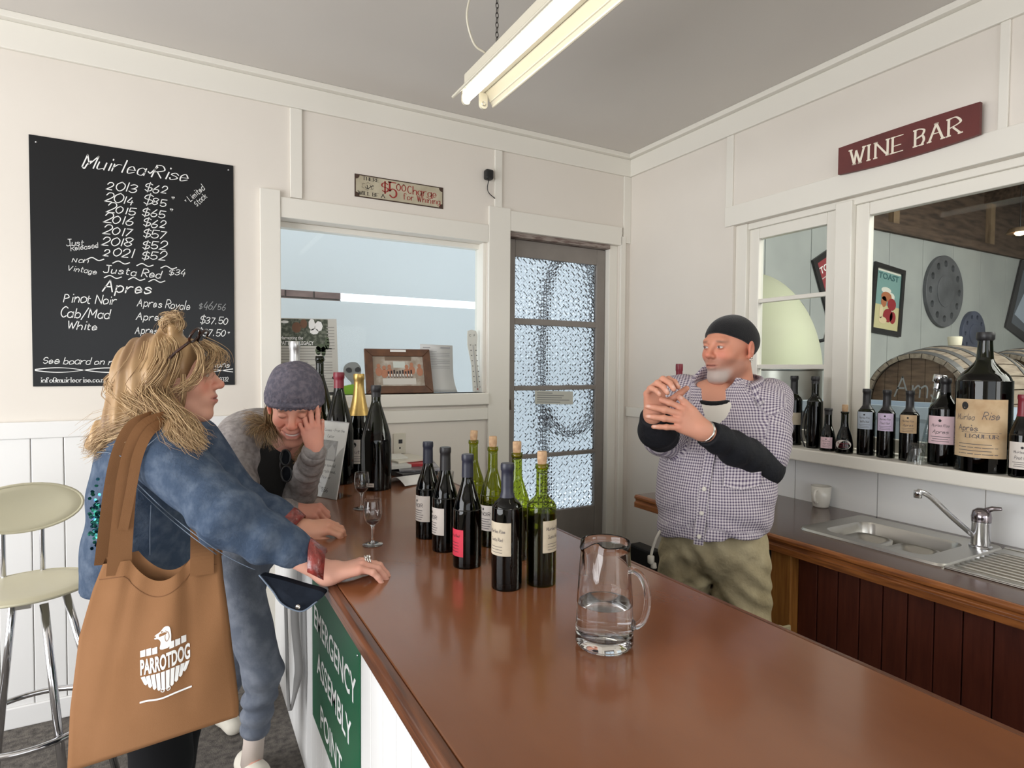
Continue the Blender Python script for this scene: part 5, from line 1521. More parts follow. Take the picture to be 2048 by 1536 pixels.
def toast1(t, Q, fx, fy):
    for e, col, ops in ((0.004, (126, 162, 158), [('r', fx, fy, 1 - fx, 1 - fy)]), (0.0046, (204, 196, 150), [('r', fx, fy, 1 - fx, 0.42)]), (0.005, (226, 226, 214), [('r', fx + 0.02, 0.90, 1 - fx - 0.02, 0.955), ('d', 0.45, 0.64, 0.16, 0.045), ('d', 0.62, 0.56, 0.12, 0.06), ('r', 0.62, 0.2, 0.70, 0.5)]),
                        (0.0056, (176, 110, 74), [('d', 0.47, 0.55, 0.17, 0.07), ('d', 0.4, 0.47, 0.09, 0.08)]), (0.006, (150, 44, 50), [('d', 0.66, 0.45, 0.14, 0.09), ('d', 0.56, 0.28, 0.16, 0.10), ('d', 0.72, 0.26, 0.1, 0.09)]),
                        (0.0064, (222, 204, 164), [('d', 0.4, 0.2, 0.13, 0.05), ('d', 0.33, 0.32, 0.06, 0.1)])):
        pr = Print(Q(e))
        for o in ops: (pr.rect if o[0] == 'r' else pr.disc)(*o[1:])
        pr.make('print', mat('poster_ink', col, 0.35, spec=0.5), t)
    pr = Print(Q(0.0068)); V, F, w2 = font2d('TOAST', 0.085, bold=0.02); pr.put(V * [0.66 / w2, 1], F, 0.17, 0.80); pr.make('lettering', mat('poster_teal', (72, 110, 112), 0.5), t)


poster('framed teal and cream toast poster hanging slightly tilted by the discs', [(1748, 523), (1808, 542), (1798, 674), (1736, 663)], YC - 0.016, (38, 36, 36), 0.09, toast1)


def toast2(t, Q, fx, fy):
    pr = Print(Q(0.004)); pr.rect(fx, fy, 1 - fx, 1 - fy); pr.make('print', mat('poster_red', (150, 62, 68), 0.4), t)
    pr = Print(Q(0.005)); V, F, w2 = font2d('TOAST', 0.075, bold=0.02); pr.put(V * [0.55 / w2, 1], F, 0.15, 0.80); pr.make('lettering', M['printwhite'], t)
    pr = Print(Q(0.005)); pr.rect(0.15, 0.74, 0.6, 0.752); pr.disc(0.55, 0.35, 0.2, 0.16); pr.make('print', mat('poster_pale', (196, 180, 178), 0.5), t)


poster('framed red toast poster hung at a steep tilt behind the small window', [(1622, 521), (1684, 478), (1730, 640), (1668, 690)], YC - 0.016, (38, 36, 36), 0.10, toast2)


def toast3(t, Q, fx, fy):
    pr = Print(Q(0.004)); pr.rect(fx, fy, 1 - fx, 1 - fy); pr.make('print', mat('poster_grey', (96, 102, 112), 0.25), t)
    pr = Print(Q(0.005)); pr.poly([(0.15, 0.25), (0.6, 0.2), (0.8, 0.6), (0.3, 0.7)]); pr.make('print', mat('poster_paleblue', (176, 188, 204), 0.3), t)
    pr = Print(Q(0.005)); V, F, w2 = font2d('TOAST', 0.07, bold=0.02); pr.put(V * [0.6 / w2, 1], F, 0.15, 0.82); pr.make('lettering', M['printwhite'], t)


poster('framed grey toast poster tilted at the right picture edge', [(2040, 520), (2110, 560), (2084, 712), (2008, 654)], YC - 0.016, (52, 50, 52), 0.09, toast3)


def disc(label, u, v, du, dv, holes, Y, rgb):
    c = onY(u, v, Y); r = abs(onY(u, v - dv, Y)[2] - c[2])
    cu = bpy.data.curves.new('disc', 'CURVE'); cu.dimensions = '2D'; cu.fill_mode = 'BOTH'; cu.extrude = 0.014; cu.bevel_depth = 0.004
    def ring(cx, cy, rr, n):
        s = cu.splines.new('POLY'); s.points.add(n - 1); s.use_cyclic_u = True
        for i in range(n): s.points[i].co = (cx + rr * math.cos(2 * PI * i / n), cy + rr * math.sin(2 * PI * i / n), 0, 1)
    ring(0, 0, r, 64)
    for i in range(holes): ring(r * 0.78 * math.cos(2 * PI * i / holes), r * 0.78 * math.sin(2 * PI * i / holes), r * 0.105, 16)
    tmp = bpy.data.objects.new('tmp', cu); me = bpy.data.meshes.new_from_object(tmp); bpy.data.objects.remove(tmp)
    V = np.array([q.co for q in me.vertices]); V = np.stack([c[0] + V[:, 0], Y + V[:, 2], c[2] + V[:, 1]], 1)
    F = [list(p.vertices) for p in me.polygons]; bpy.data.meshes.remove(me)
    t = thing('metal_disc', label, 'disc', (c[0], YC, c[2]))
    m = mat('zinc_grey', rgb, 0.5, metal=0.3, noise=(6, tuple(k_ * 0.8 for k_ in rgb), 0.35, 0.7)); mk('disc_plate', V, F, m, t)
    b = MB(); b.lathe([(r * 0.45, 0.0), (r * 0.45, 0.006), (r * 0.40, 0.010), (0, 0.010)], (c[0], Y - 0.017, c[2]), 40, (0, -1, 0)); b.make('hub', m, t, smooth=False)


disc('large grey metal disc with a ring of holes on the cellar wall', 1887, 583, 37, 71, 12, YC - 0.03, (112, 114, 118))
disc('smaller blue grey metal disc with holes low on the cellar wall', 1945, 668, 34, 45, 10, YC - 0.03, (92, 98, 118))
disc('grey metal disc half hidden behind the steel tank', 1585, 640, 20, 42, 12, YC - 0.03, (98, 102, 108))
# small lit lamp under the cellar roof
p = onY(2040, 466, 2.9); cl = thing('cellar_lamp', 'small warm lit lamp under the cellar roof at the right edge', 'lamp', p)
b = MB(); b.lathe([(0.0, 0.06), (0.09, 0.05), (0.12, 0.0), (0.11, 0.0), (0, 0.04)], p, 20); b.make('shade', M['paletimber'], cl, smooth=True)
b = MB(); b.lathe([(0, -0.03), (0.035, -0.02), (0.05, 0.0), (0.035, 0.02), (0, 0.03)], p, 14); b.make('bulb', mat('warm_bulb', (255, 214, 168), 0.5, emit=5.0), cl, smooth=True)
b = MB(); b.tube([p + np.array([0, 0, 0.05]), (p[0], p[1], 4.2)], 0.006, 6); b.make('cord', M['black'], cl)
# ------------------------------------------------------------------ soft bodies: smooth unions of round shapes, meshed by surface nets


class Soft:
    def __init__(s):
        s.o = []

    def cap(s, a, b, ra, rb=None, k=0.02, sub=False):
        s.o.append(('c', np.asarray(a, float), np.asarray(b, float), ra, ra if rb is None else rb, k, sub)); return s

    def chain(s, P, R, k=0.02, sub=False):
        for i in range(len(P) - 1): s.cap(P[i], P[i + 1], R[i], R[i + 1], k, sub)
        return s

    def ell(s, c, r, R=None, k=0.02, sub=False):
        s.o.append(('e', np.asarray(c, float), np.asarray(r, float), np.eye(3) if R is None else np.asarray(R, float), 0, k, sub)); return s

    def cut(s, p, n, k=0.004):
        """remove everything on the side n of the plane through p"""
        s.o.append(('p', np.asarray(p, float), np.asarray(n, float) / np.linalg.norm(n), 0, 0, k, True)); return s

    @staticmethod
    def dist(o, P):
        if o[0] == 'c':
            a, b, ra, rb = o[1:5]; ab = b - a; L = max(ab @ ab, 1e-12)
            t = np.clip(((P - a) @ ab) / L, 0, 1)
            return np.linalg.norm(P - a - t[..., None] * ab, axis=-1) - (ra + (rb - ra) * t)
        if o[0] == 'e':
            q = (P - o[1]) @ o[3]; k0 = np.linalg.norm(q / o[2], axis=-1); k1 = np.linalg.norm(q / (o[2] ** 2), axis=-1)
            return k0 * (k0 - 1) / np.maximum(k1, 1e-9)
        return -((P - o[1]) @ o[2])

    def bounds(s):
        lo, hi = [], []
        for o in s.o:
            if o[6]: continue
            if o[0] == 'c': lo.append(np.minimum(o[1] - o[3], o[2] - o[4])); hi.append(np.maximum(o[1] + o[3], o[2] + o[4]))
            else:
                e = np.sqrt(((o[3] * o[2]) ** 2).sum(1)); lo.append(o[1] - e); hi.append(o[1] + e)
        return np.min(lo, 0), np.max(hi, 0)

    def mesh(s, res, disp=None, amp=0.0, relax=1):
        lo, hi = s.bounds(); pad = 4 * res + amp; lo = lo - pad; hi = hi + pad
        n = np.ceil((hi - lo) / res).astype(int) + 1
        ax = [lo[i] + np.arange(n[i]) * res for i in range(3)]
        Dg = np.full(n, 1.0, np.float32)
        for o in s.o:
            m = o[5] + 3 * res + amp
            if o[0] == 'c': a, b = np.minimum(o[1] - o[3], o[2] - o[4]) - m, np.maximum(o[1] + o[3], o[2] + o[4]) + m
            elif o[0] == 'e':
                e = np.sqrt(((o[3] * o[2]) ** 2).sum(1)); a, b = o[1] - e - m, o[1] + e + m
            else: a, b = lo, hi
            i0 = np.clip(np.floor((a - lo) / res).astype(int), 0, n); i1 = np.clip(np.ceil((b - lo) / res).astype(int) + 1, 0, n)
            if (i1 <= i0).any(): continue
            sl = tuple(slice(i0[j], i1[j]) for j in range(3))
            P = np.stack(np.meshgrid(ax[0][sl[0]], ax[1][sl[1]], ax[2][sl[2]], indexing='ij'), -1)
            d = s.dist(o, P); A = Dg[sl]; k = max(o[5], 1e-5)
            if o[6]:
                d = -d; h = np.maximum(k - np.abs(A - d), 0) / k; Dg[sl] = np.maximum(A, d) + h * h * k / 4
            else:
                h = np.maximum(k - np.abs(A - d), 0) / k; Dg[sl] = np.minimum(A, d) - h * h * k / 4
        if disp is not None:
            idx = np.argwhere(np.abs(Dg) < amp + 2.5 * res)
            P = lo + idx * res
            Dg[idx[:, 0], idx[:, 1], idx[:, 2]] -= disp(P).astype(np.float32)
        return nets(Dg, lo, res, relax)

    def uvw(s, V):
        """cloth coordinates: along and around the nearest limb"""
        best = np.full(len(V), 1e9); U = np.zeros((len(V), 3))
        for o in s.o:
            if o[6] or o[0] == 'p': continue
            d = s.dist(o, V); m = d < best
            best = np.where(m, d, best)
            if o[0] == 'c': c, axis, r = o[1], o[2] - o[1], (o[3] + o[4]) / 2
            else: c, axis, r = o[1], np.array([0, 0, 1.0]), float(np.mean(o[2][:2]))
            L = np.linalg.norm(axis); z = axis / max(L, 1e-6)
            x, y, _ = basis(z)
            q = V - c
            u = np.stack([np.arctan2(q @ y, q @ x) * r, q @ z, np.zeros(len(V))], 1)
            U[m] = u[m]
        return U


def nets(Dg, lo, res, relax=1):
    s = Dg < 0
    C8 = [(i, j, k) for i in (0, 1) for j in (0, 1) for k in (0, 1)]
    nx, ny, nz = [q - 1 for q in Dg.shape]
    cnt = np.zeros((nx, ny, nz), np.int8)
    for i, j, k in C8: cnt += s[i:i + nx, j:j + ny, k:k + nz]
    act = (cnt > 0) & (cnt < 8)
    idx = np.argwhere(act); ids = np.full((nx, ny, nz), -1, np.int32); ids[act] = np.arange(len(idx))
    acc = np.zeros((len(idx), 3)); nn = np.zeros(len(idx))
    for a in C8:
        for b in C8:
            if b <= a or sum(abs(p - q) for p, q in zip(a, b)) != 1: continue
            va = Dg[idx[:, 0] + a[0], idx[:, 1] + a[1], idx[:, 2] + a[2]]; vb = Dg[idx[:, 0] + b[0], idx[:, 1] + b[1], idx[:, 2] + b[2]]
            m = (va < 0) != (vb < 0)
            t = np.where(m, va / np.where(m, va - vb, 1), 0)
            acc += np.where(m[:, None], np.array(a) + t[:, None] * (np.array(b) - np.array(a)), 0); nn += m
    V = lo + (idx + acc / nn[:, None]) * res
    F = []
    for ax in range(3):
        b1, b2 = [(1, 2), (2, 0), (0, 1)][ax]
        sl = [slice(1, -1)] * 3; sl[ax] = slice(0, None)
        A = s[tuple(slice(0, -1) if q == ax else slice(1, -1) for q in range(3))]; B = s[tuple(slice(1, None) if q == ax else slice(1, -1) for q in range(3))]
        e = np.argwhere(A != B)
        if len(e) == 0: continue
        fl = A[e[:, 0], e[:, 1], e[:, 2]]
        base = e.copy()
        for q in range(3):
            if q != ax: base[:, q] += 1
        def g(o1, o2):
            c = base.copy(); c[:, b1] += o1; c[:, b2] += o2
            return ids[c[:, 0], c[:, 1], c[:, 2]]
        quad = np.stack([g(-1, -1), g(0, -1), g(0, 0), g(-1, 0)], 1)
        quad[~fl] = quad[~fl][:, ::-1]
        F.append(quad)
    F = np.vstack(F); F = F[(F >= 0).all(1)]
    for _ in range(relax):
        E = np.vstack([F[:, [0, 1]], F[:, [1, 2]], F[:, [2, 3]], F[:, [3, 0]]])
        S = np.zeros_like(V); k = np.zeros(len(V))
        for c in range(3): S[:, c] = np.bincount(E[:, 0], V[E[:, 1], c], len(V)) + np.bincount(E[:, 1], V[E[:, 0], c], len(V))
        k = np.bincount(E[:, 0], minlength=len(V)) + np.bincount(E[:, 1], minlength=len(V))
        V = V * 0.5 + 0.5 * S / np.maximum(k, 1)[:, None]
    return V, F


def wob(P, f, seed=0, n=5):
    """cheap smooth noise: warped sines, about -1..1"""
    r = np.random.default_rng(seed); out = np.zeros(len(P))
    Q = P + 0.25 / f * np.sin(P[:, [1, 2, 0]] * f * 0.9 + r.uniform(0, 6, 3))
    for _ in range(n):
        d = r.normal(size=3); d /= np.linalg.norm(d)
        out += np.sin(Q @ d * f * r.uniform(0.7, 1.5) + r.uniform(0, 6))
    return out / n * 1.5


def creases(P, axis, c, f, spread, seed=0):
    """folds running across axis near point c"""
    q = P - c; a = axis / np.linalg.norm(axis)
    return np.sin(q @ a * f + 1.6 * wob(P, f * 0.35, seed)) * np.exp(-(np.linalg.norm(q, axis=1) / spread) ** 2)


def join(parts):
    V = []; F = []; Cc = []; n = 0
    for v, f, c in parts:
        V.append(v); F.append(f + n); Cc.append(np.broadcast_to(c, v.shape)); n += len(v)
    return np.vstack(V), np.vstack(F), np.vstack(Cc)


def orient(f, u):
    f = np.asarray(f, float); f = f / np.linalg.norm(f); u = np.asarray(u, float); u = u - f * (u @ f); u /= np.linalg.norm(u)
    return np.stack([np.cross(f, u), f, u], 1)          # columns: right, forward, up


def smoothstep(x, a, b):
    t = np.clip((x - a) / (b - a), 0, 1); return t * t * (3 - 2 * t)


def head(c, f, u, s=1.0, male=False, smile=False, skin=(196, 150, 128), eyes_open=True, heavy=0.0, beard=False):
    """-> (V, F, colours), matrix; local frame: +y face, +z crown, +x the person's right"""
    S = Soft(); w = 1 + heavy
    S.ell((0, -0.016, 0.030), (0.075 * w, 0.096, 0.083)).ell((0, 0.028, -0.030), (0.058 * w, 0.066, 0.082), k=0.035)
    jw = 0.050 * w if male else 0.044
    for x in (-1, 1):
        S.cap((x * jw, 0.0, -0.062), (x * 0.014, 0.066, -0.100), 0.021 if male else 0.017, 0.016, k=0.03)
        S.ell((x * 0.037, 0.060, -0.022), (0.025, 0.020, 0.022), k=0.025)
    S.ell((0, 0.074, -0.101), (0.019, 0.015, 0.014), k=0.02)
    S.cap((-0.034, 0.078, 0.027), (0.034, 0.078, 0.027), 0.013 if male else 0.010, k=0.02)
    for x in (-1, 1): S.ell((x * 0.031, 0.099, 0.008), (0.019, 0.014, 0.011), k=0.014, sub=True)
    S.cap((0, 0.086, 0.018), (0, 0.112, -0.018), 0.0075, 0.0115, k=0.012)
    S.ell((0, 0.113, -0.020), (0.0115, 0.0105, 0.010), k=0.008)
    for x in (-1, 1):
        S.ell((x * 0.0115, 0.101, -0.025), (0.0075, 0.010, 0.0075), k=0.006)
        S.ell((x * 0.006, 0.107, -0.0325), (0.0032, 0.004, 0.003), k=0.002, sub=True)
    mw = 0.029 if smile else 0.024; up = 0.008 if smile else -0.001
    S.ell((0, 0.080, -0.058), (0.030, 0.022, 0.022), k=0.02)
    for sgn, z0, r in ((1, -0.0525, 0.0052), (-1, -0.0635 - (0.004 if smile else 0), 0.0062)):
        S.chain([(-mw, 0.082, -0.057 + up), (-0.012, 0.0965, z0), (0, 0.099, z0 - 0.001), (0.012, 0.0965, z0), (mw, 0.082, -0.057 + up)], [0.003, r, r, r, 0.003], k=0.006)
    S.chain([(-mw - 0.002, 0.086, -0.056 + up), (-0.012, 0.1025, -0.058), (0.012, 0.1025, -0.058), (mw + 0.002, 0.086, -0.056 + up)], [0.002, 0.0042 if smile else 0.0022, 0.0042 if smile else 0.0022, 0.002], k=0.003, sub=True)
    if smile:
        for x in (-1, 1): S.chain([(x * 0.022, 0.088, -0.024), (x * 0.038, 0.078, -0.046), (x * 0.036, 0.070, -0.062)], [0.002, 0.003, 0.002], k=0.006, sub=True)
    for x in (-1, 1):
        Re = orient((x * 0.25, 1, 0.0), (0, -0.15, 1))
        S.ell((x * 0.081 * w, -0.014, -0.004), (0.009, 0.019, 0.031), Re, k=0.006).ell((x * 0.079 * w, -0.008, -0.030), (0.007, 0.010, 0.010), Re, k=0.006)
        S.ell((x * 0.0895 * w, -0.011, 0.001), (0.006, 0.010, 0.017), Re, k=0.005, sub=True)
    for x in (-1, 1):
        S.ell((x * 0.031, 0.0835, 0.009), (0.0135, 0.0115, 0.0095), k=0.004)               # closed or lidded eyeball bulge
    if beard: S.ell((0, 0.066, -0.104), (0.034, 0.026, 0.026), k=0.02)
    S.cap((0, -0.022, -0.05), (0, -0.050, -0.20), 0.058 * w if male else 0.048, 0.064 * w if male else 0.052, k=0.03)
    V, F = S.mesh(0.0027)
    x, y, z = V[:, 0], V[:, 1], V[:, 2]
    sk = np.array(lin(skin)); col = np.tile(sk, (len(V), 1))
    def mixc(m, rgb):
        nonlocal col
        col = col * (1 - m[:, None]) + np.array(lin(rgb)) * m[:, None]
    red = tuple(int(k) for k in (skin[0] * 1.02, skin[1] * 0.80, skin[2] * 0.78))
    ch = np.exp(-(((np.abs(x) - 0.036) / 0.022) ** 2 + ((z + 0.022) / 0.022) ** 2)) * (y > 0.03); mixc(0.55 * ch, red)
    mixc(0.55 * np.exp(-((x / 0.014) ** 2 + ((z + 0.02) / 0.015) ** 2)) * (y > 0.095), red)
    mixc(0.4 * ((np.abs(x) > 0.075 * w) & (np.abs(z) < 0.035)), red)
    lip = np.exp(-(np.abs(x) / (mw * 1.0)) ** 6) * np.exp(-((z + 0.058 - up * (x / mw) ** 2) / 0.0095) ** 4) * (y > 0.083); mixc(0.75 * lip, (168, 92, 88) if not male else (166, 104, 92))
    if smile: mixc(np.exp(-(x / 0.019) ** 6) * np.exp(-((z + 0.0575 - up * (x / mw) ** 2 * 0.7) / 0.0034) ** 4) * (y > 0.085), (236, 228, 218))
    else: mixc(0.8 * np.exp(-(x / 0.022) ** 6) * np.exp(-((z + 0.058) / 0.0018) ** 2) * (y > 0.085), (96, 56, 50))
    bro = np.exp(-((np.abs(x) - 0.034) / 0.016) ** 4) * np.exp(-((z - 0.028 + (np.abs(x) - 0.03) * 0.12) / 0.0045) ** 2) * (y > 0.06); mixc(0.75 * bro, (96, 76, 62))
    e2 = ((np.abs(x) - 0.031) / 0.0125) ** 2
    if eyes_open:
        op = (e2 + ((z - 0.008) / 0.0048) ** 2 < 1) & (y > 0.07)
        mixc(op * 1.0, (214, 206, 200)); mixc((((np.abs(x) - 0.031) ** 2 + (z - 0.008) ** 2) < 0.0046 ** 2) * (y > 0.07) * 1.0, (70, 84, 92)); mixc((((np.abs(x) - 0.031) ** 2 + (z - 0.008) ** 2) < 0.0022 ** 2) * (y > 0.07) * 1.0, (20, 18, 18))
    lash = np.exp(-e2 ** 2) * np.exp(-((z - (0.0125 if eyes_open else 0.005) + 0.0035 * e2 * (1 if eyes_open else -0.6)) / 0.0017) ** 2) * (y > 0.068); mixc(0.85 * lash, (58, 42, 38))
    mixc(0.25 * np.exp(-e2) * np.exp(-((z - 0.004) / 0.014) ** 2) * (y > 0.06), tuple(int(k * 0.8) for k in skin))
    if beard:
        bm = smoothstep(-z + np.maximum(0, y - 0.03) * 0.15 - np.abs(x) * 0.0, 0.030, 0.050) * smoothstep(y, -0.02, 0.02) * smoothstep(z, -0.135, -0.11)
        bm *= 1 - np.exp(-(np.abs(x) / 0.024) ** 4) * np.exp(-((z + 0.057) / 0.008) ** 2)
        bm = np.maximum(bm, np.exp(-(np.abs(x) / 0.027) ** 4) * np.exp(-((z + 0.042) / 0.006) ** 2) * (y > 0.08) * 0.9)
        gr = smoothstep(y, 0.035, 0.07) * smoothstep(-z, 0.055, 0.085)
        mixc(0.55 * bm * (1 - gr), (140, 104, 90)); mixc(0.85 * bm * gr, (172, 164, 158))
    Rm = orient(f, u)
    return (np.asarray(c) + (V * s) @ Rm.T, F, col), Rm


def hand(wrist, fwd, back, side, s=1.0, curls=((20, 25, 15),) * 4, spread=(-8, -2, 4, 11), thumb=(40, 20, 20), elbow=None, skin=(200, 152, 132), fr=0.037, wr=0.026):
    """side +1: thumb towards local +x. fwd = wrist to knuckles, back = out of the back of the hand"""
    S = Soft(); base = [(0.026, 0.088, 0.0), (0.006, 0.092, 0.003), (-0.014, 0.087, 0.001), (-0.032, 0.077, -0.004)]
    L = [(0.042, 0.026, 0.021), (0.046, 0.030, 0.022), (0.043, 0.027, 0.021), (0.034, 0.020, 0.018)]; R = [0.0096, 0.0098, 0.0092, 0.0082]
    fx = lambda p: np.array([p[0] * side, p[1], p[2]])
    S.cap((0, -0.004, 0), (0, 0.02, 0), wr * 0.98, wr, k=0.02)
    for (bx_, by_, bz_), r in zip(base, R):
        S.cap(fx((bx_ * 0.55, 0.012, -0.003)), fx((bx_, by_ - 0.006, bz_ - 0.004)), 0.0135, r * 1.28, k=0.016)
    S.ell((0, 0.05, -0.004), (0.034, 0.042, 0.0135), k=0.012)
    nails = []
    for (b0, l3, r, cu, sp) in zip(base, L, R, curls, spread):
        p = fx(b0); a = 0.0; sa = -math.radians(sp) * side
        pts = [p]
        for l, c_ in zip(l3, cu):
            a += math.radians(c_); d = np.array([math.sin(-sa) * math.cos(a), math.cos(sa) * math.cos(a), -math.sin(a)])
            pts.append(pts[-1] + d * l)
        S.cap(pts[0], pts[1], r * 1.06, r, k=0.006); S.cap(pts[1], pts[2], r * 1.0, r * 0.92, k=0.003); S.cap(pts[2], pts[3], r * 0.92, r * 0.78, k=0.003)
        S.ell(pts[1], (r * 1.06,) * 3, k=0.004)
        dn = np.array([0, math.sin(a), math.cos(a)]); nails.append((pts[3] * 0.8 + pts[2] * 0.2 + dn * r * 0.75, r * 0.75))
    t0, t1, t2 = [math.radians(k) for k in thumb]
    d0 = np.array([math.sin(t0) * side, math.cos(t0), -math.sin(t1)]); d0 /= np.linalg.norm(d0)
    d1 = np.array([math.sin(t0 - t2) * side, math.cos(t0 - t2), -math.sin(t1) - 0.15]); d1 /= np.linalg.norm(d1)
    q0 = fx((0.016, 0.016, -0.006)); q1 = q0 + d0 * 0.046; q2 = q1 + d1 * 0.034; q3 = q2 + d1 * 0.026
    S.cap(q0, q1, 0.0165, 0.0125, k=0.014).cap(q1, q2, 0.0118, 0.0105, k=0.004).cap(q2, q3, 0.0105, 0.0085, k=0.003)
    nails.append((q3 * 0.85 + q2 * 0.15 + np.array([0, 0, 0.008]), 0.007))
    Rm = orient(fwd, back)
    if elbow is not None:
        e = (np.asarray(elbow) - np.asarray(wrist)) @ Rm / s
        S.cap((0, 0, 0), e, wr, fr, k=0.02)
    V, F = S.mesh(0.0024)
    col = np.tile(np.array(lin(skin)), (len(V), 1))
    kn = np.zeros(len(V))
    for b0 in base: kn = np.maximum(kn, np.exp(-(np.linalg.norm(V - fx(b0), axis=1) / 0.014) ** 2))
    col = col * (1 - 0.35 * kn[:, None]) + 0.35 * kn[:, None] * np.array(lin((skin[0] * 0.98, skin[1] * 0.80, skin[2] * 0.78)))
    for c_, r in nails:
        m = np.exp(-(np.linalg.norm(V - c_, axis=1) / (r * 0.8)) ** 4)[:, None] * 0.6; col = col * (1 - m) + m * np.array(lin((224, 190, 178)))
    return np.asarray(wrist) + (V * s) @ Rm.T, F, col


def surf_at(V, o, a, b, n, x, y, tol=0.012):
    """frontmost point of cloud V (along n) near plane coordinates x, y in the frame o, a, b, n"""
    q = V - o; m = (np.abs(q @ a - x) < tol) & (np.abs(q @ b - y) < tol)
    if not m.any(): return o + a * x + b * y
    t = (q[m] @ n).max(); return o + a * x + b * y + n * t


def strands(guides, n, spread, r0, m, parent, name='hair_strands', seed=3, curl=0.006, taper=0.25, cols=((214, 176, 124), (168, 126, 84)), seg=16):
    """many thin tapered locks following the guide paths; one mesh"""
    rs = np.random.default_rng(seed); V = []; F = []; Cc = []; nv = 0
    for gi, g in enumerate(guides):
        G = crom(np.asarray(g[0], float), 6); sp = g[1] if len(g) > 1 else spread
        t = np.linspace(0, 1, len(G)); tt = np.linspace(0, 1, seg)
        G = np.stack([np.interp(tt, t, G[:, i]) for i in range(3)], 1)
        T, A, B = frames(G)
        for _ in range(max(1, int(n * (g[2] if len(g) > 2 else 1)))):
            o1, o2 = rs.normal(0, 1, 2); ph = rs.uniform(0, 6, 2); w = rs.uniform(0.6, 1.4)
            l0, l1 = rs.uniform(0, 0.12), rs.uniform(0.8, 1.0)
            env = 0.55 + 0.6 * tt
            P = G + (A * (o1 * sp * env + curl * w * tt * np.sin(ph[0] + tt * 9 * w))[:, None] + B * (o2 * sp * env + curl * w * tt * np.cos(ph[1] + tt * 8 * w))[:, None])
            k = (tt >= l0) & (tt <= l1); P = P[k]
            if len(P) < 4: continue
            r = r0 * rs.uniform(0.6, 1.3) * (1 - (1 - taper) * np.linspace(0, 1, len(P)) ** 2)
            v, f = tube_geo(P, r, 4, caps=False)
            v = np.array(v); f = np.array(f); V.append(v); F.append(f + nv); nv += len(v)
            q = rs.uniform(0, 1); c = np.array(lin(cols[0])) * q + np.array(lin(cols[1])) * (1 - q)
            Cc.append(np.tile(c, (len(v), 1)))
    o = mk(name, np.vstack(V), np.vstack(F), m, parent, smooth=True, colors=np.vstack(Cc)); o['kind'] = 'stuff'
    return o


RT = np.array([math.cos(YAW), -math.sin(YAW), 0.0])      # picture right
TC = np.array([-math.sin(YAW), -math.cos(YAW), 0.0])     # towards the camera
UP = np.array([0, 0, 1.0])


def person(name, label, loc, parts, m):
    V, F, Cc = join(parts)
    o = mk(name, V, F, m, None, smooth=True, colors=Cc, origin=loc)
    tag(o, label, 'person'); return o


def garment(name, S, res, m, parent, disp=None, amp=0.0, uv=False, relax=1):
    V, F = S.mesh(res, disp, amp, relax)
    return mk(name, V, F, m, parent, smooth=True, uvw=S.uvw(V) if uv else None), V


M['skin'] = mat('skin', (200, 150, 128), 0.5, spec=0.35, attr='Col', bump=(420, 0.12, 0.0006), subsurf=0.08)
M['hair'] = mat('hair', (190, 150, 100), 0.42, spec=0.4, attr='Col')
# ------------------------------------------------------------------ cloth materials
def gingham(name, c1, c2, scale):
    m = mat(name, c1, 0.8, spec=0.15)
    N = m.node_tree.nodes; L = m.node_tree.links; b = N['Principled BSDF']
    a = N.new('ShaderNodeAttribute'); a.attribute_name = 'uvw'
    sx = N.new('ShaderNodeSeparateXYZ'); L.new(a.outputs['Vector'], sx.inputs[0])
    nz = N.new('ShaderNodeTexNoise'); nz.inputs['Scale'].default_value = 22; nz.inputs['Detail'].default_value = 3; tcn = N.new('ShaderNodeTexCoord'); L.new(tcn.outputs['Object'], nz.inputs['Vector'])
    bp = N.new('ShaderNodeBump'); bp.inputs['Strength'].default_value = 0.55; bp.inputs['Distance'].default_value = 0.02; L.new(nz.outputs[0], bp.inputs['Height']); L.new(bp.outputs[0], b.inputs['Normal'])
    outs = []
    for i in (0, 1):
        mu = N.new('ShaderNodeMath'); mu.operation = 'MULTIPLY'; mu.inputs[1].default_value = scale; L.new(sx.outputs[i], mu.inputs[0])
        fr = N.new('ShaderNodeMath'); fr.operation = 'FRACT'; L.new(mu.outputs[0], fr.inputs[0])
        gt = N.new('ShaderNodeMath'); gt.operation = 'GREATER_THAN'; gt.inputs[1].default_value = 0.52; L.new(fr.outputs[0], gt.inputs[0]); outs.append(gt)
    ad = N.new('ShaderNodeMath'); ad.operation = 'ADD'; L.new(outs[0].outputs[0], ad.inputs[0]); L.new(outs[1].outputs[0], ad.inputs[1])
    hf = N.new('ShaderNodeMath'); hf.operation = 'MULTIPLY'; hf.inputs[1].default_value = 0.5; L.new(ad.outputs[0], hf.inputs[0])
    mx = N.new('ShaderNodeMix'); mx.data_type = 'RGBA'; mx.inputs[6].default_value = (*lin(c1), 1); mx.inputs[7].default_value = (*lin(c2), 1)
    L.new(hf.outputs[0], mx.inputs[0]); L.new(mx.outputs[2], b.inputs['Base Color'])
    return m


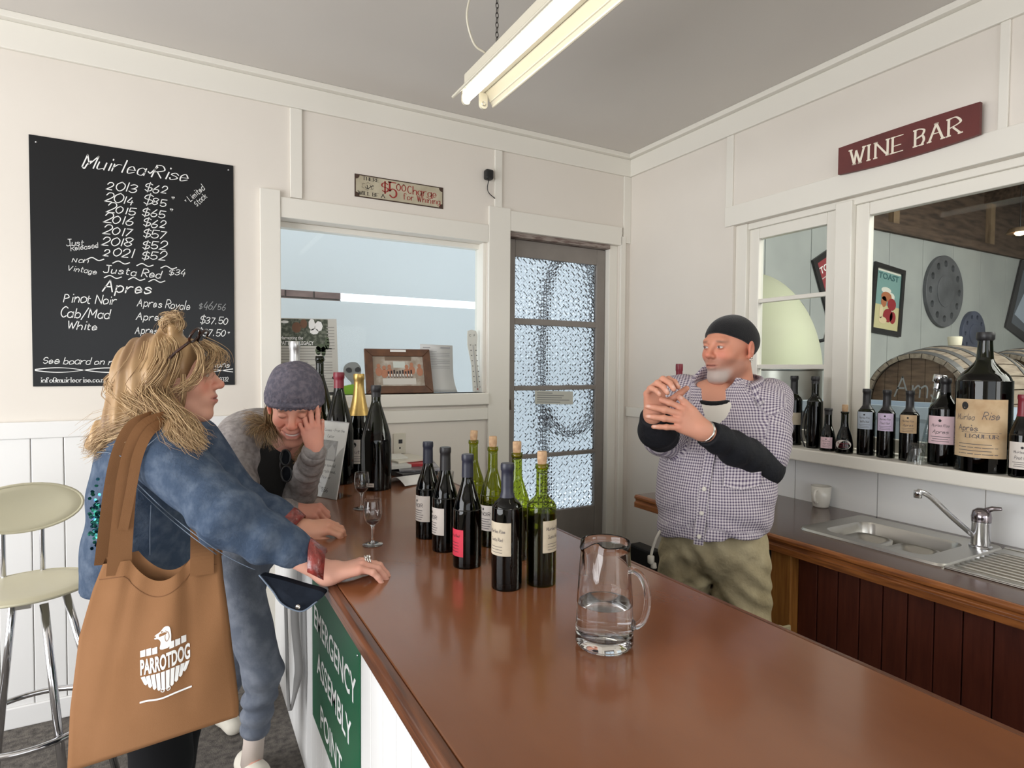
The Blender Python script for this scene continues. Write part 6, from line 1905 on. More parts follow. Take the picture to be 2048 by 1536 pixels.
M['check'] = gingham('checked_shirt', (206, 198, 202), (92, 80, 104), 105)
M['blackknit'] = mat('black_knit', (26, 26, 28), 0.9, spec=0.15, bump=(260, 0.5, 0.003), sheen=0.2)
M['blacksleeve'] = mat('black_sleeve', (24, 25, 30), 0.75, spec=0.25, bump=(70, 0.5, 0.006))
M['tee'] = mat('white_tee', (214, 208, 198), 0.85)
M['khaki'] = mat('khaki_cotton', (172, 160, 130), 0.9, spec=0.15, noise=(9, (140, 128, 100), 0.35, 0.7), bump=(30, 0.6, 0.012))
M['denim'] = mat('washed_denim', (64, 78, 98), 0.85, spec=0.15, noise=(30, (98, 110, 127), 0.42, 0.80, 10), bump=(90, 0.6, 0.005))
M['denimdark'] = mat('dark_denim', (24, 28, 36), 0.85, spec=0.1, noise=(14, (36, 42, 52), 0.4, 0.7), bump=(90, 0.3, 0.003))
M['seam'] = mat('pale_seam', (112, 125, 142), 0.85)
M['redcuff'] = mat('shiny_red_cuff', (146, 54, 48), 0.22, spec=0.6, noise=(60, (108, 34, 30), 0.4, 0.65), bump=(70, 0.8, 0.006), coat=0.5)
M['coral'] = mat('coral_lining', (206, 92, 92), 0.7)
M['canvas'] = mat('tan_canvas', (140, 101, 70), 0.9, spec=0.1, noise=(5, (132, 94, 63), 0.35, 0.7), bump=(420, 0.35, 0.0012))
M['blackpants'] = mat('black_trousers', (20, 20, 22), 0.85, spec=0.15)
M['greyhood'] = mat('grey_marl', (160, 154, 151), 0.92, spec=0.1, noise=(55, (134, 128, 126), 0.4, 0.65, 6), bump=(60, 0.45, 0.005))
M['beanie'] = mat('mottled_wool', (98, 96, 107), 0.95, spec=0.1, noise=(70, (122, 116, 126), 0.42, 0.65, 6), bump=(120, 0.8, 0.006))
M['darktop'] = mat('black_top', (30, 29, 28), 0.85, bump=(60, 0.4, 0.005))
M['jeans'] = mat('grey_blue_jeans', (100, 106, 118), 0.88, spec=0.12, noise=(17, (128, 133, 143), 0.42, 0.7, 8), bump=(110, 0.35, 0.004))
M['sneaker'] = mat('white_sneaker', (220, 214, 200), 0.7)
M['silvermetal'] = mat('silver', (214, 212, 206), 0.2, metal=1.0)
M['shell'] = mat('tortoiseshell', (62, 32, 22), 0.25, noise=(60, (28, 16, 12), 0.4, 0.6))


def ground(u, dep_):
    p = at(u, 735, dep_); p[2] = 0; return p


def belt_cut(S, z): S.cut((0, 0, z), (0, 0, -1))


# ================================================================== bartender
O3 = ground(1434, 2.12)
L3 = RT * math.cos(0.5) + TC * math.sin(0.5); F3 = TC * math.cos(0.5) - RT * math.sin(0.5)
B3 = np.stack([L3, F3, UP], 1)
P3 = lambda s, t, z: O3 + L3 * s + F3 * t + UP * z
f = TC * math.cos(1.0) - RT * math.sin(1.0) - UP * 0.06
hc = at(1457, 697, 2.10)
hd3, HM3 = head(hc, f, UP + RT * 0.02, 0.96, male=True, skin=(198, 136, 111), heavy=0.06, beard=True)
wl3, el3 = at(1408, 862, 1.86), at(1526, 930, 2.03); sl3 = at(1538, 800, 2.12)
wr3, er3 = at(1307, 830, 1.90), at(1326, 872, 2.05); sr3 = at(1352, 795, 2.20)
hl3 = hand(wl3, -RT * 0.86 + UP * 0.50 + TC * 0.12, TC * 0.9 + UP * 0.32 - RT * 0.1, 1, 1.06, ((18, 14, 8), (10, 14, 8), (8, 16, 10), (6, 18, 10)), (-2, -14, -20, -26), (26, -8, 12), el3, (204, 146, 122))
hr3 = hand(wr3, UP * 0.88 - RT * 0.05 + TC * 0.22, -TC * 0.8 + UP * 0.35 - RT * 0.45, -1, 1.04, ((48, 46, 30), (52, 48, 30), (54, 48, 30), (50, 44, 28)), (6, 0, -4, -8), (48, 26, 10), er3, (202, 144, 120))
core = Soft().chain([P3(0, 0.0, 1.42), P3(0, 0.02, 1.15), P3(0, 0.02, 0.95)], [0.10, 0.12, 0.09], k=0.05)
core.chain([sl3, el3], [0.045, 0.04]).chain([sr3, er3], [0.045, 0.04]).chain([P3(0, 0, 1.44), sl3], [0.06, 0.05]).chain([P3(0, 0, 1.44), sr3], [0.06, 0.05])
for s in (-1, 1): core.chain([P3(0.095 * s, 0.01, 0.92), P3(0.11 * s, 0.02, 0.5), P3(0.115 * s, 0.0, 0.09), P3(0.12 * s, 0.12, 0.06)], [0.065, 0.05, 0.035, 0.03])
v, fc = core.mesh(0.014)
man = person('person', 'bartender in black cap and checked shirt gesturing with both hands behind the counter', O3, [hd3, hl3, hr3, (v, fc, np.array(lin((200, 142, 118))))], M['skin'])
# shirt
S = Soft()
S.ell(P3(0, -0.01, 1.27), (0.20, 0.14, 0.25), B3).ell(P3(0, 0.03, 1.10), (0.198, 0.175, 0.20), B3, k=0.08)
S.cap(P3(0, 0.01, 1.08), P3(0, 0.015, 0.90), 0.166, 0.206, k=0.05)
S.cap(P3(-0.15, -0.02, 1.435), P3(0.15, -0.02, 1.435), 0.065, k=0.06).cap(P3(0, -0.02, 1.44), P3(0, -0.005, 1.50), 0.09, 0.078, k=0.04)
S.chain([sl3, sl3 * 0.5 + el3 * 0.5, el3 * 0.78 + sl3 * 0.22 + RT * 0.006], [0.080, 0.080, 0.080], k=0.04)
S.chain([sr3, sr3 * 0.45 + er3 * 0.55, er3], [0.086, 0.078, 0.070], k=0.04)
vn = P3(0, 0.075, 1.49); vb = P3(0.010, 0.118, 1.335)
S.cap(vn + F3 * 0.03, vb + F3 * 0.02, 0.052, 0.010, k=0.01, sub=True).cap(P3(0, 0.0, 1.49), P3(0, 0.06, 1.56), 0.058, 0.075, k=0.01, sub=True)
dl = wl3 - el3; dl /= np.linalg.norm(dl)
S.cut(P3(0, 0, 0.966), -UP + F3 * 0.06 + L3 * 0.12)


def folds3(P):
    z = P[:, 2]; q = P - O3
    d = 0.006 * wob(P, 30, 1) + 0.006 * creases(P, UP + L3 * 0.4, P3(0.12, 0.1, 0.99), 95, 0.14, 2) + 0.005 * creases(P, UP - L3 * 0.5, P3(-0.1, 0.12, 1.0), 70, 0.15, 3)
    return d + 0.006 * creases(P, el3 - sl3, sl3 * 0.4 + el3 * 0.6, 90, 0.10, 4) + 0.005 * creases(P, L3 + UP * 0.7, sl3 - L3 * 0.06, 80, 0.1, 5) + 0.005 * creases(P, L3 - UP * 0.7, sr3 + L3 * 0.06, 80, 0.1, 6)


shirt, SV = garment('checked_shirt', S, 0.0062, M['check'], man, folds3, 0.012, uv=True)
# placket, buttons, pocket, collar
pts = [surf_at(SV, O3, L3, UP, F3, s, z) + F3 * 0.0015 for s, z in ((0.012, 1.29), (0.006, 1.22), (0.0, 1.14), (-0.006, 1.06), (-0.012, 1.0), (-0.016, 0.965))]
G = crom(pts, 5); V = []; F = []
for i, p in enumerate(G): V += [p - L3 * 0.016, p + L3 * 0.016 + F3 * 0.002]
for i in range(len(G) - 1): F.append((2 * i, 2 * i + 1, 2 * i + 3, 2 * i + 2))
uv = np.array([((k % 2) * 0.032, V[k][2], 0) for k in range(len(V))])
mk('placket', V, F, M['check'], shirt, smooth=True, uvw=uv)
for z, s in ((1.155, 0.001), (1.075, -0.005), (0.995, -0.012)):
    p = surf_at(SV, O3, L3, UP, F3, s, z) + F3 * 0.003
    b = MB(); b.lathe([(0.0075, 0), (0.0075, 0.0025), (0.005, 0.0035), (0.0, 0.0025)], p, 12, F3, cap0=True); b.make('button', M['tee'], shirt, smooth=True)
V = []; F = []
for i in range(7):
    for j in range(7):
        V.append(surf_at(SV, O3, L3, UP, F3, 0.06 + 0.105 * i / 6, 1.17 + 0.115 * j / 6 - (0.012 * (1 - abs(i - 3) / 3) if j == 0 else 0)) + F3 * 0.003)
for i in range(6):
    for j in range(6): F.append((i * 7 + j, (i + 1) * 7 + j, (i + 1) * 7 + j + 1, i * 7 + j + 1))
mk('chest_pocket', V, F, M['check'], shirt, smooth=True, uvw=np.array([((k // 7) * 0.0175, (k % 7) * 0.019, 0) for k in range(49)]))
# collar leaves: folded ribbon round the neck, open at the front
V = []; F = []; uv = []
nc = hc - UP * 0.138 - f * 0.04
for i, a in enumerate(np.linspace(-2.45, 2.45, 31)):
    d = -F3 * math.cos(a) + L3 * math.sin(a); fr_ = abs(a) / 2.45
    top = nc + d * 0.082 + UP * (0.048 - 0.035 * fr_ ** 2); mid = nc + d * 0.094 + UP * (0.046 - 0.04 * fr_ ** 2)
    low = nc + d * (0.120 + 0.022 * fr_ ** 3) + UP * (-0.010 - 0.050 * fr_ ** 3); base_ = nc + d * 0.088 + UP * (-0.03 - 0.02 * fr_ ** 2)
    for q, p in enumerate((base_, top, mid, low)): V.append(p); uv.append((a * 0.09, q * 0.03, 0))
for i in range(30):
    for q in range(3): F.append((4 * i + q, 4 * i + 4 + q, 4 * i + 5 + q, 4 * i + 1 + q))
o = mk('collar', V, F, M['check'], shirt, smooth=True, uvw=np.array(uv)); o.modifiers.new('s', 'SOLIDIFY').thickness = 0.002
# white tee in the open neck
S = Soft().ell(P3(0, -0.012, 1.28), (0.185, 0.132, 0.235), B3).cap(P3(0, 0.0, 1.40), P3(0, 0.01, 1.455), 0.095, 0.078, k=0.05)
S.cut(P3(0, 0.02, 1.462), UP + F3 * 0.35).cut(P3(0, 0, 1.12), -UP)
tee, TV = garment('undershirt', S, 0.008, M['tee'], man)
b = MB(); nk = P3(0, 0.018, 1.458); b.tube([nk + (L3 * math.cos(a) + (F3 - UP * 0.35) * math.sin(a)) * 0.079 for a in np.linspace(0, 2 * PI, 33)[:-1]], 0.0095, 8, closed=True); b.make('neck_band', M['blackknit'], tee, smooth=True)
# black inner sleeves
S = Soft().chain([el3 * 1.0, el3 * 0.52 + wl3 * 0.48, wl3 + dl * -0.012], [0.064, 0.054, 0.043], k=0.02)
S.cap(el3 * 0.7 + sl3 * 0.3, el3 - UP * 0.012, 0.06, 0.064, k=0.03)
dcut = S.cut(wl3 - dl * 0.018, dl)
garment('inner_sleeve', S, 0.0055, M['blacksleeve'], man, lambda P: 0.004 * creases(P, dl, (el3 + wl3) / 2, 75, 0.16, 7) + 0.003 * wob(P, 40, 8), 0.008)
dr = wr3 - er3; dr /= np.linalg.norm(dr)
S = Soft().chain([er3 + UP * 0.0, er3 * 0.4 + wr3 * 0.6 - UP * 0.02, wr3 - dr * 0.01], [0.060, 0.060, 0.046], k=0.02); S.cut(wr3 - dr * 0.012 + UP * 0.012, dr + UP * 0.3)
garment('inner_sleeve', S, 0.0055, M['blacksleeve'], man, lambda P: 0.004 * creases(P, dr, er3, 80, 0.12, 9), 0.006)
b = MB(); x_, y_, _ = basis(dl); b.tube([wl3 - dl * 0.006 + (x_ * math.cos(a) * 0.0315 + y_ * math.sin(a) * 0.0315) for a in np.linspace(0, 2 * PI, 25)[:-1]], 0.0055, 6, closed=True); b.make('watch_band', M['silvermetal'], man, smooth=True)
# cap
Hc = Soft().ell((0, -0.017, 0.034), (0.0865, 0.107, 0.090)); Hc.ell((0, -0.03, 0.02), (0.083, 0.10, 0.07), k=0.02)
Hc.cut((0, 0.09, 0.066), (0, 0.56, -1)).ell((0, -0.016, 0.022), (0.074, 0.094, 0.078), k=0.003, sub=True)
v, fc = Hc.mesh(0.004, lambda P: 0.0012 * wob(P, 70, 3), 0.003)
mk('knit_cap', hc + (v * 0.96) @ HM3.T, fc, M['blackknit'], man, smooth=True)
er_ = hc + HM3 @ np.array([-0.083, -0.006, -0.040])
b = MB(); b.tube([er_ + HM3 @ np.array([-0.004, 0.007 * math.cos(a), 0.007 * math.sin(a)]) for a in np.linspace(0, 2 * PI, 15)[:-1]], 0.0017, 6, closed=True); b.make('earring', M['silvermetal'], man, smooth=True)
# trousers
S = Soft().ell(P3(0, 0.0, 0.93), (0.182, 0.145, 0.14), B3)
for s in (-1, 1): S.chain([P3(0.094 * s, 0.005, 0.86), P3(0.112 * s, 0.02, 0.5), P3(0.12 * s, 0.0, 0.10)], [0.100, 0.086, 0.072], k=0.012)
S.cut(P3(0, 0, 0.985), UP).cut(P3(0, 0, 0.075), -UP)
tro, TV3 = garment('cargo_trousers', S, 0.0085, M['khaki'], man, lambda P: 0.007 * creases(P, UP + L3 * 0.9, P3(0.12, 0.1, 0.78), 105, 0.15, 11) + 0.007 * creases(P, UP - L3 * 0.9, P3(-0.1, 0.1, 0.78), 100, 0.15, 12) + 0.007 * creases(P, UP * 0.6 + L3, P3(0.0, 0.12, 0.86), 90, 0.1, 14) + 0.005 * wob(P, 32, 13), 0.024)
pc = P3(0.155, 0.06, 0.60); n_ = (L3 * 0.75 + F3 * 0.6); n_ /= np.linalg.norm(n_); t_ = np.cross(UP, n_)
b = MB(); b.obox(pc + n_ * 0.045, t_ * 0.075, UP * 0.085, n_ * 0.018); o = b.make('cargo_pocket', M['khaki'], tro, bevel=0.012)
b = MB(); b.obox(pc + n_ * 0.066 + UP * 0.07, t_ * 0.08, UP * 0.024, n_ * 0.005); b.make('pocket_flap', M['khaki'], tro, bevel=0.004)
for s in (-1, 1):
    S = Soft().chain([P3(0.12 * s, -0.03, 0.055), P3(0.122 * s, 0.08, 0.05), P3(0.125 * s, 0.17, 0.042)], [0.052, 0.05, 0.042]); S.cut((0, 0, 0.004), -UP)
    garment('shoe', S, 0.009, M['blackpants'], man)
# cord with keys hanging from the pocket
P = [at(1334, 1046, 2.13), at(1322, 1060, 2.10), at(1312, 1078, 2.10), at(1305, 1098, 2.11), at(1302, 1112, 2.11)]
b = MB(); b.tube(crom(P, 4), 0.005, 6); b.lathe([(0.004, 0.0), (0.012, 0.006), (0.012, 0.03), (0, 0.034)], P[-1] - UP * 0.03, 8); b.lathe([(0, 0), (0.011, 0.003), (0.009, 0.02), (0, 0.022)], P[-1] - UP * 0.045 + RT * 0.01, 8)
b.make('key_cord', mat('pale_cord', (196, 190, 178), 0.7), tro, smooth=True)

# ================================================================== woman in denim
O1 = ground(312, 1.64)
F1 = RT * math.cos(0.36) - TC * math.sin(0.36); R1 = -(RT * -math.sin(0.36)) + TC * math.cos(0.36)
R1 = np.cross(F1, UP)                                           # her right: towards the camera
B1 = np.stack([R1, F1, UP], 1)
P1 = lambda s, t, z: O1 + R1 * s + F1 * t + UP * z
hc1 = at(352, 757, 1.62)
f1 = RT * math.cos(0.20) - TC * math.sin(0.20) + UP * 0.02
hd1, HM1 = head(hc1, f1, UP - RT * 0.04, 0.98, skin=(212, 160, 138))
sr1, er1, wr1 = at(318, 900, 1.47), at(458, 1034, 1.40), at(656, 1160, 1.455)
sl1, el1, wl1 = at(385, 885, 1.80), at(480, 1000, 1.86), at(604, 1066, 1.855)
wr1[2] = max(wr1[2], CT + 0.027); wl1[2] = max(wl1[2], CT + 0.026)
hr1 = hand(wr1, RT * 0.84 - TC * 0.38 + UP * 0.16, UP - RT * 0.16, -1, 0.95, ((30, 26, 8), (32, 30, 10), (32, 30, 10), (30, 28, 10)), (3, 0, -2, -5), (12, 14, 4), er1, (218, 164, 144), fr=0.040, wr=0.027)
hl1 = hand(wl1, RT * 0.93 - TC * 0.05 + UP * 0.10, UP * 0.85 + TC * 0.35, 1, 0.95, ((34, 44, 24), (38, 46, 26), (40, 46, 26), (40, 44, 24)), (2, 0, -2, -4), (16, 22, 6), el1, (214, 158, 132), wr=0.027)
core = Soft().chain([P1(0, -0.02, 1.34), P1(0, -0.01, 1.1), P1(0, 0, 0.92)], [0.09, 0.09, 0.11], k=0.05)
core.chain([P1(0, -0.01, 1.36), sr1], [0.05, 0.04]).chain([P1(0, -0.01, 1.36), sl1], [0.05, 0.04]).chain([sr1, er1], [0.04, 0.035]).chain([sl1, el1], [0.04, 0.035])
for s in (-1, 1): core.chain([P1(0.085 * s, 0, 0.88), P1(0.09 * s, 0.02, 0.48), P1(0.09 * s, -0.01, 0.09), P1(0.095 * s, 0.1, 0.05)], [0.075, 0.045, 0.032, 0.026])
v, fc = core.mesh(0.014)
w1 = person('person', 'woman with long blond hair in a denim jacket leaning both hands on the counter', O1, [hd1, hr1, hl1, (v, fc, np.array(lin((208, 156, 134))))], M['skin'])
# jacket
S = Soft()
S.ell(P1(0.0, -0.03, 1.23), (0.175, 0.118, 0.20), B1).ell(P1(0, -0.04, 1.06), (0.168, 0.125, 0.20), B1, k=0.08).cap(P1(0, -0.035, 1.0), P1(0, -0.035, 0.93), 0.135, 0.145, k=0.05)
S.cap(P1(-0.13, -0.015, 1.345), P1(0.13, -0.015, 1.345), 0.062, k=0.05).cap(P1(0, -0.02, 1.36), P1(0, 0.0, 1.42), 0.075, 0.066, k=0.04)
ar1 = wr1 - er1; ar1 /= np.linalg.norm(ar1); cf1 = wr1 - ar1 * 0.070 + UP * 0.014
S.chain([sr1, er1, er1 * 0.45 + cf1 * 0.55 - UP * 0.006, cf1], [0.078, 0.066, 0.053, 0.037], k=0.035)
al1 = wl1 - el1; al1 /= np.linalg.norm(al1); cf1l = wl1 - al1 * 0.035 + UP * 0.01
S.chain([sl1, el1, cf1l - al1 * 0.03], [0.078, 0.062, 0.046], k=0.03)
S.cut(P1(0, 0, 0.955), -UP)
S.cap(er1 * 0.28 + wr1 * 0.72 - UP * 0.035 + ar1 * 0.0, wr1 - UP * 0.026, 0.027, 0.030, k=0.004, sub=True)


def folds1(P):
    return 0.005 * creases(P, er1 - sr1, er1, 75, 0.13, 21) + 0.005 * creases(P, ar1, er1 * 0.4 + wr1 * 0.6, 85, 0.12, 22) + 0.004 * wob(P, 30, 23) + 0.005 * creases(P, UP + F1 * 0.5, P1(0.1, -0.05, 1.12), 50, 0.16, 24) + 0.004 * creases(P, al1, (el1 + wl1) / 2, 80, 0.12, 25)


jkt, JV = garment('denim_jacket', S, 0.0062, M['denim'], w1, folds1, 0.010)
# seams: double line down the near sleeve and across the back yoke


def seam(pts, name='sleeve_seam', r=0.0011, off=None):
    G = crom(pts, 8); Q = []
    for p in G:
        d = CAM - p; d /= np.linalg.norm(d); x_, y_, z_ = basis(d); q = JV - p; m = (np.abs(q @ x_) < 0.010) & (np.abs(q @ y_) < 0.010)
        if m.any(): Q.append(p + d * ((q[m] @ d).max() + 0.0006))
    if len(Q) < 4: return
    Q = np.array(Q)
    for _ in range(2): Q[1:-1] = 0.5 * Q[1:-1] + 0.25 * (Q[:-2] + Q[2:])
    b = MB(); b.tube(Q, r, 5); b.make(name, M['seam'], jkt, smooth=True)


for dv in (0, 9): seam([at(u, v + dv, dd) for u, v, dd in ((262, 955, 1.42), (330, 1020, 1.39), (405, 1080, 1.38), (480, 1128, 1.40), (560, 1152, 1.42), (628, 1160, 1.43))])
seam([at(u, v, dd) for u, v, dd in ((262, 955, 1.42), (282, 905, 1.41), (330, 862, 1.42))], 'armhole_seam')
seam([at(u, v, 1.62) for u, v in ((178, 905), (215, 905), (250, 915))], 'yoke_seam')
seam([at(u, v, 1.6) for u, v in ((302, 1010), (300, 1060), (300, 1110))], 'side_seam')
# red cuffs, dark hanging cuff flap of the open sleeve
x_, y_, z_ = basis(ar1)
V = []; F = []
for i, a in enumerate(np.linspace(-0.9, 1.75, 15)):
    d = UP * math.cos(a) + np.cross(ar1, UP) / np.linalg.norm(np.cross(ar1, UP)) * -math.sin(a) * (1 if (np.cross(ar1, UP) @ TC) < 0 else -1)
    for q, r_ in ((-0.052, 0.051), (-0.008, 0.046)): V.append(wr1 + ar1 * q + UP * 0.006 + d * r_)
for i in range(14): F.append((2 * i, 2 * i + 1, 2 * i + 3, 2 * i + 2))
o = mk('red_cuff', V, F, M['redcuff'], jkt, smooth=True); o.modifiers.new('s', 'SOLIDIFY').thickness = 0.005
cy = np.cross(al1, UP); cy /= np.linalg.norm(cy)
b = MB(); b.lathe([(0.043, -0.03), (0.050, 0.0), (0.047, 0.032), (0.040, 0.034), (0.040, -0.03)], wl1 - al1 * 0.05 + UP * 0.0, 24, al1 - UP * 0.25 - RT * 0.0); b.make('red_cuff', M['redcuff'], jkt, smooth=True)
flap = [(518, 1152, 1.40), (556, 1158, 1.405), (604, 1172, 1.41), (648, 1186, 1.42), (634, 1203, 1.415), (606, 1222, 1.405), (580, 1217, 1.40), (560, 1204, 1.395), (545, 1182, 1.395)]
FP = crom([at(*p) for p in flap], 4, closed=True); c0 = FP.mean(0)
V = [c0 + TC * 0.012] + list(FP) + [p - TC * 0.022 for p in FP] + [c0 - TC * 0.03]; n = len(FP)
F = [(0, 1 + i, 1 + (i + 1) % n) for i in range(n)] + [(1 + i, 1 + n + i, 1 + n + (i + 1) % n, 1 + (i + 1) % n) for i in range(n)] + [(2 * n + 1, 1 + n + (i + 1) % n, 1 + n + i) for i in range(n)]
fl = mk('open_cuff_flap', V, F, M['denimdark'], jkt)
b = MB(); b.tube(crom([at(u, v, d_ - 0.004) for u, v, d_ in flap[4:]] + [at(518, 1150, 1.395)], 5), 0.0019, 6); b.make('cuff_hem', M['seam'], fl, smooth=True)
b = MB(); b.lathe([(0.006, 0), (0.006, 0.003), (0, 0.004)], at(596, 1213, 1.395), 10, TC, cap0=True); b.make('stud', M['silvermetal'], fl, smooth=True)
# coral collar lining standing at the neck
V = []; F = []
nc = hc1 - UP * 0.165 - f1 * 0.045
for i, a in enumerate(np.linspace(-2.0, 2.0, 25)):
    d = -F1 * math.cos(a) + R1 * math.sin(a)
    V += [nc + d * 0.078 + UP * -0.02, nc + d * 0.092 + UP * 0.048, nc + d * 0.102 + UP * 0.046, nc + d * 0.128 + UP * -0.012]
for i in range(24):
    for q in range(3): F.append((4 * i + q, 4 * i + 4 + q, 4 * i + 5 + q, 4 * i + 1 + q))
o = mk('collar', V, F, M['coral'], jkt, smooth=True); o.modifiers.new('s', 'SOLIDIFY').thickness = 0.003
# sequin patch low on the back
V = []; F = []; n = 0
gm = mat('green_sequin', (60, 150, 130), 0.15, metal=0.8, noise=(90, (30, 60, 90), 0.4, 0.6))
for i in range(90):
    u, v = rng.normal(193, 7), rng.normal(1042, 32)
    p = at(u, v, 1.60); d = CAM - p; d /= np.linalg.norm(d); q = JV - p; x_, y_, _ = basis(d); m = (np.abs(q @ x_) < 0.012) & (np.abs(q @ y_) < 0.012)
    if not m.any(): continue
    p = p + d * ((q[m] @ d).max() + 0.0015); nn_ = d + rng.normal(0, 0.35, 3); nn_ /= np.linalg.norm(nn_); x_, y_, _ = basis(nn_)
    V += [p + (x_ * math.cos(a) + y_ * math.sin(a)) * 0.0045 for a in np.linspace(0, 2 * PI, 7)[:-1]]; F.append(tuple(range(n, n + 6))); n += 6
if V: mk('sequins', V, F, gm, jkt)['kind'] = 'stuff'
# trousers and shoes
S = Soft().ell(P1(0, -0.01, 0.90), (0.165, 0.135, 0.13), B1)
for s in (-1, 1): S.chain([P1(0.08 * s, 0, 0.85), P1(0.088 * s, 0.02, 0.48), P1(0.09 * s, -0.01, 0.09)], [0.10, 0.072, 0.055], k=0.02)
S.cut(P1(0, 0, 1.0), UP); garment('trousers', S, 0.009, M['blackpants'], w1)
for s in (-1, 1):
    S = Soft().chain([P1(0.09 * s, -0.04, 0.05), P1(0.095 * s, 0.06, 0.045), P1(0.10 * s, 0.14, 0.038)], [0.045, 0.043, 0.036]); S.cut((0, 0, 0.004), -UP); garment('shoe', S, 0.009, M['sneaker'], w1)
# rings on the near hand
RR = orient(RT * 0.84 - TC * 0.38 + UP * 0.16, UP - RT * 0.16)
rc = wr1 + RR @ (np.array([-0.006, 0.104, 0.001]) * 0.95)
b = MB()
for k_ in range(3):
    q = rc + RT * (-0.006 + 0.0055 * k_); b.tube([q + (RR[:, 0] * math.cos(a) + RR[:, 2] * math.sin(a)) * 0.0118 for a in np.linspace(0, 2 * PI, 17)[:-1]], 0.0022, 6, closed=True)
for k_ in range(7):
    q = rc + RT * rng.uniform(-0.009, 0.009) + UP * 0.011 + TC * rng.uniform(-0.004, 0.012); b.lathe([(0, -0.004), (0.0036, 0), (0, 0.004)], q, 8)
b.make('silver_rings', M['silvermetal'], w1, smooth=True)
# hair: mass, bun and strands
S = Soft()
H1 = lambda x, y, z: hc1 + HM1 @ (np.array([x, y, z]) * 0.98)
S.ell(H1(0, -0.022, 0.036), (0.087, 0.104, 0.092), HM1).cap(H1(0, -0.075, 0.03), H1(0, -0.10, -0.06), 0.06, 0.055, k=0.04)
S.chain([H1(0.03, -0.075, 0.0), at(262, 838, 1.54), at(215, 872, 1.54), at(188, 890, 1.55)], [0.07, 0.056, 0.036, 0.018], k=0.03)
S.chain([H1(0.062, -0.03, 0.0), H1(0.062, -0.045, -0.08), at(362, 868, 1.47), at(398, 912, 1.46)], [0.036, 0.045, 0.044, 0.014], k=0.025)
S.chain([H1(-0.05, -0.04, 0.0), H1(-0.055, -0.05, -0.09), H1(-0.05, -0.02, -0.17)], [0.05, 0.045, 0.02], k=0.03)
S.ell(at(345, 657, 1.60), (0.030, 0.032, 0.024), k=0.02)
S.ell(H1(0, 0.085, -0.035), (0.085, 0.060, 0.075), HM1, k=0.012, sub=True)
S.ell(H1(0.075, 0.035, -0.055), (0.03, 0.045, 0.05), HM1, k=0.01, sub=True)
gold = (196, 156, 106)
v, fc = S.mesh(0.0048, lambda P: 0.004 * np.sin(((P - hc1) @ HM1[:, 1]) * 170 + 2.2 * wob(P, 24, 31)) + 0.004 * wob(P, 40, 32), 0.009)
t_ = wob(v, 55, 33)[:, None] * 0.5 + 0.5
hair1 = mk('hair', v, fc, M['hair'], w1, smooth=True, colors=np.array(lin((128, 98, 68))) * (1 - t_) + np.array(lin((190, 156, 112))) * t_)
sp_ = 0.013
crown = H1(0.0, -0.03, 0.125)
G = []
for x0, y0, z0, end in ((0.075, 0.02, 0.08, None), (0.082, -0.01, 0.07, None), (0.08, -0.04, 0.06, None), (0.07, -0.07, 0.05, None), (0.05, -0.09, 0.05, None), (0.09, 0.0, 0.05, None), (0.03, -0.108, 0.05, None), (0.062, -0.088, 0.02, None)):
    a = H1(x0 * 0.3, y0 * 0.5 - 0.03, 0.118); b_ = H1(x0 * 0.92, y0, z0 * 0.75); c_ = H1(x0 * 1.02, y0 - 0.035, -0.03)
    for e in ((at(318, 850, 1.50), at(262, 872, 1.50), at(196, 898, 1.52)), (at(285, 830, 1.50), at(225, 856, 1.51), at(164, 908, 1.53)), (at(345, 850, 1.46), at(352, 880, 1.43), at(402, 918, 1.44)), (at(362, 845, 1.46), at(385, 880, 1.43), at(415, 905, 1.45)), (at(312, 845, 1.47), at(275, 880, 1.47), at(225, 900, 1.49))):
        G.append(([a, b_, c_, *e], sp_, 1))
G += [([H1(0.03, 0.05, 0.105), H1(0.066, 0.085, 0.06), H1(0.078, 0.070, 0.0), H1(0.085, 0.03, -0.03), H1(0.085, -0.03, -0.055)], 0.006, 0.8),
      ([H1(0.0, 0.06, 0.105), H1(0.03, 0.108, 0.07), H1(0.05, 0.104, 0.03), H1(0.075, 0.07, -0.005)], 0.009, 0.9), ([H1(-0.01, 0.06, 0.105), H1(0.0, 0.116, 0.07), H1(0.02, 0.116, 0.03)], 0.012, 0.9),
      ([H1(0.07, 0.04, 0.03), H1(0.083, 0.045, -0.04), H1(0.08, 0.035, -0.12), at(398, 880, 1.50), at(412, 920, 1.49)], 0.004, 0.35),
      ([at(345, 668, 1.60), at(362, 650, 1.59), at(350, 636, 1.60), at(332, 648, 1.60), at(338, 668, 1.60)], 0.007, 1.5), ([at(338, 668, 1.59), at(330, 652, 1.58), at(345, 640, 1.58), at(360, 655, 1.58)], 0.006, 1.5),
      ([at(345, 650, 1.6), at(352, 632, 1.6), at(368, 624, 1.6)], 0.006, 0.4), ([at(345, 650, 1.6), at(336, 632, 1.6), at(330, 624, 1.6)], 0.005, 0.3)]
for k_ in range(6):
    q = k_ / 5; G.append(([H1(0.08, -0.02 - 0.07 * q, 0.02), H1(0.09 - 0.03 * q, -0.05 - 0.06 * q, -0.06), at(330 - 50 * q, 845, 1.46), at(280 - 70 * q, 868 + 6 * q, 1.48), at(232 - 50 * q, 885 + 14 * q, 1.51), at(205 - 45 * q, 905 + 4 * q, 1.52)], 0.009, 1.0))
strands(G, 66, 0.013, 0.00095, M['hair'], hair1, seed=5, curl=0.012, cols=((214, 184, 140), (132, 100, 68)))
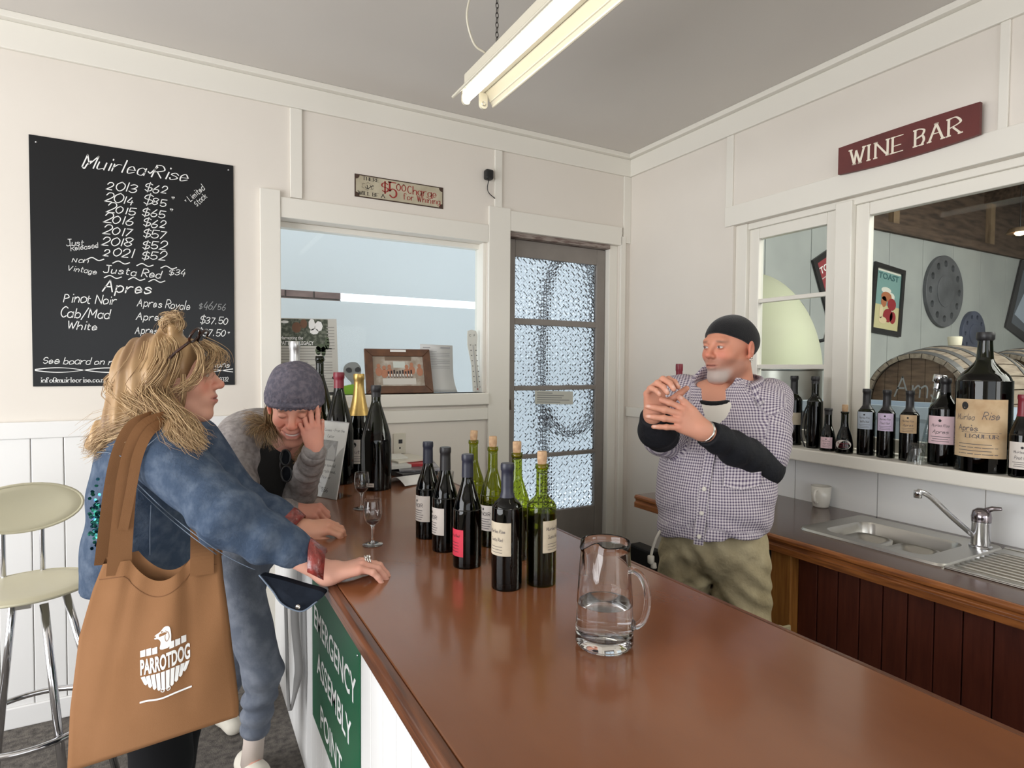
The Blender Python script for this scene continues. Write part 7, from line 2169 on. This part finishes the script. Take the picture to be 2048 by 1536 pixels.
# sunglasses pushed up on the head
b = MB(); b.tube(crom([H1(0.082, -0.02, 0.01), H1(0.088, 0.02, 0.06), H1(0.076, 0.06, 0.098)], 6), 0.0042, 8); b.make('sunglass_temple', M['shell'], w1, smooth=True)
b = MB()
for s in (-1, 1):
    c_ = H1(0.036 * s, 0.062, 0.118); ax_ = HM1 @ np.array([1, 0, 0]); ay_ = HM1 @ np.array([0, 0.5, 0.86])
    b.tube([c_ + ax_ * 0.03 * math.cos(a) + ay_ * 0.021 * math.sin(a) for a in np.linspace(0, 2 * PI, 25)[:-1]], 0.0036, 6, closed=True)
b.make('sunglasses', M['shell'], w1, smooth=True)

# ================================================================== woman in the woollen hat
O2 = ground(476, 2.22)
F2 = RT * 0.80 + TC * 0.60; R2 = np.cross(F2, UP); B2 = np.stack([R2, F2, UP], 1)
hc2 = at(589, 812, 2.05)
f2 = TC * 0.84 + RT * 0.22 - UP * 0.40; u2 = UP * 0.9 + TC * 0.38 + RT * 0.14
hd2, HM2 = head(hc2, f2, u2, 1.0, smile=True, skin=(214, 152, 130), eyes_open=False)
H2 = lambda x, y, z: hc2 + HM2 @ np.array([x, y, z])
sr2, er2, wr2 = at(472, 892, 2.10), at(470, 1010, 1.98), at(588, 1030, 2.06)
sl2, el2, wl2 = at(600, 905, 2.28), at(600, 985, 2.20), at(630, 899, 1.985)
wr2[2] = max(wr2[2], CT + 0.03)
el2[2] = max(el2[2], CT + 0.055)
hr2 = hand(wr2, RT * 0.93 - TC * 0.12 + UP * 0.02, UP * 0.86 + TC * 0.4, -1, 0.95, ((58, 70, 45), (60, 72, 45), (62, 72, 45), (60, 70, 45)), (2, 0, -1, -3), (24, 40, 30), er2, (212, 150, 130))
hl2 = hand(wl2, UP * 0.96 - RT * 0.16 + TC * 0.0, RT * 0.42 + TC * 0.88, 1, 0.84, ((10, 14, 8), (14, 16, 8), (18, 18, 10), (24, 22, 12)), (9, 2, -5, -12), (26, 20, 8), el2, (216, 152, 132))
hip2 = O2 + UP * 0.88; ch2 = at(528, 930, 2.20)
core = Soft().chain([hip2, (hip2 + ch2) / 2, ch2], [0.10, 0.085, 0.085], k=0.05).chain([ch2 + UP * 0.05, sr2], [0.05, 0.04]).chain([ch2 + UP * 0.05, sl2], [0.05, 0.04]).chain([sr2, er2], [0.04, 0.033]).chain([sl2, el2], [0.04, 0.033]).cap(ch2, hc2 - UP * 0.10 - f2 * 0.06, 0.06, 0.045, k=0.03)
kn_a, an_a = at(526, 1340, 2.20), at(503, 1520, 2.22); kn_b, an_b = at(462, 1340, 2.42), at(440, 1478, 2.60)
an_a[2] = 0.075; an_b[2] = 0.075
core.chain([hip2 + TC * 0.07, kn_a, an_a], [0.075, 0.045, 0.030]).chain([hip2 - TC * 0.07, kn_b, an_b], [0.075, 0.045, 0.030])
ft_a = an_a + np.array([0.03, -0.10, -0.045]); core.chain([an_a, ft_a], [0.03, 0.024])
v, fc = core.mesh(0.012)
w2 = person('person', 'laughing woman in grey woollen hat and hoodie with one hand to her face', O2, [hd2, hr2, hl2, (v, fc, np.array(lin((206, 150, 132))))], M['skin'])
# dark top
S = Soft().ell(ch2 + TC * 0.01, (0.135, 0.105, 0.17), B2).cap(ch2, hip2, 0.11, 0.13, k=0.06).cap(ch2 + UP * 0.08, ch2 * 0.5 + (hc2 - UP * 0.12 - f2 * 0.07) * 0.5, 0.085, 0.062, k=0.04)
garment('dark_top', S, 0.009, M['darktop'], w2, lambda P: 0.005 * wob(P, 34, 41), 0.008)
# hoodie: back, both sides and sleeves, open over the front
S = Soft().ell(ch2 - F2 * 0.035 + R2 * 0.02, (0.185, 0.125, 0.19), B2).cap(ch2 - F2 * 0.05, hip2 + UP * 0.06, 0.145, 0.15, k=0.07)
S.cap(sr2, ch2 + UP * 0.10, 0.075, 0.08, k=0.05).cap(sl2, ch2 + UP * 0.10, 0.07, 0.08, k=0.05)
S.ell(ch2 + UP * 0.145 - F2 * 0.06, (0.12, 0.08, 0.055), B2, k=0.03)
ar2 = wr2 - er2; ar2 /= np.linalg.norm(ar2); al2 = wl2 - el2; al2 /= np.linalg.norm(al2)
fo = ch2 + F2 * 0.15 + TC * 0.06
S.cap(fo + UP * 0.16 - R2 * 0.015, fo - UP * 0.20 - R2 * 0.01, 0.075, 0.085, k=0.015, sub=True)
S.chain([sr2, er2, wr2 - ar2 * 0.015], [0.075, 0.062, 0.040], k=0.035)
S.chain([sl2, el2, wl2 - al2 * 0.012], [0.068, 0.060, 0.038], k=0.02)
S.cut(hip2 + UP * 0.01, -UP).cut(wr2 - ar2 * 0.014, ar2) if False else S.cut(hip2 + UP * 0.01, -UP)
hood, HV = garment('grey_hoodie', S, 0.0068, M['greyhood'], w2, lambda P: 0.006 * creases(P, er2 - sr2, sr2 * 0.4 + er2 * 0.6, 75, 0.13, 42) + 0.004 * wob(P, 28, 43) + 0.005 * creases(P, al2, (el2 + wl2) / 2, 90, 0.09, 44), 0.011)
for wv, av in ((wl2, al2), (wr2, ar2)):
    b = MB(); b.lathe([(0.036, -0.05), (0.041, -0.046), (0.041, -0.012), (0.036, -0.008)], wv, 24, av); b.make('ribbed_cuff', M['greyhood'], hood, smooth=True)
# jeans
S = Soft().ell(hip2 - UP * 0.02, (0.16, 0.125, 0.13), B2)
S.chain([hip2 + TC * 0.07 - UP * 0.04, kn_a, an_a * 0.62 + kn_a * 0.38], [0.096, 0.066, 0.054], k=0.03)
S.chain([hip2 - TC * 0.07 - UP * 0.04, kn_b, an_b * 0.8 + kn_b * 0.2], [0.10, 0.068, 0.055], k=0.02)
garment('jeans', S, 0.008, M['jeans'], w2, lambda P: 0.006 * creases(P, UP, kn_a - UP * 0.03, 70, 0.10, 46) + 0.007 * creases(P, UP, an_a + UP * 0.22, 95, 0.12, 47) + 0.005 * creases(P, UP + RT, hip2 - UP * 0.06, 60, 0.14, 48) + 0.003 * wob(P, 30, 49), 0.012)
for an in (an_a, an_b):
    tt_ = np.array([0.30, -0.95, 0]) ; S = Soft().chain([an - UP * 0.03 - tt_ * 0.045, an - UP * 0.035 + tt_ * 0.05, an - UP * 0.045 + tt_ * 0.15], [0.045, 0.042, 0.035], k=0.02); S.cut((0, 0, 0.003), -UP)
    sh_, _ = garment('sneaker', S, 0.007, M['sneaker'], w2)
    kk = kn_a if an is an_a else kn_b; b = MB(); b.tube([an - UP * 0.02, an * 0.8 + kk * 0.2, an * 0.6 + kk * 0.4], [0.040, 0.037, 0.042], 16); b.make('sock', mat('cream_sock', (196, 182, 172), 0.9), w2, smooth=True)
# hat
Hc = Soft().ell((0, -0.020, 0.058), (0.093, 0.110, 0.092)).ell((0, -0.016, 0.028), (0.096, 0.112, 0.052), k=0.02)
Hc.cut((0, 0.085, 0.030), (0, 0.34, -1)).ell((0, -0.016, 0.02), (0.076, 0.097, 0.08), k=0.003, sub=True)
v, fc = Hc.mesh(0.004, lambda P: 0.0022 * np.sin(np.arctan2(P[:, 0], P[:, 1] + 0.02) * 46) * (P[:, 2] < 0.075) + 0.002 * wob(P, 85, 51), 0.006)
hat = mk('woollen_hat', hc2 + v @ HM2.T, fc, M['beanie'], w2, smooth=True)
b = MB(); b.tube([hc2 + HM2 @ np.array([0.088 * math.sin(a), -0.016 + 0.104 * math.cos(a), 0.036 + 0.34 * (-0.069 + 0.104 * math.cos(a))]) for a in np.linspace(0, 2 * PI, 49)[:-1]], 0.0115, 10, closed=True); b.make('hat_brim', M['beanie'], hat, smooth=True)
# hair
GG = []
for x0, e in ((0.075, (at(528, 868, 2.02), at(520, 905, 2.02))), (0.07, (at(512, 860, 2.06), at(498, 880, 2.05))), (0.078, (at(545, 872, 2.0), at(560, 905, 1.99))), (0.065, (at(505, 836, 2.08), at(478, 842, 2.08)))):
    GG.append(([H2(x0, -0.02, 0.02), H2(x0 + 0.006, -0.015, -0.05), H2(x0 + 0.002, -0.02, -0.10), *e], 0.010, 1.0))
GG += [([H2(-0.072, 0.0, 0.0), H2(-0.074, 0.0, -0.06), at(606, 905, 2.08), at(585, 925, 2.08)], 0.008, 0.6)]
strands(GG, 130, 0.01, 0.001, M['hair'], w2, name='hair', seed=9, curl=0.012, cols=((166, 138, 98), (92, 70, 48)))
# sunglasses hooked on the top
b = MB()
for (u, v) in ((571, 915), (573, 948)):
    c_ = at(u, v, 1.985); b.tube([c_ + RT * 0.017 * math.cos(a) + UP * 0.026 * math.sin(a) for a in np.linspace(0, 2 * PI, 21)[:-1]], 0.003, 6, closed=True)
b.tube([at(566, 900, 1.985), at(560, 930, 1.99), at(566, 962, 1.99)], 0.0025, 6)
sg_ = b.make('sunglasses', M['black'], w2, smooth=True)
b = MB()
for (u, v) in ((571, 915), (573, 948)):
    c_ = at(u, v, 1.987); b.prism([c_ + RT * 0.015 * math.cos(a) + UP * 0.024 * math.sin(a) for a in np.linspace(0, 2 * PI, 17)[:-1]], -TC * 0.002)
b.make('lenses', mat('dark_lens', (20, 20, 22), 0.08), sg_)
# grey ribbon bent into a narrow loop, set before the counter front
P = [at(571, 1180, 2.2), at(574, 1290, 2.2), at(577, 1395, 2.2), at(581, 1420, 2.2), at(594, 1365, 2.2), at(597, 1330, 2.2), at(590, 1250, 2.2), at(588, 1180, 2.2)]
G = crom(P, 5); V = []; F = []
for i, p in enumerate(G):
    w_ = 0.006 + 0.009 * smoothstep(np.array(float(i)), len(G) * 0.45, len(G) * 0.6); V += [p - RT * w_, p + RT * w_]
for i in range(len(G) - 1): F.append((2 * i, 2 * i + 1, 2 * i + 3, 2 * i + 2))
o = mk('grey_loop', V, F, mat('loop_grey', (142, 140, 138), 0.9), w2, smooth=True); o.modifiers.new('s', 'SOLIDIFY').thickness = 0.003

# ================================================================== tote bag
TL_, TR_, BR_, BL_ = (206, 1128), (436, 1096), (474, 1432), (134, 1545)


def bag_dep(u, v):
    x = (u - 140) / 330; y = (v - 1100) / 430
    return 1.395 - 0.10 * y + 0.03 * x - 0.045 * math.sin(PI * min(max(x, 0), 1)) * (0.35 + 0.65 * math.sin(PI * min(max(y * 0.9 + 0.05, 0), 1))) + 0.006 * math.sin((u + 0.22 * v) / 17) * max(0, 1 - abs(y - 0.25) * 1.8) + 0.010 * math.exp(-((u - 262 + 0.22 * (v - 1150)) / 14) ** 2) * max(0, 1 - y) + 0.009 * math.exp(-((u - 372 - 0.02 * (v - 1150)) / 13) ** 2) * max(0, 1 - y * 1.2)


NU, NV = 34, 40
V = []


def edge(y):
    l = np.interp(y, [0, 0.12, 0.35, 0.7, 1.0], [206, 186, 158, 140, 134]); r = np.interp(y, [0, 0.2, 0.6, 0.92, 1.0], [437, 441, 457, 473, 474]); return l, r


def top_v(x): return 1128 - 32 * x + 50 * max(0, math.sin(PI * (x - 0.24) / 0.55)) ** 0.8 * (0.24 < x < 0.79)


for j in range(NV + 1):
    y = j / NV
    l, r = edge(y)
    for i in range(NU + 1):
        x = i / NU; u = l + (r - l) * x
        v0 = top_v(x); v1 = 1546 - 112 * x - 14 * math.sin(PI * x) * 0.0
        v = v0 + (v1 - v0) * y
        V.append(at(u, v, bag_dep(u, v)))
V = np.array(V); nF = len(V); W_ = NU + 1
thick = np.array([0.05 * math.sin(PI * min(max(i / NU, 0.02), 0.98)) ** 0.6 + 0.004 for i in range(NU + 1)])
back = []
for j in range(NV + 1):
    for i in range(NU + 1):
        k_ = j * W_ + i; y = j / NV; tq = thick[i] * (0.5 + 0.9 * math.sin(PI * (0.08 + 0.86 * y)))
        p = V[k_] - TC * tq
        if j == 0: p = p + UP * 0.012
        back.append(p)
A = np.vstack([V, np.array(back)])
F = []
for j in range(NV):
    for i in range(NU):
        a = j * W_ + i; F += [(a, a + W_, a + W_ + 1, a + 1), (nF + a, nF + a + 1, nF + a + W_ + 1, nF + a + W_)]
for j in range(NV):
    for i in (0, NU):
        a = j * W_ + i; F.append((a, nF + a, nF + a + W_, a + W_) if i == 0 else (a, a + W_, nF + a + W_, nF + a))
for i in range(NU):
    a = NV * W_ + i; F.append((a, nF + a, nF + a + 1, a + 1))
bc_ = V.mean(0)
bag = thing('tote_bag', 'large tan canvas tote bag with white printed bird-dog emblem on the denim woman\'s shoulder', 'bag', (bc_[0], bc_[1], float(V[:, 2].min())))
mk('bag_body', A, F, M['canvas'], bag, smooth=True)
# top hem stitched line
b = MB(); b.tube([at(edge(0.075)[0] + (edge(0.075)[1] - edge(0.075)[0]) * x, top_v(x) + 32, bag_dep(edge(0.075)[0] + (edge(0.075)[1] - edge(0.075)[0]) * x, top_v(x) + 32) - 0.0005) for x in np.linspace(0.02, 0.98, 30)], 0.0010, 5); b.make('hem_stitch', mat('brown_thread', (122, 82, 50), 0.9), bag)


def ribbon(pts, w0, w1, name, t=0.0025):
    G = crom([at(*p) for p in pts], 6); V = []; F = []; n = len(G)
    for i, p in enumerate(G):
        T_ = G[min(i + 1, n - 1)] - G[max(i - 1, 0)]; T_ /= np.linalg.norm(T_); d = CAM - p; d /= np.linalg.norm(d); s = np.cross(T_, d); s /= np.linalg.norm(s); w_ = (w0 + (w1 - w0) * i / n) / 2
        V += [p - s * w_, p, p + s * w_]; pass
    for i in range(n - 1):
        for q in (0, 1): F.append((3 * i + q, 3 * i + q + 1, 3 * i + 4 + q, 3 * i + 3 + q))
    o = mk(name, V, F, M['canvas'], bag); o.modifiers.new('s', 'SOLIDIFY').thickness = t


ribbon([(238, 1150, 1.372), (240, 1110, 1.378), (246, 1040, 1.385), (254, 960, 1.385), (268, 895, 1.385), (290, 855, 1.40), (322, 838, 1.44), (352, 838, 1.50)], 0.050, 0.030, 'strap')
ribbon([(206, 1130, 1.43), (214, 1060, 1.425), (224, 980, 1.42), (238, 910, 1.41), (262, 858, 1.415), (295, 838, 1.44), (330, 832, 1.50)], 0.036, 0.030, 'strap')
ribbon([(246, 1060, 1.380), (262, 980, 1.378), (276, 910, 1.378), (300, 862, 1.40), (335, 842, 1.45)], 0.020, 0.024, 'strap')
ribbon([(404, 1150, 1.385), (404, 1105, 1.40), (402, 1060, 1.47), (396, 1010, 1.52)], 0.050, 0.046, 'strap')
ribbon([(430, 1112, 1.47), (428, 1070, 1.50), (420, 1020, 1.54)], 0.034, 0.034, 'strap')
# emblem: dog's head over banded letters and fan of feathers


def bfn(x, y):
    """x, y in picture-independent emblem units (millimetres) laid on the cloth"""
    u = 330 + x * 1.0 - y * 0.02; v = 1318 - y * 1.0 - x * 0.34
    return at(u, v, bag_dep(u, v) - 0.0012)


pr = Print(bfn)
wav = lambda x: -4.0 * math.sin((x + 50) / 100 * PI * 1.15)
Vt, Ft, wt_ = font2d('PARROTDOG', 30, bold=0.035)
Vt = Vt * [100 / wt_, 1]; Vt = Vt - [50, 15]
Vt[:, 1] = Vt[:, 1] + np.array([wav(x) for x in Vt[:, 0]])
pr.put(Vt, Ft, 0, 0)
for i, x in enumerate((-44, -32, -20, 14, 26, 38)):
    pr.poly([(x - 5, 20 + wav(x - 5)), (x + 5, 20 + wav(x + 5)), (x + 5, 33 + wav(x) + i % 2), (x - 5, 33 + wav(x) + i % 2)])
for i, x in enumerate(np.linspace(-45, 45, 10)):
    l_ = 14 + 24 * math.cos(x / 52 * PI / 2); y0 = -20 + wav(x)
    pr.poly([(x - 4, y0), (x + 4, y0), (x * 0.86 + 3.4, y0 - l_ + 3), (x * 0.86, y0 - l_), (x * 0.86 - 3.4, y0 - l_ + 3)])
pr.poly([tuple(p) for p in crom([(-9, 22), (-8, 36), (-13, 44), (-20, 46), (-19, 53), (-9, 57), (0, 64), (9, 62), (12, 54), (13, 40), (10, 22)], 4, closed=True)])
for s in (-1, 1): pr.line(crom([(0 + s, -58), (s * 4, -64), (s * 9, -62), (s * 8, -57), (s * 4, -58)], 4), 1.6)
pr.line(crom([(-52, -70), (-38, -71), (-10, -76), (20, -74), (52, -72)], 6), 3.4)
pr.make('emblem_print', M['printwhite'], bag)
pr = Print(lambda x, y: bfn(x, y) + TC * 0.0006)
pr.line(crom([(2, 56), (8, 50), (9, 40), (4, 34), (1, 42), (3, 52)], 4), 1.2); pr.disc(-5, 56, 1.6); pr.disc(-19, 50, 1.8)
pr.make('emblem_lines', M['canvas'], bag)
